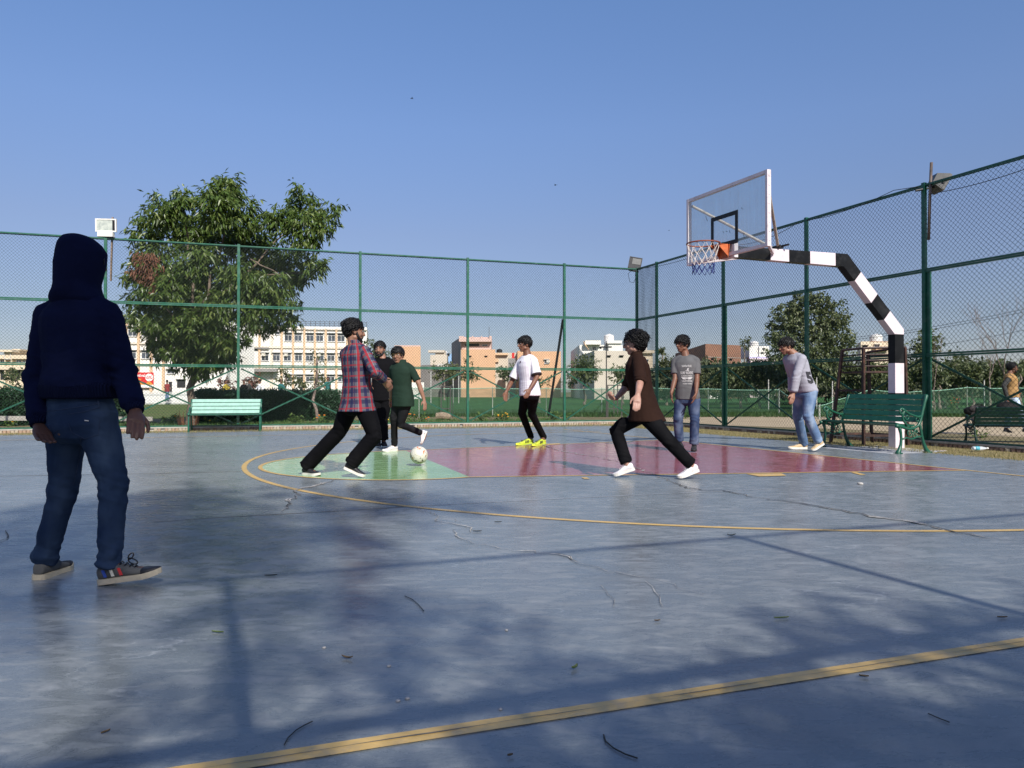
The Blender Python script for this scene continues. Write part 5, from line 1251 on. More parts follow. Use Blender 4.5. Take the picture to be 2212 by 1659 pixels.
# grass blades: field edge and dry tufts inside the kerb
def blades(name, label, n, region, h, m, seed):
    g = np.random.default_rng(seed); P = np.array([region(g) for _ in range(n)])
    a = g.uniform(0, 2 * PI, n); hh = h * g.uniform(.5, 1.3, n); wv_ = h * .10
    lean = g.normal(size=(n, 2)) * .45 * hh[:, None]
    s_ = np.stack([np.cos(a), np.sin(a), np.zeros(n)], 1) * wv_
    tip = P + np.concatenate([lean, hh[:, None]], 1)
    v = np.stack([P - s_, P + s_, tip], 1).reshape(-1, 3)
    me = bpy.data.meshes.new(name); me.from_pydata(v.tolist(), [], np.arange(3 * n).reshape(-1, 3).tolist()); me.materials.append(m); o = put(name, me); o['kind'] = 'stuff'; o['label'] = label; o['category'] = 'grass'
GRS = leafmat('dry_blade', [(.30, .24, .11), (.22, .19, .08), (.14, .14, .045), (.34, .28, .14)], .7, .2)
GRGD = leafmat('field_blade', [(.02, .06, .012), (.035, .085, .018), (.05, .10, .025)], .6, .2)
GRG = leafmat('green_blade', [(.04, .12, .02), (.07, .16, .03), (.10, .17, .05), (.05, .10, .02)], .6, .25)
def reg_in(g):
    if g.random() < .45: p = FA + uf * g.uniform(-1, 15.6) - nf * g.uniform(.1, 1.0)
    else: p = FC + ur * g.uniform(.2, 13.5) + ins_r * g.uniform(.1, 1.35)
    return (p.x, p.y, .002)
blades('dry_grass', 'short dry grass along the inside of the kerb', 26000, reg_in, .035, GRS, 1)
def reg_out(g):
    px = g.uniform(-30, 1400); Y = g.uniform(0, 1) ** 1.5 * 7; f = FA + uf * ((px / 1380) * 15.8); p = f + nf * (.25 + Y); return (p.x, p.y, OUT_Z)
blades('grass_verge', 'patchy green grass behind the far fence', 16000, reg_out, .11, GRG, 2)
def reg_fld(g):
    px = g.uniform(820, 2300); Y = 31 + g.uniform(0, 1) * 9; return (xat(px, Y), Y, OUT_Z)
blades('field_grass', 'taller green grass seen through the shade net', 30000, reg_fld, .17, GRGD, 3)

# trees on the photographer's side, whose shade falls on the court
def shade_tree(label, base, cl_, seed, dens=1.0):
    c0 = V(cl_[2][0]); tree('broadleaf_tree', label, 'tree', base, c0, .12, cl_, .17, .055, LEAF_A, BARK, seed, limbs=[(c0, V(c), .016, .008) for c, r, n in cl_[1:]], per=9, spread=.32, droop=.6, dens=dens)
r_ = random.Random(41)
SH1 = [((.6, -4.1, 4.6), (.6, .6, .5), 40), ((-.1, -4.0, 4.3), (.5, .5, .4), 26), ((.35, -2.5, 6.9), (.85, .7, .7), 75), ((-.1, -1.9, 6.2), (.6, .6, .6), 45), ((.9, -2.2, 7.6), (.6, .6, .6), 40)]
for i in range(11):
    a = r_.uniform(0, 2 * PI); q = r_.uniform(.35, 1.0); rr = r_.uniform(.5, .8)
    SH1.append(((1.5 + 1.9 * q * math.cos(a), -3.5 + 1.0 * q * math.sin(a), 7.0 + r_.uniform(-1.0, 1.2)), (rr, rr, rr * .8), int(85 * rr * rr) + 8))
SH2 = []
for i in range(34):
    rr = r_.uniform(.5, .9); SH2.append(((4.3 + r_.uniform(-2.4, 3.2), -3.9 + r_.uniform(-.9, .9), 4.3 + r_.uniform(-.8, .7)), (rr, rr, rr * .75), int(85 * rr * rr) + 8))
def farther(cl_, k, rk):
    out = []
    for c, r, n in cl_:
        c = V(c); g = c + V((SUN_DIR.x, SUN_DIR.y, 0)) * (c.z / math.tan(SUN_EL)); g.z = 0
        out.append((tuple(g + (c - g) * k), tuple(x * rk for x in r), int(n * rk * rk)))
    return out
SH1 = farther(SH1, 1.6, 1.12); SH2 = farther(SH2, 1.5, 1.1)
shade_tree('tall broadleaf tree behind the photographer shading the left of the court', (-2.0, -10.5, OUT_Z), SH1, 201)
shade_tree('broad low tree behind the photographer shading the near corner of the court', (10.5, -9.0, OUT_Z), SH2, 202)
# ================================================================ people
def smooth_remesh(mb, voxel, it=4, fac=.5):
    me0 = mb.mesh('tmp'); fixn(me0)
    o = bpy.data.objects.new('tmp', me0); COL.objects.link(o)
    r = o.modifiers.new('r', 'REMESH'); r.mode = 'VOXEL'; r.voxel_size = voxel
    if it: s_ = o.modifiers.new('s', 'SMOOTH'); s_.factor = fac; s_.iterations = it
    dg = bpy.context.evaluated_depsgraph_get(); me = bpy.data.meshes.new_from_object(o.evaluated_get(dg))
    bpy.data.objects.remove(o); bpy.data.meshes.remove(me0)
    me.polygons.foreach_set('use_smooth', [True] * len(me.polygons)); me.update(); return me
def coords(me):
    a = np.empty(len(me.vertices) * 3, 'f4'); me.vertices.foreach_get('co', a); return a.reshape(-1, 3)
def normals(me):
    a = np.empty(len(me.vertices) * 3, 'f4'); me.vertex_normals.foreach_get('vector', a); return a.reshape(-1, 3)
def pattern(me, segs, ref, amp=0.0, seed=0, seam=None, crease=()):
    """cloth coordinates (round the limb, along it) as a UV layer, and folds pushed along the normal"""
    P = coords(me); N = normals(me); best = np.full(len(P), 1e9); U = np.zeros((len(P), 2)); 
    for a, b_, rad in segs:
        a = np.array(a); b_ = np.array(b_); d = b_ - a; L_ = np.linalg.norm(d); d = d / L_
        t = np.clip((P - a) @ d, 0, L_); q = a + t[:, None] * d; v = P - q; dist = np.linalg.norm(v, axis=1) / rad
        x = np.cross(d, ref); x /= np.linalg.norm(x) + 1e-9; y = np.cross(d, x)
        ang = np.arctan2(v @ x, v @ y); m = dist < best
        best[m] = dist[m]; U[m, 0] = ang[m] * rad; U[m, 1] = ((P - a) @ d)[m] + a[2]
    if amp:
        g = np.random.default_rng(seed); h = np.zeros(len(P))
        wp = P + .02 * np.sin(P[:, [1, 2, 0]] * 17 + seed)
        for i in range(9):
            k = g.normal(size=3) * [11, 11, 26]; h += np.sin(wp @ k + g.uniform(0, 6)) ** 3 * g.uniform(.4, 1)
        h = h / 4.0 + .05
        wgt = np.ones(len(P)) * .55
        for c, rr, am in crease:
            dd = np.linalg.norm(P - np.array(c), axis=1); e = np.exp(-(dd / rr) ** 2); wgt += e * am
            h += e * am * .38 * np.sin(P[:, 2] * g.uniform(70, 120) + 2.6 * np.sin(P[:, 0] * 24 + P[:, 1] * 31 + P[:, 2] * 19) + seed)
        P = P + N * (h * wgt * amp)[:, None]; me.vertices.foreach_set('co', P.astype('f4').ravel()); me.update()
    uv = me.uv_layers.new(name='cloth'); li = np.empty(len(me.loops), 'i4'); me.loops.foreach_get('vertex_index', li)
    uv.data.foreach_set('uv', U[li].astype('f4').ravel()); return me
def cloth(name, col, rough=.85, weave=900, fade=None, var=.12, bstr=.12):
    m, nt, b = newmat(name); co = objco(nt)
    c = ramp(nt, [(.3, tuple(x * (1 - var) for x in col)), (.7, tuple(min(1, x * (1 + var)) for x in col))], noise(nt, co, 9, 5)).outputs[0]
    if fade: c = mixc(nt, c, fade, ramp(nt, [(.45, (0, 0, 0)), (.72, (.75,) * 3)], noise(nt, objco(nt, (1, 1, .55)), 6, 3, .5)).outputs[0])
    nt.links.new(c, b.inputs['Base Color']); b.inputs['Roughness'].default_value = rough; b.inputs['Specular IOR Level'].default_value = .06
    bump(nt, b, mth(nt, 'ADD', mth(nt, 'MULTIPLY', noise(nt, co, 45, 4), .8), mth(nt, 'MULTIPLY', noise(nt, co, weave, 2), .25)), bstr, .01); return m
def plaid(name):
    m, nt, b = newmat(name); u = nn(nt, 'ShaderNodeUVMap'); sx = nn(nt, 'ShaderNodeSeparateXYZ'); nt.links.new(u.outputs[0], sx.inputs[0])
    def band(v, per, off, wd):
        f = mth(nt, 'FRACT', mth(nt, 'ADD', mth(nt, 'DIVIDE', v, per), off)); return mth(nt, 'LESS_THAN', f, wd)
    c = (0.082, 0.084, 0.10)
    X, Y = sx.outputs[0], sx.outputs[1]
    c = mixc(nt, c, (0.012, 0.013, 0.045), mth(nt, 'MULTIPLY', band(Y, .115, .1, .36), .75))
    c = mixc(nt, c, (0.012, 0.013, 0.05), mth(nt, 'MULTIPLY', band(X, .115, .0, .25), .85))
    c = mixc(nt, c, (0.24, 0.018, 0.026), mth(nt, 'MULTIPLY', band(Y, .115, .58, .15), .7))
    c = mixc(nt, c, (0.27, 0.018, 0.026), mth(nt, 'MULTIPLY', band(X, .115, .5, .19), .85))
    c = mixc(nt, c, (.4, .4, .45), mth(nt, 'MULTIPLY', band(X, .115, .27, .025), .4))
    nt.links.new(c, b.inputs['Base Color']); b.inputs['Roughness'].default_value = .85; b.inputs['Specular IOR Level'].default_value = .2
    bump(nt, b, noise(nt, objco(nt), 50, 4), .15, .01); return m
def pinstripe(name):
    m, nt, b = newmat(name); u = nn(nt, 'ShaderNodeUVMap'); sx = nn(nt, 'ShaderNodeSeparateXYZ'); nt.links.new(u.outputs[0], sx.inputs[0])
    f = mth(nt, 'LESS_THAN', mth(nt, 'FRACT', mth(nt, 'DIVIDE', sx.outputs[0], .042)), .09)
    nt.links.new(mixc(nt, (.72, .70, .74), (.28, .25, .33), mth(nt, 'MULTIPLY', f, .8)), b.inputs['Base Color']); b.inputs['Roughness'].default_value = .85
    bump(nt, b, noise(nt, objco(nt), 40, 4), .12, .01); return m
def hstripe(name, a, c):
    m, nt, b = newmat(name); u = nn(nt, 'ShaderNodeUVMap'); sx = nn(nt, 'ShaderNodeSeparateXYZ'); nt.links.new(u.outputs[0], sx.inputs[0])
    f = mth(nt, 'LESS_THAN', mth(nt, 'FRACT', mth(nt, 'DIVIDE', sx.outputs[1], .14)), .5); nt.links.new(mixc(nt, a, c, f), b.inputs['Base Color']); b.inputs['Roughness'].default_value = .9; return m
def skin(name, col):
    m, nt, b = newmat(name); co = objco(nt)
    c = ramp(nt, [(.3, tuple(x * .86 for x in col)), (.7, tuple(x * 1.1 for x in col))], noise(nt, co, 14, 4)).outputs[0]
    nt.links.new(c, b.inputs['Base Color']); b.inputs['Roughness'].default_value = .5; b.inputs['Specular IOR Level'].default_value = .35
    b.inputs['Subsurface Weight'].default_value = .08; b.inputs['Subsurface Radius'].default_value = (.01, .004, .002); return m
SK1 = skin('skin_tan', (0.25, 0.13, 0.085)); SK2 = skin('skin_brown', (0.165, 0.078, 0.048)); SK3 = skin('skin_light', (0.36, 0.20, 0.15)); SK4 = skin('skin_deep', (0.085, 0.042, 0.028))
HAIR = pm('black_hair', (.0055, .005, .005), .42, .3, 60, bstr=.4, bscale=220, spec=.3)
EYEW = pm('eye_white', (.55, .52, .49), .3, .05, 20); EYEB = pm('eye_dark', (.012, .008, .006), .2, .1, 20)
def lipm(sk): return sk
LIP = pm('lip_brown', (.16, .065, .055), .5, .1, 30)
BLKCL = cloth('black_cotton', (.005, .005, .006)); BLKDN = cloth('black_denim', (.004, .004, .005), fade=(.009, .009, .010)); CHAR = cloth('charcoal_denim', (.013, .013, .015), fade=(.024, .024, .027))
NAVY = cloth('navy_fleece', (.0052, .0078, .028), .95, bstr=.2); INDIGO = cloth('indigo_denim', (.016, .030, .062), fade=(.050, .080, .13), bstr=.25); BLUEJ = cloth('faded_blue_denim', (.10, .16, .27), fade=(.32, .40, .50), bstr=.25)
MIDJ = cloth('mid_blue_denim', (.035, .055, .11), fade=(.17, .21, .29), bstr=.25)
BROWN = cloth('brown_corduroy', (.023, .0115, .0085), .9, bstr=.25); GREYT = cloth('grey_jersey', (.105, .105, .108)); GREENP = cloth('dark_green_pique', (.016, .031, .022)); HEATH = cloth('heather_grey_fleece', (.31, .31, .355), .95)
TAN = cloth('tan_vest_cloth', (.33, .20, .085)); PALEJ2 = cloth('pale_jeans', (.42, .52, .66)); DGREY = cloth('dark_grey_knit', (.05, .05, .048)); WHITET = cloth('white_cotton', (.68, .69, .74)); REDS = cloth('dull_red_cotton', (.22, .04, .04)); TEALS = cloth('teal_cotton', (.03, .12, .12))
PLAID = plaid('plaid_flannel'); PIN = pinstripe('pinstripe_jersey'); BEE = hstripe('yellow_black_stripes', (.55, .42, .03), (.02, .02, .02))
SOLEW = pm('sole_white', (.66, .63, .57), .6, .1, 20, dirt=(.35, .3, .24), dirt_amt=.5, dirt_scale=16); SOLEC = pm('sole_cream', (.50, .43, .30), .6, .1, 20, dirt=(.2, .17, .12), dirt_amt=.5, dirt_scale=16); SOLEK = pm('sole_black', (.02, .02, .02), .6, .1, 20)
SH_W = pm('shoe_white', (.66, .63, .64), .55, .08, 14, bstr=.1); SH_K = pm('shoe_black', (.017, .017, .02), .6, .15, 14, bstr=.1); SH_Y = pm('shoe_neon_yellow', (.60, .70, .06), .5, .06, 14); SH_O = pm('shoe_orange', (.75, .16, .05), .5, .06, 14); SH_T = pm('shoe_tan', (.50, .37, .21), .7, .1, 14, bstr=.1); SH_G = pm('shoe_grey_canvas', (.085, .085, .08), .85, .12, 20, bstr=.2)
LENSG, nt, b = newmat('spectacle_lens'); b.inputs['Base Color'].default_value = (.9, .95, .95, 1); b.inputs['Alpha'].default_value = .18; b.inputs['Roughness'].default_value = .05
GOLD = pm('gold_wire', (.5, .32, .1), .3, .1, 10, metal=.8)

def ik(a, px, L_, sgn):
    """point on the sight line of pixel px at distance L_ from joint a (sgn +1 farther, -1 nearer)"""
    o = V((0, 0, CAM_H)); d = ray(*px).normalized(); m = (a - o).dot(d); c = (a - o).length_squared - m * m
    q = L_ * L_ - c; return o + d * (m + sgn * math.sqrt(max(q, 0)))
def frame_of(f, up=V((0, 0, 1))):
    f = V(f).normalized(); r = f.cross(up).normalized(); return M((tuple(r), tuple(f), tuple(r.cross(f)))).transposed()    # x right, y forward, z up
def hand(mb, wr, tip, side, palm, s=1.0, curl=.5):
    d = (tip - wr).normalized(); L_ = .178 * s; side = (side - d * side.dot(d)).normalized(); palm = d.cross(side) if d.cross(side).dot(palm) > 0 else side.cross(d)
    kn = wr + d * L_ * .50
    mb.loft([(wr - d * .015 * s, side, palm, .027 * s, .020 * s), (wr + d * .02 * s, side, palm, .030 * s, .019 * s), (wr + d * .055 * s, side, palm, .040 * s, .019 * s), (kn, side, palm, .041 * s, .016 * s), (kn + d * .006 * s, side, palm, .036 * s, .012 * s)], 12, e=2.5)
    for off, ln in ((.031, .080), (.0105, .091), (-.0105, .086), (-.031, .068)):
        a = kn + side * off * s - d * .02 * s; f = ln * s; c1 = curl * .55; c2 = curl * 1.25; sp_ = side * off * .35
        b1 = a + (d * math.cos(c1 * .6) + palm * math.sin(c1 * .6) + sp_).normalized() * (f * .45 + .02 * s); b2 = b1 + (d * math.cos(c1) + palm * math.sin(c1) + sp_).normalized() * f * .32; b3 = b2 + (d * math.cos(c2) + palm * math.sin(c2)).normalized() * f * .30
        mb.tube([a, b1, b2, b3], [.0108 * s, .0104 * s, .0096 * s, .0082 * s], 8, round_ends=True)
    a = wr + d * .03 * s + side * .024 * s; b1 = a + (d * .62 + side * .70 + palm * .25).normalized() * .042 * s; b2 = b1 + (d * .92 + side * .25 + palm * .30).normalized() * .032 * s; b3 = b2 + (d * .95 + palm * .3).normalized() * .022 * s
    mb.tube([a, b1, b2, b3], [.014 * s, .0115 * s, .0105 * s, .008 * s], 8, round_ends=True)
def shoe(par, heel, toe, m, sole, s=1.0, tip=None, laces=True, stripes=None, up=V((0, 0, 1)), w=1.0):
    f = (toe - heel).normalized(); L_ = (toe - heel).length; r = f.cross(up).normalized(); u = r.cross(f)
    q = lambda y, z, x=0: heel + f * (y * L_) + u * z * s + r * x * s
    prof = [(0.0, .010), (.012, .022), (.04, .032), (.08, .036), (.15, .038), (.30, .036), (.45, .037), (.62, .044), (.75, .046), (.86, .041), (.93, .032), (.975, .020), (1.0, .006)]
    k = MB(); rise = lambda y: .012 * max(0, (y - .72) / .28) ** 2
    secs = []
    for z0 in (.0, .024):
        pass
    n = len(prof); vs = []; fs = []
    for z in (0.0, .026):
        for y, hw in prof: vs.append(q(y, z + rise(y) * 1.2, -hw * w))
        for y, hw in prof[::-1]: vs.append(q(y, z + rise(y) * 1.2, hw * w))
    nn_ = 2 * n; fs = [tuple(range(nn_ - 1, -1, -1)), tuple(range(nn_, 2 * nn_))] + [(i, (i + 1) % nn_, nn_ + (i + 1) % nn_, nn_ + i) for i in range(nn_)]
    k.add(vs, fs); 
    kb = MB(); hts = [(0.02, .075, .027), (.10, .088, .033), (.22, .090, .034), (.34, .086, .034), (.46, .074, .036), (.60, .058, .041), (.74, .047, .043), (.86, .040, .035), (.95, .033, .021), (.99, .028, .008)]
    kb.loft([(q(y, .022 + (h - .022) / 2 + rise(y)), r, u, hw * w * s, (h - .016) / 2 * s) for y, h, hw in hts], 14, e=2.6)
    me = smooth_remesh(kb, .008 * max(s, .8), 2); o = put('shoe', me, m, par); 
    me2 = k.mesh('sole'); fixn(me2); put('sole', me2, sole, o)
    if tip:
        kt = MB(); kt.loft([(q(y, .022 + (h - .022) / 2 + rise(y)), r, u, (hw * w + .002) * s, (h - .011) / 2 * s) for y, h, hw in hts if tip[1] <= y <= tip[2]], 14, e=2.6); put('toe_cap', kt, tip[0], o, smooth=True)
    if laces:
        kl = MB()
        for i in range(4):
            y = .40 + .07 * i; h = .082 - .009 * i
            kl.tube([q(y, h, -.02), q(y + .01, h + .012, 0), q(y, h, .02)], .003 * s, 5)
        put('lace', kl, SOLEW if laces == 'w' else BLACKM, o)
    if stripes:
        for i, (y, m_) in enumerate(stripes[0]):
            ks = MB(); sx = stripes[1]
            for z0, z1 in ((.034, .052), (.052, .07)):
                hw = .0385; ks.add([q(y + (z0 - .034) * -.9, z0, sx * hw), q(y + .05 + (z0 - .034) * -.9, z0, sx * hw), q(y + .05 + (z1 - .034) * -.9, z1, sx * (hw - .001)), q(y + (z1 - .034) * -.9, z1, sx * (hw - .001))], [(0, 1, 2, 3)])
            put('stripe', ks, m_, o)
    return o
def torso(mb, pel, sh, neck_top, lat_p, lat_s, fw_p, fw_s, s, g, hem=None, hemw=None, upto=1.0, belly=0.0, hemd=.128):
    """elliptical sections from below the pelvis to the neck; g = how far the cloth stands off"""
    ax = lambda t: (lat_p.lerp(lat_s, t)).normalized(); ay = lambda t: (fw_p.lerp(fw_s, t)).normalized()
    up = (sh - pel)
    pr = [(0.0, .170 if g > 0 else .155, .124 if g > 0 else .108, 0), (.18, .156 if g > 0 else .148, .112 if g > 0 else .106, 0.004), (.36, .140, .103, .008), (.55, .152, .110, .012), (.72, .162, .114, .012), (.83, .160, .106, .006), (.92, .132, .090, .000), (.985, .092, .074, -.004), (1.05, .066, .064, -.004)]
    secs = []
    if hem: secs.append((pel - up.normalized() * hem, ax(0), ay(0), (hemw or .170) * s + g, hemd * s + g))
    for t, rx, ry, fo in pr:
        if t > upto: break
        if hem and t * up.length < -hem + .03: continue
        secs.append((pel + up * t + ay(t) * fo * s, ax(t), ay(t), rx * s + g * (1.0 if t < .9 else .55), ry * s + g * (1.0 if t < .9 else .55) + belly * math.exp(-((t - .3) / .25) ** 2)))
    mb.loft(secs, 24, e=2.3)
def person(label, J, skinm, hairm=HAIR, group='young men playing football on the court', cat='person'):
    s = J.get('s', 1.0); vx = J.get('vox', .008); Y = J['Y']; T = J['T']
    tq = lambda p: at(*T(p[0], p[1]), p[2] if len(p) > 2 else Y)
    root = J['root']; L0 = lambda p: p - root
    fs_, fp = V(J['tf']).normalized(), V(J.get('pf', J['tf'])).normalized()
    lat_s = fs_.cross(V((0, 0, 1))).normalized(); lat_p = fp.cross(V((0, 0, 1))).normalized()    # towards the person's right
    pel = tq(J['pel']); sh = tq(J['sh']); hc = tq(J['head'])
    lat_s = (lat_s + V((0, 0, J.get('roll', 0)))).normalized()
    shw = J.get('shw', .160) * s; hipw = .088 * s
    sh = sh + V((0, 0, J.get('lift', .05) * s)); SHR, SHL = sh + lat_s * shw - V((0, 0, .082 * s)), sh - lat_s * shw - V((0, 0, .082 * s))
    HPR, HPL = pel + lat_p * hipw, pel - lat_p * hipw
    arms = []
    for key, A in (('aR', SHR), ('aL', SHL)):
        e_, w_, t_, se, sw, = J[key][:5]
        E_ = ik(A, T(*e_), .285 * s, se); W_ = ik(E_, T(*w_), .255 * s, sw); H_ = ik(W_, T(*t_), .16 * s, J[key][5] if len(J[key]) > 5 else 0 or sw)
        arms.append((A, E_, W_, H_))
    legs = []
    for key, Hp in (('lR', HPR), ('lL', HPL)):
        kx, ky, kd, heel, toe = J[key]
        hl = tq(heel) if len(heel) > 2 else gr(*T(*heel[:2])); to = tq(toe) if len(toe) > 2 else gr(*T(*toe[:2]))
        f = (to - hl).normalized(); upv = V((0, 0, 1)); r_ = f.cross(upv).normalized(); u_ = r_.cross(f)
        an = hl + f * .062 * s + u_ * .10 * s
        kn = at(*T(kx, ky), (Hp.y + an.y) / 2 + kd); legs.append((Hp, kn, an, hl, to))
    hf = V(J['hf']).normalized(); HR = frame_of(hf); hp = lambda x, y, z: hc + HR @ V((x, y, z)) * (s * J.get('hs', 1.07))
    up = (sh - pel).normalized(); hs = s * J.get('hs', 1.07)
    nk = sh + up * .02 * s
    # ---- the body: one continuous surface
    b = MB()
    torso(b, pel, sh, None, lat_p, lat_s, fp, fs_, s, -.012 * s)
    b.ellip(pel - V((0, 0, .03 * s)), (.13 * s, .10 * s, .10 * s), frame_of(fp))
    b.tube([sh - up * .03 * s, nk.lerp(hp(0, -.02, -.07), .5), hp(0, -.015, -.05)], [.072 * s, .060 * s, .058 * s], 14)
    E3 = lambda c, r: b.ellip(hp(*c), [x * hs for x in r], HR, 18, 14)
    E3((0, -.012, .030), (.074, .094, .086)); E3((0, .022, -.015), (.066, .070, .070)); E3((0, .028, -.055), (.055, .056, .050)); E3((0, .052, -.088), (.034, .030, .024))
    b.tube([hp(0, .086, .018), hp(0, .101, -.008), hp(0, .108, -.022)], [.010 * hs, .013 * hs, .015 * hs], 8, round_ends=True); b.ellip(hp(0, .098, -.026), (.019 * hs, .012 * hs, .010 * hs), HR, 10, 8)
    E3((0, .079, .030), (.048, .014, .011)); E3((0, .084, -.055), (.026, .012, .013)); 
    for sx in (-1, 1): b.ellip(hp(sx * .077, -.006, -.008), (.010 * hs, .019 * hs, .031 * hs), HR, 10, 8); E3((sx * .040, .055, -.025), (.022, .022, .022)); E3((sx * .052, .01, -.06), (.020, .035, .022))
    for (A, E_, W_, H_) in arms:
        b.ellip(A, .052 * s); b.tube([A, A.lerp(E_, .5), E_], [.050 * s, .045 * s, .039 * s], 12, round_ends=True); b.tube([E_, E_.lerp(W_, .35), W_.lerp(E_, .1), W_], [.038 * s, .040 * s, .027 * s, .026 * s], 12, round_ends=True)
    for i, (A, E_, W_, H_) in enumerate(arms):
        rt = 1 if i == 0 else -1
        body_dir = (pel - W_); body_dir.z = 0; body_dir.normalize()
        cu_ = J.get('curl', .55); hand(b, W_, H_, V(J.get('thumb', fs_)), body_dir, s, cu_[i] if isinstance(cu_, tuple) else cu_)
    for (Hp, kn, an, hl, to) in legs:
        b.tube([Hp, Hp.lerp(kn, .45), kn], [.072 * s, .060 * s, .044 * s], 12, round_ends=True); b.tube([kn, kn.lerp(an, .35), an.lerp(kn, .08), an], [.042 * s, .042 * s, .033 * s, .034 * s], 12, round_ends=True); b.tube([an, hl.lerp(to, .35) + V((0, 0, .045 * s)), hl.lerp(to, .7) + V((0, 0, .03 * s))], [.036 * s, .032 * s, .026 * s], 10, round_ends=True)
    for k_ in range(len(b.v)): b.v[k_] = tuple(V(b.v[k_]) - root)
    me = smooth_remesh(b, J.get('bvox', vx), 2)
    P = put('person', me, skinm, loc=root); tag(P, label, cat, group)
    # ---- clothes
    low = J['low']; g = low.get('g', .012)
    k = MB(); k.loft([(pel + up * .09 * s, lat_p, fp, .150 * s + .006, .108 * s + .006), (pel + up * .02, lat_p, fp, .162 * s + .008, .118 * s + .008), (pel - V((0, 0, .05 * s)), lat_p, fp, .168 * s + .01, .124 * s + .01), (pel - V((0, 0, .11 * s)), lat_p, fp, .15 * s + .01, .11 * s + .01), (pel - V((0, 0, .14 * s)), lat_p, fp, .10 * s, .08 * s)], 20, e=2.4)
    segs = []; cr = []
    rk, rc_, ra = low.get('r', (.066, .058, .056))
    for (Hp, kn, an, hl, to) in legs:
        an2 = an + (kn - an).normalized() * low.get('cuff', .0)
        k.tube([Hp - V((0, 0, .01)), Hp.lerp(kn, .4), kn.lerp(Hp, .12), kn, kn.lerp(an, .3), kn.lerp(an, .7), an2], [.098 * s + g, .084 * s + g, rk * s + g * .8, rk * s + g * .6, rc_ * s + g, (rc_ + ra) / 2 * s + g, ra * s + g], 16)
        segs += [(L0(Hp), L0(kn), .085), (L0(kn), L0(an), .062)]; cr += [(L0(kn), .11, 1.3), (L0(an2) + V((0, 0, .05)), .10, 1.5), (L0(Hp), .13, .9)]
    k.v = [tuple(V(p) - root) for p in k.v]
    me = smooth_remesh(k, vx, low.get('sm', 5)); tq_ = J['top']; Q = coords(me).astype('f8'); rel = Q - np.array(pel - root); hh = rel @ np.array(up); xx = rel @ np.array(lat_p); yy = rel @ np.array(fp)
    qq = np.sqrt((xx / ((tq_.get('hemw') or .170) * s + tq_.get('g', .018) - .030)) ** 2 + (yy / (tq_.get('hemd', .128) * s + tq_.get('g', .018) - .030)) ** 2); mk = (hh > -tq_.get('hem', .10) * s + .006) & (qq > 1) & (np.sqrt(xx ** 2 + yy ** 2) < .26 * s)
    Q[mk] += ((1 / qq - 1) * xx)[mk][:, None] * np.array(lat_p) + ((1 / qq - 1) * yy)[mk][:, None] * np.array(fp); me.vertices.foreach_set('co', Q.astype('f4').ravel()); me.update()
    pattern(me, segs, np.array(fp), low.get('amp', .006) * s * .62, 3 + int(Y * 7), crease=cr)
    put('trousers', me, low['m'], P)
    tp = J['top']; g = tp.get('g', .018)
    k = MB(); torso(k, pel, sh, None, lat_p, lat_s, fp, fs_, s, g, tp.get('hem', .10) * s, tp.get('hemw'), tp.get('upto', 1.0), tp.get('belly', 0), tp.get('hemd', .128))
    segs = [(L0(pel - up * .2), L0(sh), .15)]; cr = []
    for i, (A, E_, W_, H_) in enumerate(arms):
        ln = tp.get('sleeve', (1, 1))[i]
        k.ellip(A - V((0, 0, .008)), .050 * s + g * .6); r0 = .056 * s + g
        k.tube([sh - V((0, 0, .03)), A.lerp(sh, .4), A], [.062 * s, .056 * s + g * .3, .050 * s + g * .5], 14, round_ends=True)
        up_end = A.lerp(E_, min(1, ln * 2)) if ln <= .5 else E_
        rs = tp.get('sr', (.046, .044, .036))
        if ln <= .5: k.tube([A, A.lerp(up_end, .5), up_end], [rs[0] * s + g * .8, rs[0] * s + g * .9, rs[1] * s + g * 1.1], 14); cr.append((L0(up_end), .07, 1.0))
        else:
            fe = E_.lerp(W_, (ln - .5) * 2); k.tube([A, A.lerp(E_, .5), E_], [rs[0] * s + g * .9, rs[0] * s + g * .8, rs[1] * s + g * .9], 14, round_ends=True); k.tube([E_, E_.lerp(fe, .5), fe.lerp(E_, .12), fe], [rs[1] * s + g * .9, rs[1] * s + g * .7, rs[2] * s + g, rs[2] * s + g * tp.get('cuffg', .6)], 14); cr += [(L0(E_), .10, 1.5), (L0(fe), .07, 1.2)]
        segs += [(L0(A), L0(E_), .055), (L0(E_), L0(W_), .048)]
    cr += [(L0(pel + up * .08), .22, .8), (L0(SHR - up * .08), .12, .6), (L0(SHL - up * .08), .12, .6)]
    if tp.get('collar'):
        k.loft([(nk - up * .02 * s, lat_s, fs_, .075 * s, .068 * s), (nk + up * .035 * s - fs_ * .012, lat_s, fs_, .068 * s, .066 * s)], 16)
    k.v = [tuple(V(p) - root) for p in k.v]
    me = smooth_remesh(k, vx, tp.get('sm', 10)); pattern(me, segs, np.array(-V(J['view'])) if 'view' in J else np.array(fs_), tp.get('amp', .006) * s * .62, 11 + int(Y * 5), crease=cr)
    SHT = put(tp.get('name', 'shirt'), me, tp['m'], P)
    for i, key in enumerate(('shR', 'shL')):
        hl, to = legs[i][3:5]; sp_ = dict(J['shoe']); 
        if 'stripes' in sp_: sp_['stripes'] = (sp_['stripes'], 1 if J.get('stripe_side', 1) > 0 else -1) if i == J.get('stripe_foot', 0) else None
        shoe(P, L0(hl), L0(to), sp_.pop('m'), sp_.pop('sole'), s, **sp_)
    # ---- face and hair
    lh = lambda x, y, z: L0(hp(x, y, z))
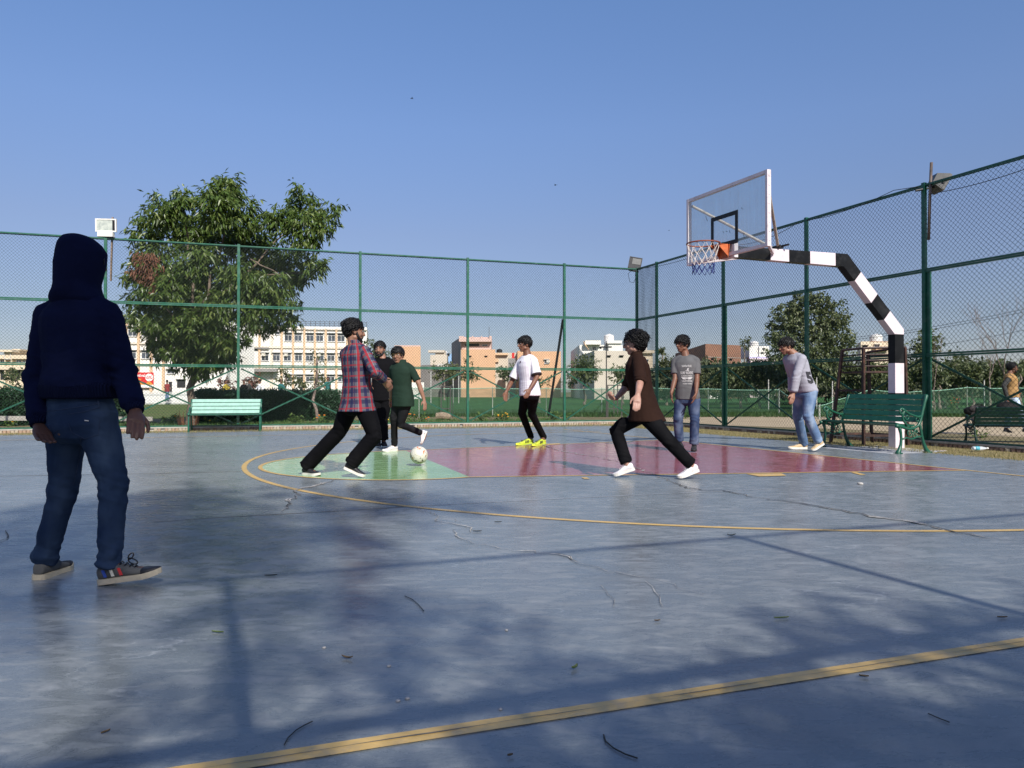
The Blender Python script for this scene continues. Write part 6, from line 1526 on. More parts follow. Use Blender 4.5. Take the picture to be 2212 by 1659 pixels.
    if J.get('face', True):
        for sx in (-1, 1):
            k = MB(); k.ellip(lh(sx * .031, .0785, .012), (.0125 * hs, .007 * hs, .0058 * hs), HR, 12, 8); e_ = put('eye', k, EYEW, P, smooth=True); k = MB(); k.ellip(lh(sx * .031 + J.get('gaze', 0), .0845, .012), (.0064 * hs, .003 * hs, .0056 * hs), HR, 10, 6); put('iris', k, EYEB, e_)
            k = MB(); k.tube([lh(sx * .014, .092, .030), lh(sx * .032, .0915, .036), lh(sx * .052, .078, .031)], [.0042 * hs, .0048 * hs, .003 * hs], 6, round_ends=True); put('eyebrow', k, HAIR, P)
        k = MB(); k.ellip(lh(0, .0945, -.0505), (.023 * hs, .006 * hs, .0048 * hs), HR, 12, 8); k.ellip(lh(0, .0935, -.0605), (.021 * hs, .0065 * hs, .0058 * hs), HR, 12, 8); put('lips', k, LIP, P, smooth=True)
    if J.get('beard'):
        k = MB(); a = J['beard']
        for sx in (-1, 1):
            k.tube([lh(sx * .066, .012, -.01), lh(sx * .062, .028, -.05), lh(sx * .044, .058, -.085), lh(0, .083, -.094)], [.010 * hs, .017 * hs, .020 * hs, .021 * hs], 10, round_ends=True); k.tube([lh(0, .101, -.040), lh(sx * .024, .094, -.046), lh(sx * .034, .08, -.068), lh(sx * .02, .08, -.088)], [.006 * hs, .007 * hs, .009 * hs, .012 * hs], 8, round_ends=True)
        put('beard', smooth_remesh(k, .006, 2), HAIR, P)
    h = J.get('hair', {})
    if h is not None:
        k = MB(); r_ = random.Random(h.get('seed', 1)); th = h.get('th', .012) * .75
        C_ = V((0, -.016, .040)); RX = V((.078 + th * .7, .098 + th, .082 + th))
        nl = int(h.get('n', 420) * 2.6); frl = h.get('fringe', .025); back = h.get('back', -.055)
        kk = MB()
        for i in range(nl):
            u = r_.uniform(-1, 1); a = r_.uniform(0, 2 * PI); d = V((math.cos(a) * math.sqrt(1 - u * u), math.sin(a) * math.sqrt(1 - u * u), u))
            p = C_ + V((d.x * RX.x, d.y * RX.y, d.z * RX.z))
            lim = back if p.y < -.03 else (h.get('side', -.005) if p.y < .035 else h.get('front', .062))
            if p.z < lim: continue
            dr = V((d.x * .4, -.7 if h.get('sweep', 'b') == 'b' else .7, -.25)) + d * .45 + V((r_.gauss(0, .26), r_.gauss(0, .2), r_.gauss(0, .18)))
            if p.y < -.035 and p.z < .075: dr = V((d.x * .1 + r_.gauss(0, .12), -.1, -1.0))
            if h.get('sweep') == 'side': dr = V((h.get('sx', 1), .35, -.35)) + d * .4 + V((r_.gauss(0, .4),) * 3)
            dr = (dr - d * dr.dot(d) * r_.uniform(.6, .97)).normalized(); ln = h.get('len', .05) * r_.uniform(.4, 1.15)
            q0 = p - d * .012; q1 = p + dr * ln * .5 + d * .001; q2 = p + dr * ln - d * ln * .22 - V((0, 0, ln * .2)) * h.get('fall', 1)
            w_ = r_.uniform(.0028, .0058)
            kk.tube([lh(*q0), lh(*q1), lh(*q2)], [w_ * hs, w_ * .85 * hs, w_ * .25 * hs], 5)
        # the scalp mass, cut above the hairline
        cap = MB(); n1, n2 = 20, 12; vs = []
        for j in range(n2 + 1):
            for i in range(n1):
                a = 2 * PI * i / n1; y_ = math.sin(a); lim = (h.get('front', .062) if y_ > .45 else (h.get('side', -.005) if y_ > -.35 else back))
                u0 = max(-.98, min(.9, (lim - C_.z) / RX.z)); ph = math.asin(u0) + (PI / 2 - math.asin(u0)) * j / n2
                vs.append(lh(*(C_ + V((math.cos(a) * math.cos(ph) * RX.x * .985, math.sin(a) * math.cos(ph) * RX.y * .985, math.sin(ph) * RX.z * .985)))))
        fs = [(j * n1 + i, j * n1 + (i + 1) % n1, (j + 1) * n1 + (i + 1) % n1, (j + 1) * n1 + i) for j in range(n2) for i in range(n1)]
        kk.add(vs, fs)
        put('hair', kk, hairm, P, smooth=True)
    if J.get('glasses'):
        k = MB(); 
        for sx in (-1, 1):
            rr = .0215 * hs; pts = [lh(sx * .033 + .0225 * math.cos(2 * PI * i / 16), .100, .008 + .0205 * math.sin(2 * PI * i / 16)) for i in range(17)]
            k.tube(pts, .0016 * hs * J['glasses'].get('w', 1), 5); k.tube([lh(sx * .055, .098, .014), lh(sx * .078, .05, .016), lh(sx * .080, -.005, .012)], .0016 * hs * J['glasses'].get('w', 1), 5)
        k.tube([lh(-.011, .102, .012), lh(.011, .102, .012)], .0016 * hs, 5); put('spectacles', k, J['glasses'].get('m', BLACKM), P)
    return P, dict(pel=pel, sh=sh, arms=arms, legs=legs, hp=hp, HR=HR, hc=hc, up=up, lat=lat_s, f=fs_, shirt=SHT, s=s, root=root, hs=hs)
def shirt_print(P, info, items, fdir, m, depth=.007):
    """flat lettering laid onto the shirt: items (text or polygon, across, down from the shoulder line, size)"""
    me = info['shirt'].data; bv = BVHTree.FromPolygons([v.co.copy() for v in me.vertices], [tuple(p.vertices) for p in me.polygons])
    f = V(fdir).normalized(); rx = V((0, 0, 1)).cross(f).normalized(); dn = -info['up']; o0 = info['sh'] - info['root']
    for txt, x, d, wd_, ht_, *bo in items:
        if isinstance(txt, str): tm = text_mesh(txt, 1.0, m, 'print', bo[0] if bo else .02, 'LEFT')
        else: tm = MB().add([(p[0], p[1], 0) for p in txt], [tuple(range(len(txt)))]).mesh('print'); tm.materials.append(m)
        xs = [v.co.x for v in tm.vertices]; ys = [v.co.y for v in tm.vertices]
        for v in tm.vertices: v.co = V(((v.co.x - (min(xs) + max(xs)) / 2) / (max(xs) - min(xs)) * wd_, (v.co.y - (min(ys) + max(ys)) / 2) / (max(ys) - min(ys)) * ht_, 0))
        for v in tm.vertices:
            p = o0 + rx * (x + v.co.x) + dn * (d - v.co.y) + f * .5
            loc, n_, i_, ds = bv.ray_cast(p, -f)
            v.co = (loc + f * depth) if loc is not None else o0 + rx * (x + v.co.x) + dn * (d - v.co.y) + f * .1
        put('print', tm, None, P)

TA = lambda x, y: (x * .529, 438.9 + y * .529)
TB = lambda x, y: (630.9 + .248 * x, 658.3 + .248 * y)
TE = lambda x, y: (1042.3 + .2356 * x, 685.8 + .2356 * y)
TH = lambda x, y: (1645.8 + .16537 * x, 713.2 + .16537 * y)
TW = lambda x, y: (1937.7 + .16535 * x, 603.5 + .16535 * y)

# hooded figure in the foreground
YA = 3.74
hood_person, ia = person('person in navy hooded sweatshirt and blue jeans, back turned, in the left foreground', dict(
    Y=YA, T=TA, root=V((-2.05, 3.76, 0)), s=1.0, vox=.0065, bvox=.0048, head=(325, 238), hf=(.80, .58, -.05), sh=(318, 430), tf=(.22, .97, 0), pf=(.30, .95, 0), pel=(330, 862, YA), shw=.170, hs=1.0,
    aR=((500, 690), (553, 848), (558, 930), 1, -1), aL=((152, 718), (160, 905), (186, 985), 1, -1), curl=.42, thumb=(.5, .85, 0),
    lR=(465, 1150, .02, (405, 1556), (662, 1520, 3.66)), lL=(262, 1155, .02, (150, 1540), (286, 1492, 4.02)),
    low=dict(m=INDIGO, g=.004, r=(.068, .058, .052), amp=.009, cuff=-.03), top=dict(m=NAVY, name='hoodie', g=.030, hem=-.128, hemw=.160, sleeve=(.97, .97), sr=(.042, .036, .028), amp=.010, upto=1.0, belly=.02, cuffg=.1),
    shoe=dict(m=SH_G, sole=SOLEC, tip=(SH_K, .62, 1.0), laces='k', stripes=[(.16, pm('stripe_blue', (.03, .07, .32), .7)), (.28, pm('stripe_cream', (.6, .56, .45), .7)), (.41, pm('stripe_red', (.5, .03, .03), .7))]), stripe_foot=0, stripe_side=1,
    hair=None, glasses=dict(w=1.5)), SK4)
RIBN, nt, b = newmat('navy_rib'); b.inputs['Base Color'].default_value = (.0045, .0068, .024, 1); b.inputs['Roughness'].default_value = .95; b.inputs['Specular IOR Level'].default_value = .06
wv_ = nn(nt, 'ShaderNodeTexWave'); wv_.inputs['Scale'].default_value = 34; wv_.inputs['Distortion'].default_value = .4; nt.links.new(objco(nt), wv_.inputs['Vector']); bump(nt, b, wv_.outputs[1], .7, .008)
k = MB(); hp = ia['hp']; lo = lambda *c: hp(*c) - ia['root']      # the raised hood
HRm = ia['HR']
LX, LY = V((1, 0, 0)), V((0, 1, 0)); hcl = ia['hc'] - ia['root']
k.loft([(hcl + V((cx, cy, z)), LX, LY, hw, hd) for z, cx, cy, hw, hd in ((.134, -.018, -.005, .022, .03), (.124, -.015, -.005, .056, .06), (.106, -.004, -.005, .076, .090), (.084, .002, 0, .092, .112), (.046, .008, .004, .107, .126), (-.014, .000, .004, .110, .128), (-.074, -.004, .0, .102, .118), (-.108, -.004, -.005, .098, .108), (-.132, -.006, -.01, .104, .108), (-.158, -.006, -.012, .116, .106), (-.184, -.004, -.012, .128, .100), (-.21, 0, -.008, .125, .085), (-.24, 0, -.005, .10, .06))], 28, e=2.2)
me = smooth_remesh(k, .0065, 7); pattern(me, [((-.0, 0, 1.2), (0, 0, 1.8), .12)], np.array((0, 1, 0)), .0042, 5, crease=[(tuple(lo(0, -.05, -.12)), .09, 1.2)])
put('hood', me, NAVY, hood_person)
k = MB(); k.loft([(ia['pel'] - ia['root'] + V((0, 0, z)), ia['lat'], ia['f'], rx, ry) for z, rx, ry in ((.076, .174, .144), (.082, .182, .150), (.106, .187, .153), (.140, .190, .155), (.160, .174, .138))], 28, e=2.3); me = smooth_remesh(k, .007, 2); pattern(me, [((0, 0, -1), (0, 0, 2), .2)], np.array((0, 1, 0))); put('waistband', me, RIBN, hood_person, smooth=True)
k = MB()
for (A, E_, W_, H_) in ia['arms']:
    d = (W_ - E_).normalized(); c = W_ - ia['root']; x = d.cross(V((0, 1, 0))).normalized(); y = d.cross(x); k.loft([(c + d * t, x, y, r, r) for t, r in ((-.075, .040), (-.06, .044), (-.01, .042), (.004, .038))], 16); put('ribbed_cuff', k, RIBN, hood_person, smooth=True); k = MB()
# seams and pocket of the jeans
STI = pm('denim_stitch', (.20, .15, .09), .8)
bvj = None
jm = [c for c in hood_person.children if c.name.startswith('trousers')][0].data
bvj = BVHTree.FromPolygons([v.co.copy() for v in jm.vertices], [tuple(p.vertices) for p in jm.polygons])
def on_jeans(pts, r, m, name, thick=.0):
    k = MB(); out = []
    for x, y in pts:
        d = ray(*TA(x, y)).normalized(); o = V((0, 0, CAM_H)) - ia['root']; loc, n_, i_, ds = bvj.ray_cast(o, d)
        if loc is not None: out.append(loc - d * r * .6)
    if len(out) > 1: k.tube(out, r, 5); put(name, k, m, hood_person)
def interp(pts, n=8): return [(a[0] + (b_[0] - a[0]) * i / n, a[1] + (b_[1] - a[1]) * i / n) for a, b_ in zip(pts, pts[1:]) for i in range(n)] + [pts[-1]]
SEAMJ = cloth('denim_seam', (.03, .045, .08))
on_jeans(interp([(280, 900), (292, 935), (345, 962), (400, 945), (408, 880)]), .0022, SEAMJ, 'pocket_seam'); on_jeans(interp([(276, 862), (340, 852), (402, 835)]), .0022, SEAMJ, 'pocket_seam')
on_jeans(interp([(200, 905), (215, 945), (238, 925)]), .0022, SEAMJ, 'pocket_seam'); on_jeans(interp([(190, 850), (260, 842), (340, 830), (430, 812)]), .0022, SEAMJ, 'yoke_seam'); on_jeans(interp([(400, 805), (404, 835)]), .004, SEAMJ, 'belt_loop'); on_jeans(interp([(345, 887), (362, 889)]), .0025, SOLEW, 'pocket_tag')
on_jeans(interp([(330, 960), (325, 1040), (300, 1150)]), .002, SEAMJ, 'inseam')
# lace bow on the forward shoe
hl, to = ia['legs'][0][3:5]; f = (to - hl).normalized(); k = MB(); c = hl.lerp(to, .47) + V((0, 0, .098)) - ia['root']; 
for l0, l1, tl, sd_ in ((.062, .011, -.35, -.030), (.036, .010, .75, -.01)): k.tube([c + f * (l0 * .5 * (1 - math.cos(q)) * math.cos(tl) - l1 * math.sin(q) * math.sin(tl)) + V((0, sd_ * math.sin(q / 2), l0 * .5 * (1 - math.cos(q)) * math.sin(tl) + l1 * math.sin(q) * math.cos(tl) + .004)) for q in [2 * PI * i / 18 for i in range(19)]], .0034, 6)
put('lace_bow', k, BLACKM, hood_person)

# player in the plaid shirt
person('person in a red and navy plaid shirt lunging with back to camera, one foot trailing', dict(
    Y=8.25, T=TB, root=V((-1.95, 8.25, 0)), head=(540, 232), hf=(.90, .42, -.12), sh=(548, 392), tf=(.62, .78, 0), pf=(.55, .83, 0), pel=(566, 850), roll=.05, view=(0, 1, 0),
    aR=((722, 585), (815, 668), (872, 745), -1, 1), aL=((640, 560), (790, 640), (830, 700), 1, 1), lR=(722, 1135, -.05, (448, 1425, 8.22), (632, 1508)), lL=(410, 1105, .0, (98, 1478), (242, 1494)),
    low=dict(m=BLKDN, g=.020, r=(.072, .064, .062), amp=.007, cuff=-.02), top=dict(m=PLAID, g=.022, hem=.10, hemw=.185, hemd=.165, sleeve=(.90, .85), amp=.006, collar=True), shoe=dict(m=SH_K, sole=SOLEW, laces='k'), beard=1, hair=dict(seed=3, len=.06, th=.016, side=.005, back=-.03, front=.05, n=500)), SK1)
# bearded player in black behind
person('bearded person in a black t-shirt standing half hidden behind the plaid shirt', dict(
    Y=12.9, T=TB, root=V((-2.2, 12.9, 0)), head=(764, 388), hf=(-.05, -1, -.10), sh=(792, 490), tf=(.1, -.99, 0), pel=(775, 790), aR=((722, 620), (700, 700), (705, 780), 1, -1), aL=((872, 620), (862, 740), (850, 810), 1, -1),
    lR=(752, 1010, -.03, (760, 1218, 12.98), (748, 1240)), lL=(795, 1010, -.03, (790, 1216, 12.98), (812, 1238)), low=dict(m=BLKCL, g=.018, amp=.007), top=dict(m=BLKCL, g=.018, hem=.09, sleeve=(.38, .38)), shoe=dict(m=SH_K, sole=SOLEK), beard=1, hair=dict(seed=5, len=.05, th=.015, front=.055)), SK1)
# player in the green polo with glasses
pd, idd = person('person in a dark green polo shirt and round glasses twisting after the ball', dict(
    Y=11.6, T=TB, root=V((-1.7, 11.6, 0)), head=(922, 440), hf=(-.22, -.95, -.10), sh=(955, 535), tf=(-.42, -.90, 0), pf=(-.55, -.8, 0), pel=(965, 815), roll=.0, s=.97, aR=((868, 690), (858, 825), (868, 895), 1, 1), aL=((1105, 690), (1150, 830), (1166, 905), -1, -1),
    lR=(888, 985, -.10, (915, 1272), (788, 1284)), lL=(945, 1040, -.12, (1180, 1102, 12.0), (1135, 1222, 12.0)), low=dict(m=CHAR, g=.006, r=(.060, .050, .046), amp=.006), top=dict(m=GREENP, g=.018, hem=.13, sleeve=(.40, .40), collar=True), shoe=dict(m=SH_W, sole=SOLEW, laces='w', tip=(SH_W, .80, 1.0)),
    hair=dict(seed=7, len=.055, th=.018, front=.048, sweep='side', sx=.6), glasses=dict(m=GOLD)), SK1)
k = MB(); A, E_, W_, H_ = idd['arms'][0]; d = (W_ - E_).normalized(); x = d.cross(V((0, 1, 0))).normalized(); y = d.cross(x); c = W_ - idd['root'] - d * .01; k.tube([c + (x * math.cos(2 * PI * i / 14) + y * math.sin(2 * PI * i / 14)) * .031 for i in range(15)], .004, 6); put('bracelet', k, GOLD, pd)
# player in white with neon shoes
pe, ie = person('person in a white pinstriped t-shirt, black jeans and neon yellow boots looking left', dict(
    Y=12.95, T=TE, root=V((.35, 12.95, 0)), head=(386, 246), hf=(-.92, -.38, -.08), sh=(412, 378), tf=(-.80, -.60, 0), pel=(435, 690), s=1.05, aR=((268, 585), (218, 680), (202, 765), -1, -1), aL=((500, 545), (435, 655), (402, 728), -1, -1),
    lR=(362, 880, -.05, (458, 1152), (308, 1178)), lL=(452, 885, -.05, (572, 1156), (455, 1186)), low=dict(m=BLKDN, g=.008, r=(.062, .052, .048), amp=.006), top=dict(m=PIN, g=.026, hem=.05, hemw=.165, sleeve=(.43, .43), sr=(.050, .052, .04), amp=.008), shoe=dict(m=SH_Y, sole=SH_Y, laces='k', tip=(SH_Y, .8, 1)), curl=.6,
    hair=dict(seed=9, len=.05, th=.016, front=.05, back=-.05, sweep='f')), SK2)
for (A, E_, W_, H_) in ie['arms']:
    k = MB(); d = (E_ - A).normalized(); c = A.lerp(E_, .86) - ie['root']; x = d.cross(V((0, 1, 0))).normalized(); y = d.cross(x); k.loft([(c + d * t, x, y, .090, .090) for t in (-.011, .011)], 18); put('sleeve_trim', k, pm('trim_black', (.03, .02, .02), .8) if 'trim_black' not in bpy.data.materials else bpy.data.materials['trim_black'], pe, smooth=True)
for (Hp, kn, an, hl, to) in ie['legs']:
    k = MB(); f = (to - hl).normalized(); r_ = f.cross(V((0, 0, 1))).normalized(); k.ellip(hl.lerp(to, .07) - ie['root'] + V((0, 0, .045)), (.036, .05, .028), frame_of(f), 10, 8); put('heel_patch', k, SH_O, pe, smooth=True)
    k = MB()
    for i in range(3):
        for sx in (-1, 1): k.beam(hl.lerp(to, .42 + .08 * i) - ie['root'] + r_ * sx * .046 + V((0, 0, .035)), hl.lerp(to, .38 + .08 * i) - ie['root'] + r_ * sx * .040 + V((0, 0, .072)), .010, .016)
    put('stripe', k, SH_K, pe)
shirt_print(pe, ie, [([(-.5, -.5), (.5, -.5), (.5, .5), (-.5, .5)], -.06, .11, .032, .034)], (-.60, -.80, 0), pm('badge_dark', (.10, .06, .10), .7))
# runner in the brown shirt
person('person in a dark brown rolled-sleeve shirt and black jeans striding left after the ball', dict(
    Y=8.25, T=TE, root=V((1.6, 8.25, 0)), head=(1392, 238), hf=(-.93, .30, -.12), sh=(1412, 398), tf=(-.90, .05, 0), pf=(-.75, .5, 0), pel=(1492, 842), s=1.0, view=(0, 1, 0), roll=-.05, aL=((1448, 575), (1424, 705), (1412, 830), -1, -1), aR=((1325, 630), (1225, 742), (1148, 742), 1, -1), thumb=(-.9, .2, .3),
    lR=(1222, 1030, .05, (1400, 1398, 8.2), (1202, 1466)), lL=(1715, 1140, -.08, (1985, 1408, 8.12), (1790, 1484)), low=dict(m=BLKDN, g=.014, r=(.066, .057, .053), amp=.007), top=dict(m=BROWN, g=.024, hem=.13, hemw=.19, hemd=.175, sleeve=(.54, .60), amp=.007, collar=True), shoe=dict(m=SH_W, sole=SOLEW, laces='w'), curl=(1.5, .4),
    hair=dict(seed=11, len=.085, th=.022, back=-.085, side=-.045, front=.055, n=620, sweep='b'), glasses=dict(w=1.3)), SK3)
# player in the grey printed t-shirt
pg, ig = person('person in a grey t-shirt with white print and faded blue jeans', dict(
    Y=11.75, T=TE, root=V((2.7, 11.8, 0)), head=(1832, 246), hf=(-.80, -.55, -.05), sh=(1862, 380), tf=(-.38, -.92, 0), pf=(-.35, -.94, 0), pel=(1880, 722), s=1.0, aR=((1765, 560), (1732, 690), (1730, 775), -1, -1), aL=((1966, 560), (1958, 690), (1932, 800), -1, -1),
    lR=(1792, 930, -.05, (1778, 1150, 11.95), (1832, 1208, 11.75)), lL=(1946, 930, -.05, (1942, 1180, 11.85), (1936, 1238)), low=dict(m=MIDJ, g=.012, r=(.068, .060, .058), amp=.008, cuff=-.03), top=dict(m=GREYT, g=.020, hem=.05, hemw=.158, sleeve=(.38, .38), amp=.006), shoe=dict(m=SH_K, sole=SOLEK, laces='k'), hair=dict(seed=13, len=.06, th=.022, front=.048, n=520, sweep='f')), SK2)
PRT = pm('print_pale', (.50, .49, .48), .8, .1, 60)
shirt_print(pg, ig, [('SANTA CRUZ', .005, .165, .145, .032), ('SURF RIDERS', 0, .268, .185, .042), ('SURFBOARDS', 0, .315, .16, .022), ('CALIFORNIA', 0, .392, .155, .026), ('OCEAN WAVES', 0, .435, .135, .018),
    ([(-.5, -.4), (.0, -.1), (.1, .4), (.5, .5), (.3, .1), (.5, -.4), (.05, -.3)], .005, .218, .07, .045), ([(-.5, .5), (.5, .5), (.5, -.5), (-.1, -.4)], -.05, .352, .07, .035), ([(-.5, .5), (.5, .5), (.1, -.4), (-.5, -.5)], .05, .352, .07, .035), ([(-.5, .5), (.5, .5), (.3, -.5), (-.3, -.5)], 0, .350, .022, .026)], (-.20, -.98, 0), PRT)
# player in the grey sweatshirt
ph, ih = person('person in a light grey sweatshirt with a dark 5, bent forward beside the bench', dict(
    Y=11.9, T=TH, root=V((4.3, 11.95, 0)), head=(318, 212), hf=(-.97, -.12, -.22), sh=(425, 352), tf=(-.92, -.38, 0), pf=(-.85, -.5, 0), pel=(572, 785), s=1.0, aL=((452, 600), (412, 830), (392, 945), -1, -1), aR=((392, 590), (388, 820), (372, 930), 1, 1), view=(-.2, 1, 0),
    lL=(600, 1120, -.06, (810, 1488, 11.85), (650, 1588)), lR=(470, 1130, -.05, (590, 1548), (338, 1552)), low=dict(m=BLUEJ, g=.014, r=(.070, .060, .056), amp=.009, cuff=-.03), top=dict(m=HEATH, name='sweatshirt', g=.026, hem=.035, hemw=.150, sleeve=(.97, .97), sr=(.050, .044, .034), amp=.008, cuffg=.2), shoe=dict(m=SH_T, sole=SOLEW, laces='w'), curl=.6,
    hair=dict(seed=15, len=.05, th=.018, front=.045, back=-.02, side=.012, sweep='f')), SK1)
DK5 = pm('number_black', (.025, .025, .03), .8, .2, 40)
shirt_print(ph, ih, [('5', .055, .39, .105, .195, .055)], (.05, -1, 0), DK5)
# walker outside the fence
wk, WI = person('person in a tan body-warmer, glasses and pale jeans walking right outside the fence', dict(
    Y=17.6, T=TW, root=V((11.5, 17.6, OUT_Z)), head=(1505, 1160), hf=(.98, -.1, -.05), sh=(1470, 1262), tf=(.85, -.5, 0), pel=(1495, 1500), s=.98, aR=((1395, 1390), (1440, 1545), (1470, 1600), -1, -1), aL=((1560, 1390), (1575, 1470), (1590, 1530), 1, -1),
    lR=(1590, 1690, -.05, (1640, 1990, 17.5), (1770, 2010, 17.5)), lL=(1470, 1700, .05, (1390, 1985, 17.8), (1500, 2010, 17.8)), low=dict(m=PALEJ2, g=.012, amp=.007), top=dict(m=TAN, name='body_warmer', g=.03, hem=.08, sleeve=(.12, .12)), shoe=dict(m=SH_K, sole=SOLEK, laces='k'), glasses=dict(w=1.3), beard=1, vox=.010,
    hair=dict(seed=17, len=.05, th=.016)), SK2, group='people outside the court')

# sleeves of the walker's jumper
def under_sleeves(P, I, m):
    k = MB(); s = I['s']
    for (A, E_, W_, H_) in I['arms']:
        o = I['root']; k.tube([A - o, A.lerp(E_, .5) - o, E_ - o], [.066 * s, .060 * s, .052 * s], 14, round_ends=True); k.tube([E_ - o, E_.lerp(W_, .5) - o, E_.lerp(W_, .92) - o], [.052 * s, .048 * s, .038 * s], 14, round_ends=True)
    put('jumper_sleeves', smooth_remesh(k, .010, 4), m, P)
under_sleeves(wk, WI, DGREY)

# ---- people far off in front of the school
def far_person(label, px, pyh, Y, topm, lowm, face, seed, sleeve=(.4, .4), arm=0):
    kx = FPX / Y; T_ = lambda x, y: (px + x * kx, pyh + y * kx); r_ = random.Random(seed); b_ = lambda: r_.uniform(-.05, .05)
    return person(label, dict(Y=Y, T=T_, root=V((xat(px, Y), Y, OUT_Z)), head=(0, .0), hf=face, sh=(0, .26), tf=face, pel=(0, .77), aR=((-.22 + b_(), .50), (-.20 + arm, .72 - arm), (-.18 + arm, .86 - arm), -1, -1), aL=((.22 + b_(), .50), (.20 + b_(), .72), (.18, .86), -1, -1),
        lR=(-.09, 1.18, -.03, (-.09, 1.60, Y + .1), (-.10, 1.61, Y - .15)), lL=(.09, 1.18, -.03, (.10, 1.60, Y + .1), (.12, 1.61, Y - .15)), low=dict(m=lowm, g=.015, amp=0), top=dict(m=topm, g=.02, hem=.08, sleeve=sleeve, amp=0), shoe=dict(m=SH_K, sole=SOLEK, laces=None), face=False, vox=.022, hair=dict(seed=seed, n=40, len=.05, th=.014)), SK2, group='people near the school')
far_person('far person in a dull red shirt leaning on the picket fence under the banner', 361, 824, 62, REDS, BLUEJ, (-.3, .95, 0), 1, arm=.12)
far_person('far person in a yellow and black striped shirt behind the clipped hedge', 488, 824, 52, BEE, BLKDN, (.9, -.3, 0), 2, (.8, .8))
far_person('far person in dark clothes by the reddish shrub, half behind the tall post', 527, 824, 54, BLKCL, BLKDN, (.5, -.8, 0), 3, (.9, .9))
far_person('far person in a dark jacket facing the figure in white', 538, 823, 55, DGREY, BLKDN, (.95, .1, 0), 4, (.9, .9), .1)
far_person('far person in a white shirt standing behind the clipped hedge', 561, 823, 54, WHITET, BLKDN, (-.95, -.1, 0), 5, (.8, .8))
far_person('far person in dark green by the right low green panel', 607, 823, 58, TEALS, BLKDN, (.6, -.7, 0), 6, (.8, .8))
far_person('far person in a teal waistcoat and white shirt beside the sapling', 708, 818, 54, TEALS, PALEJ2, (.1, -1, 0), 7, (.4, .4))

# ================================================================ the football
BC = at(905, 983, 9.5); BRAD = .110
fb = thing('football', 'worn white football with orange and gold patches bouncing by the free-throw line', 'football', BC)
BALLW = pm('ball_white', (.60, .57, .49), .45, .08, 12, bstr=.1, dirt=(.28, .24, .16), dirt_amt=.5, dirt_scale=11); BALLO = pm('ball_orange', (.58, .15, .06), .45, .1, 16); BALLG = pm('ball_gold', (.30, .21, .09), .45, .2, 16); BALLK = pm('ball_seam', (.25, .23, .18), .7, .1, 20)
k = MB(); k.ellip((0, 0, 0), BRAD, None, 32, 20); put('skin', k, BALLW, fb, smooth=True)
def sph(d): return V(d).normalized()
ph_ = (1 + 5 ** .5) / 2; ico = [sph(p) for a in (-1, 1) for b_ in (-ph_, ph_) for p in ((0, a, b_), (a, b_, 0), (b_, 0, a))]
rotb = M.Rotation(.5, 3, 'X') @ M.Rotation(.35, 3, 'Z')
k = MB(); fc = [sph(a + b_ + c_) for i, a in enumerate(ico) for j, b_ in enumerate(ico[i + 1:], i + 1) for c_ in ico[j + 1:] if (a - b_).length < 1.1 and (b_ - c_).length < 1.1 and (a - c_).length < 1.1]
for i, a in enumerate(fc):
    for b_ in fc[i + 1:]:
        if (a - b_).length < .75: k.tube([rotb @ sph(a.lerp(b_, t / 6)) * BRAD * 1.0005 for t in range(7)], .0011, 4)
put('seam', k, BALLK, fb)
def patch(d, r, m, sq=1.0, turn=0.0, n=12):
    d = sph(d); x = d.cross(V((.3, .2, 1))).normalized(); y = d.cross(x); c_, s_ = math.cos(turn), math.sin(turn); k = MB(); ring = []
    for i in range(n):
        t = 2 * PI * i / n; rr = r * (1 + .3 * math.sin(3 * t)); a, b_ = rr * math.cos(t), rr * sq * math.sin(t); ring.append(sph(d + x * (a * c_ - b_ * s_) + y * (a * s_ + b_ * c_)) * BRAD * 1.004)
    k.add([d * BRAD * 1.004] + ring, [(0, 1 + i, 1 + (i + 1) % n) for i in range(n)]); put('patch', k, m, fb)
patch((.15, -.65, .75), .28, BALLO, .35, .4); patch((.62, -.65, .42), .26, BALLO, .35, 1.3); patch((-.1, -.4, .9), .2, BALLO, .4, 2.2); patch((-.6, -.7, -.35), .34, BALLG, .45, .9); patch((.3, -.55, -.78), .30, BALLG, .4, .2); patch((.75, -.5, -.05), .2, BALLG, .4, 1.2); patch((-.85, -.4, .2), .22, BALLG, .4, 2.0); patch((.2, .9, .2), .3, BALLO, .4)
BALLD = pm('ball_dark_olive', (.055, .055, .03), .5, .3, 16)
for d_, r_q, tu in (((-.25, -.75, -.6), .30, .3), ((.05, -.6, -.8), .24, .1), ((.5, -.65, -.55), .26, 2.6), ((-.92, -.3, -.2), .3, 1.4), ((-.75, -.6, -.1), .2, 1.2)): patch(d_, r_q, BALLD, .32, tu)
k = MB()
for i in range(3):
    d = sph((.22 + .055 * i, -.9, -.30 - .01 * i)); q0 = d; h_ = .05 + .03 * i; ring = [sph(d + V((dx, 0, dz))) * BRAD * 1.006 for dx, dz in ((-.02, 0), (.02, 0), (.02 - h_ * .3, h_), (-.02 - h_ * .3, h_))]; k.add(ring, [(0, 1, 2, 3)])
put('three_bar_mark', k, BLK, fb)

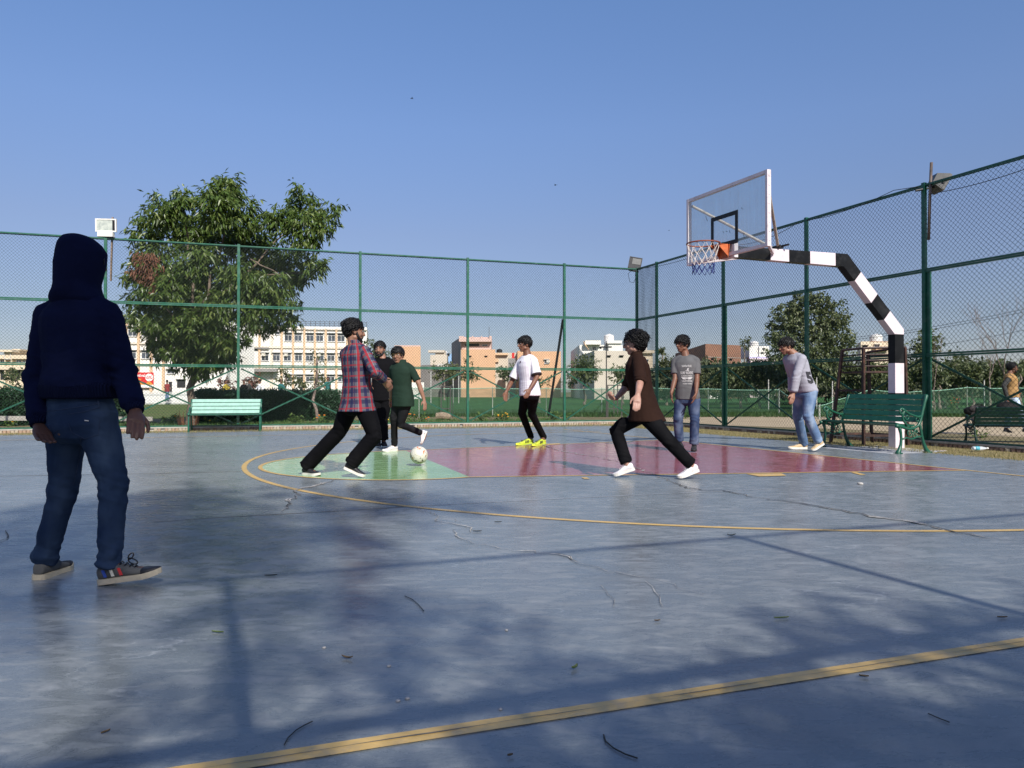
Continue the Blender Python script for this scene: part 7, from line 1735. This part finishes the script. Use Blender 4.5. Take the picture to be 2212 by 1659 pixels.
# ================================================================ small things on the ground
LG = leafmat('fallen_green', [(.11, .17, .05), (.16, .2, .07)], .5, .2); LBR = leafmat('fallen_brown', [(.08, .05, .03), (.13, .09, .05)], .6, .1); LDK = leafmat('fallen_dark', [(.02, .02, .015), (.04, .035, .025)], .6, .1)
def leaf_on(label, px, py, L_, W_, ang, m, curl=.004):
    L_ *= .85; W_ *= .8; curl *= .4; p = gr(px, py); k = MB(); n = 8; vs = []
    for i in range(n + 1):
        f = i / n; w_ = W_ * math.sin(PI * min(.97, max(.03, f))) ** .8; z = .004 + curl * (2 * f - 1) ** 2
        vs += [(f * L_ - L_ / 2, w_ / 2, z + .004), (f * L_ - L_ / 2, 0, z), (f * L_ - L_ / 2, -w_ / 2, z + .005)]
    fs = [q for i in range(n) for q in ((3 * i, 3 * i + 1, 3 * i + 4, 3 * i + 3), (3 * i + 1, 3 * i + 2, 3 * i + 5, 3 * i + 4))]
    k.add(vs, fs); tag(put('fallen_leaf', k, m, loc=p, rot=(0, 0, ang)), label, 'leaf', 'leaves lying on the court')
leaf_on('thin dark leaf on the blue court right of the hooded figure shoes', 585, 1245, .07, .014, .25, LDK)
leaf_on('pale green leaf on the court below the hooded figure shoe', 470, 1368, .06, .016, -.2, LG); leaf_on('small brown curled leaf at the lower middle left of the court', 750, 1424, .05, .018, -.3, LBR, .015)
leaf_on('curled two-tone leaf above the yellow sideline at the middle', 1241, 1446, .042, .022, .9, LG, .02); leaf_on('flat green leaf right of centre in the sunlit court', 1688, 1337, .075, .016, .15, LG)
leaf_on('dark crumpled leaf where the two rail shadows cross', 1580, 1158, .07, .03, .2, LDK, .02); leaf_on('small dry leaf at the right side near the long rail shadow', 2165, 1336, .05, .018, 0, LBR)
leaf_on('small brown leaf left of the flat green leaf', 1420, 1343, .03, .008, .2, LBR); leaf_on('short brown scrap at the lower right above the sideline', 1866, 1464, .035, .016, -.3, LBR)
leaf_on('tiny brown scrap below the yellow sideline', 1102, 1636, .018, .012, .4, LBR); leaf_on('dark thin leaf on the sunlit court beyond the arc line', 1076, 1129, .06, .014, .1, LDK)
leaf_on('pale dry leaf beside the arc line end of the crack', 1031, 1149, .07, .02, .1, LDK); leaf_on('dry leaf scrap at the dark left bottom of the court', 228, 1585, .03, .012, 1, LBR)
def twig(label, pts, r=.0016):
    g = [gr(*p) + V((0, 0, .004)) for p in pts]; base = g[0]; k = MB(); k.tube([p - base for p in g], r, 5); tag(put('twig', k, LDK, loc=base), label, 'twig', 'twigs lying on the court')
twig('curved thin twig in the middle of the court below the crack', [(874, 1289), (890, 1296), (903, 1307), (916, 1322)]); twig('arched dark twig above the yellow sideline at the left', [(614, 1612), (622, 1597), (640, 1580), (658, 1569), (675, 1561)])
twig('bent dark twig below the yellow sideline at the middle', [(1304, 1590), (1308, 1604), (1325, 1619), (1350, 1632), (1377, 1641)], .002); twig('thin straight twig at the lower right below the sideline', [(2005, 1544), (2025, 1553), (2051, 1563)])
def chip(label, px, py, r):
    k = MB(); r_ = random.Random(px); k.ellip((0, 0, r * .3), (r, r * .8, r * .45), M.Rotation(r_.uniform(0, 3), 3, 'Z'), 8, 5); tag(put('pebble', k, CHIP, loc=gr(px, py)), label, 'pebble', 'pebbles and chips on the court')
chip('pale pebble on the court left of the block line of the key', 1858, 1047, .035); chip('white paper scrap above the twig at court centre', 1094, 1362, .008)
for x, y, l_ in [(860, 1515, 'tiny white chip, left of two beside the rail shadow'), (880, 1510, 'tiny white chip, right of two beside the rail shadow'), (700, 1400, 'tiny white chip above the small brown curled leaf'), (840, 1440, 'tiny white chip right of the small brown curled leaf'), (1081, 1533, 'tiny white chip just below the yellow sideline')]: chip(l_, x, y, .008)
# water bottle
bo = gr(2117, 973, 0.03); wb = thing('water_bottle', 'crushed clear plastic water bottle with a blue label lying on the dry grass', 'bottle', bo, .05)
PET, nt, b = newmat('clear_plastic'); b.inputs['Base Color'].default_value = (.8, .85, .88, 1); b.inputs['Roughness'].default_value = .15; b.inputs['Alpha'].default_value = .5; b.inputs['Specular IOR Level'].default_value = .7
k = MB(); X, Yv, Z = V((1, 0, 0)), V((0, 1, 0)), V((0, 0, 1))
k.loft([(V((x, 0, .032)), Yv, Z, r, r * .9) for x, r in ((-.12, .028), (-.115, .033), (-.07, .033), (-.06, .029), (-.05, .033), (.02, .033), (.04, .030), (.09, .016), (.105, .013), (.12, .013))], 14); put('body', k, PET, wb, smooth=True)
k = MB(); k.loft([(V((x, 0, .032)), Yv, Z, .0345, .0315) for x in (-.085, -.02)], 14); put('label', k, pm('bottle_label', (.10, .40, .50), .5), wb, smooth=True); k = MB(); k.loft([(V((x, 0, .032)), Yv, Z, .015, .015) for x in (.108, .128)], 10); put('cap', k, TANKW, wb)
k = MB(); k.box((0, 0, .006), (.16, .05, .004)); tag(put('paper_scrap', k, WHITEP, loc=gr(1948 + 45, 975, .0) + V((.35, .1, .0)), rot=(0, 0, .2)), 'small white paper scrap on the grass behind the front bench', 'paper')
# bags on the outside bench
BAGM = cloth('bag_black_nylon', (.016, .015, .015), .6, bstr=.3); BAGR = cloth('bag_grey', (.045, .04, .04), .8)
def bag(label, px, py, Y, r, m, seed):
    p = at(px, py, Y); t = thing('backpack', label, 'bag', p, 0, 'bags on the outside bench'); k = MB(); r_ = random.Random(seed)
    k.ellip((0, 0, 0), r, None, 16, 10); k.ellip((r[0] * .3, -.03, -.04), (r[0] * .6, r[1] * .8, r[2] * .7), None, 12, 8); k.ellip((-r[0] * .5, 0, -.03), (r[0] * .5, r[1] * .8, r[2] * .8), None, 12, 8)
    me = smooth_remesh(k, .012, 4); pattern(me, [((0, 0, -1), (0, 0, 1), .2)], np.array((0, 1, 0)), .01, seed); put('sack', me, m, t)
    k = MB(); k.tube([(-.1, -.02, r[2] * .9), (-.04, -.02, r[2] * 1.25), (.06, -.02, r[2] * 1.25), (.1, -.02, r[2] * .9)], .012, 6); put('handle', k, m, t)
bag('black backpack lying on the left part of the outside bench', 2112, 886, 16.6, (.30, .15, .10), BAGM, 1); bag('bulging black bag on the right part of the outside bench', 2178, 882, 16.5, (.26, .16, .15), BAGM, 2)
hk = at(2101 + 10, 884, 15.9); jc = thing('jacket', 'grey jacket hanging over the back of the outside bench', 'jacket', at(2092 + 16, 896, 15.85)); k = MB(); k.ellip((0, 0, 0), (.11, .03, .20), None, 12, 8); k.ellip((.04, 0, -.12), (.06, .03, .16), None, 12, 8); k.ellip((-.05, 0, .12), (.10, .06, .07), None, 12, 8); me = smooth_remesh(k, .012, 3); put('cloth', me, BAGR, jc)

# birds and wires
def bird(label, px, py, Y, s, a):
    t = thing('bird', label, 'bird', at(px, py, Y), a, 'birds in the sky'); k = MB(); k.ellip((0, 0, 0), (.16 * s, .05 * s, .05 * s), None, 8, 6); k.ellip((.16 * s, 0, .02 * s), (.05 * s, .04 * s, .04 * s), None, 8, 6); put('body', k, BLACKM, t, smooth=True)
    k = MB()
    for q in (-1, 1): k.add([(.06 * s, 0, .02), (-.08 * s, 0, .02), (-.10 * s, q * .22 * s, .10 * s), (-.16 * s, q * .42 * s, .05 * s), (.02 * s, q * .24 * s, .12 * s)], [(0, 1, 2, 4), (2, 3, 4)])
    put('wing', k, BLACKM, t); k = MB(); k.add([(-.14 * s, -.02, 0), (-.14 * s, .02, 0), (-.28 * s, .06 * s, 0), (-.28 * s, -.06 * s, 0)], [(0, 1, 2, 3)]); put('tail', k, BLACKM, t)
bird('highest tiny bird, in the upper left of the sky', 890, 213, 90, .8, .4); bird('tiny bird in the middle of the sky left of the backboard', 1200, 400, 90, .85, 2.4); bird('tiny bird near the backboard left edge', 1445, 498, 90, .7, 1.2)
def wire(label, a, b_, s, r=.02): k = MB(); k.tube(sag(a, b_, s, 12), r, 4); tag(put('power_line', k, BLACKM), label, 'power line', 'power lines beyond the field')
for i, (y0, y1) in enumerate([(718, 688), (722, 694), (752, 735)]): wire(['upper power line crossing behind the right trees', 'second power line crossing behind the right trees', 'lowest power line crossing behind the right trees'][i], at(1600, y0 + 24, 110), at(2300, y1 - 40, 80), 1.2, .022)
print('tris', sum(len(m.polygons) for m in bpy.data.meshes if m.users))
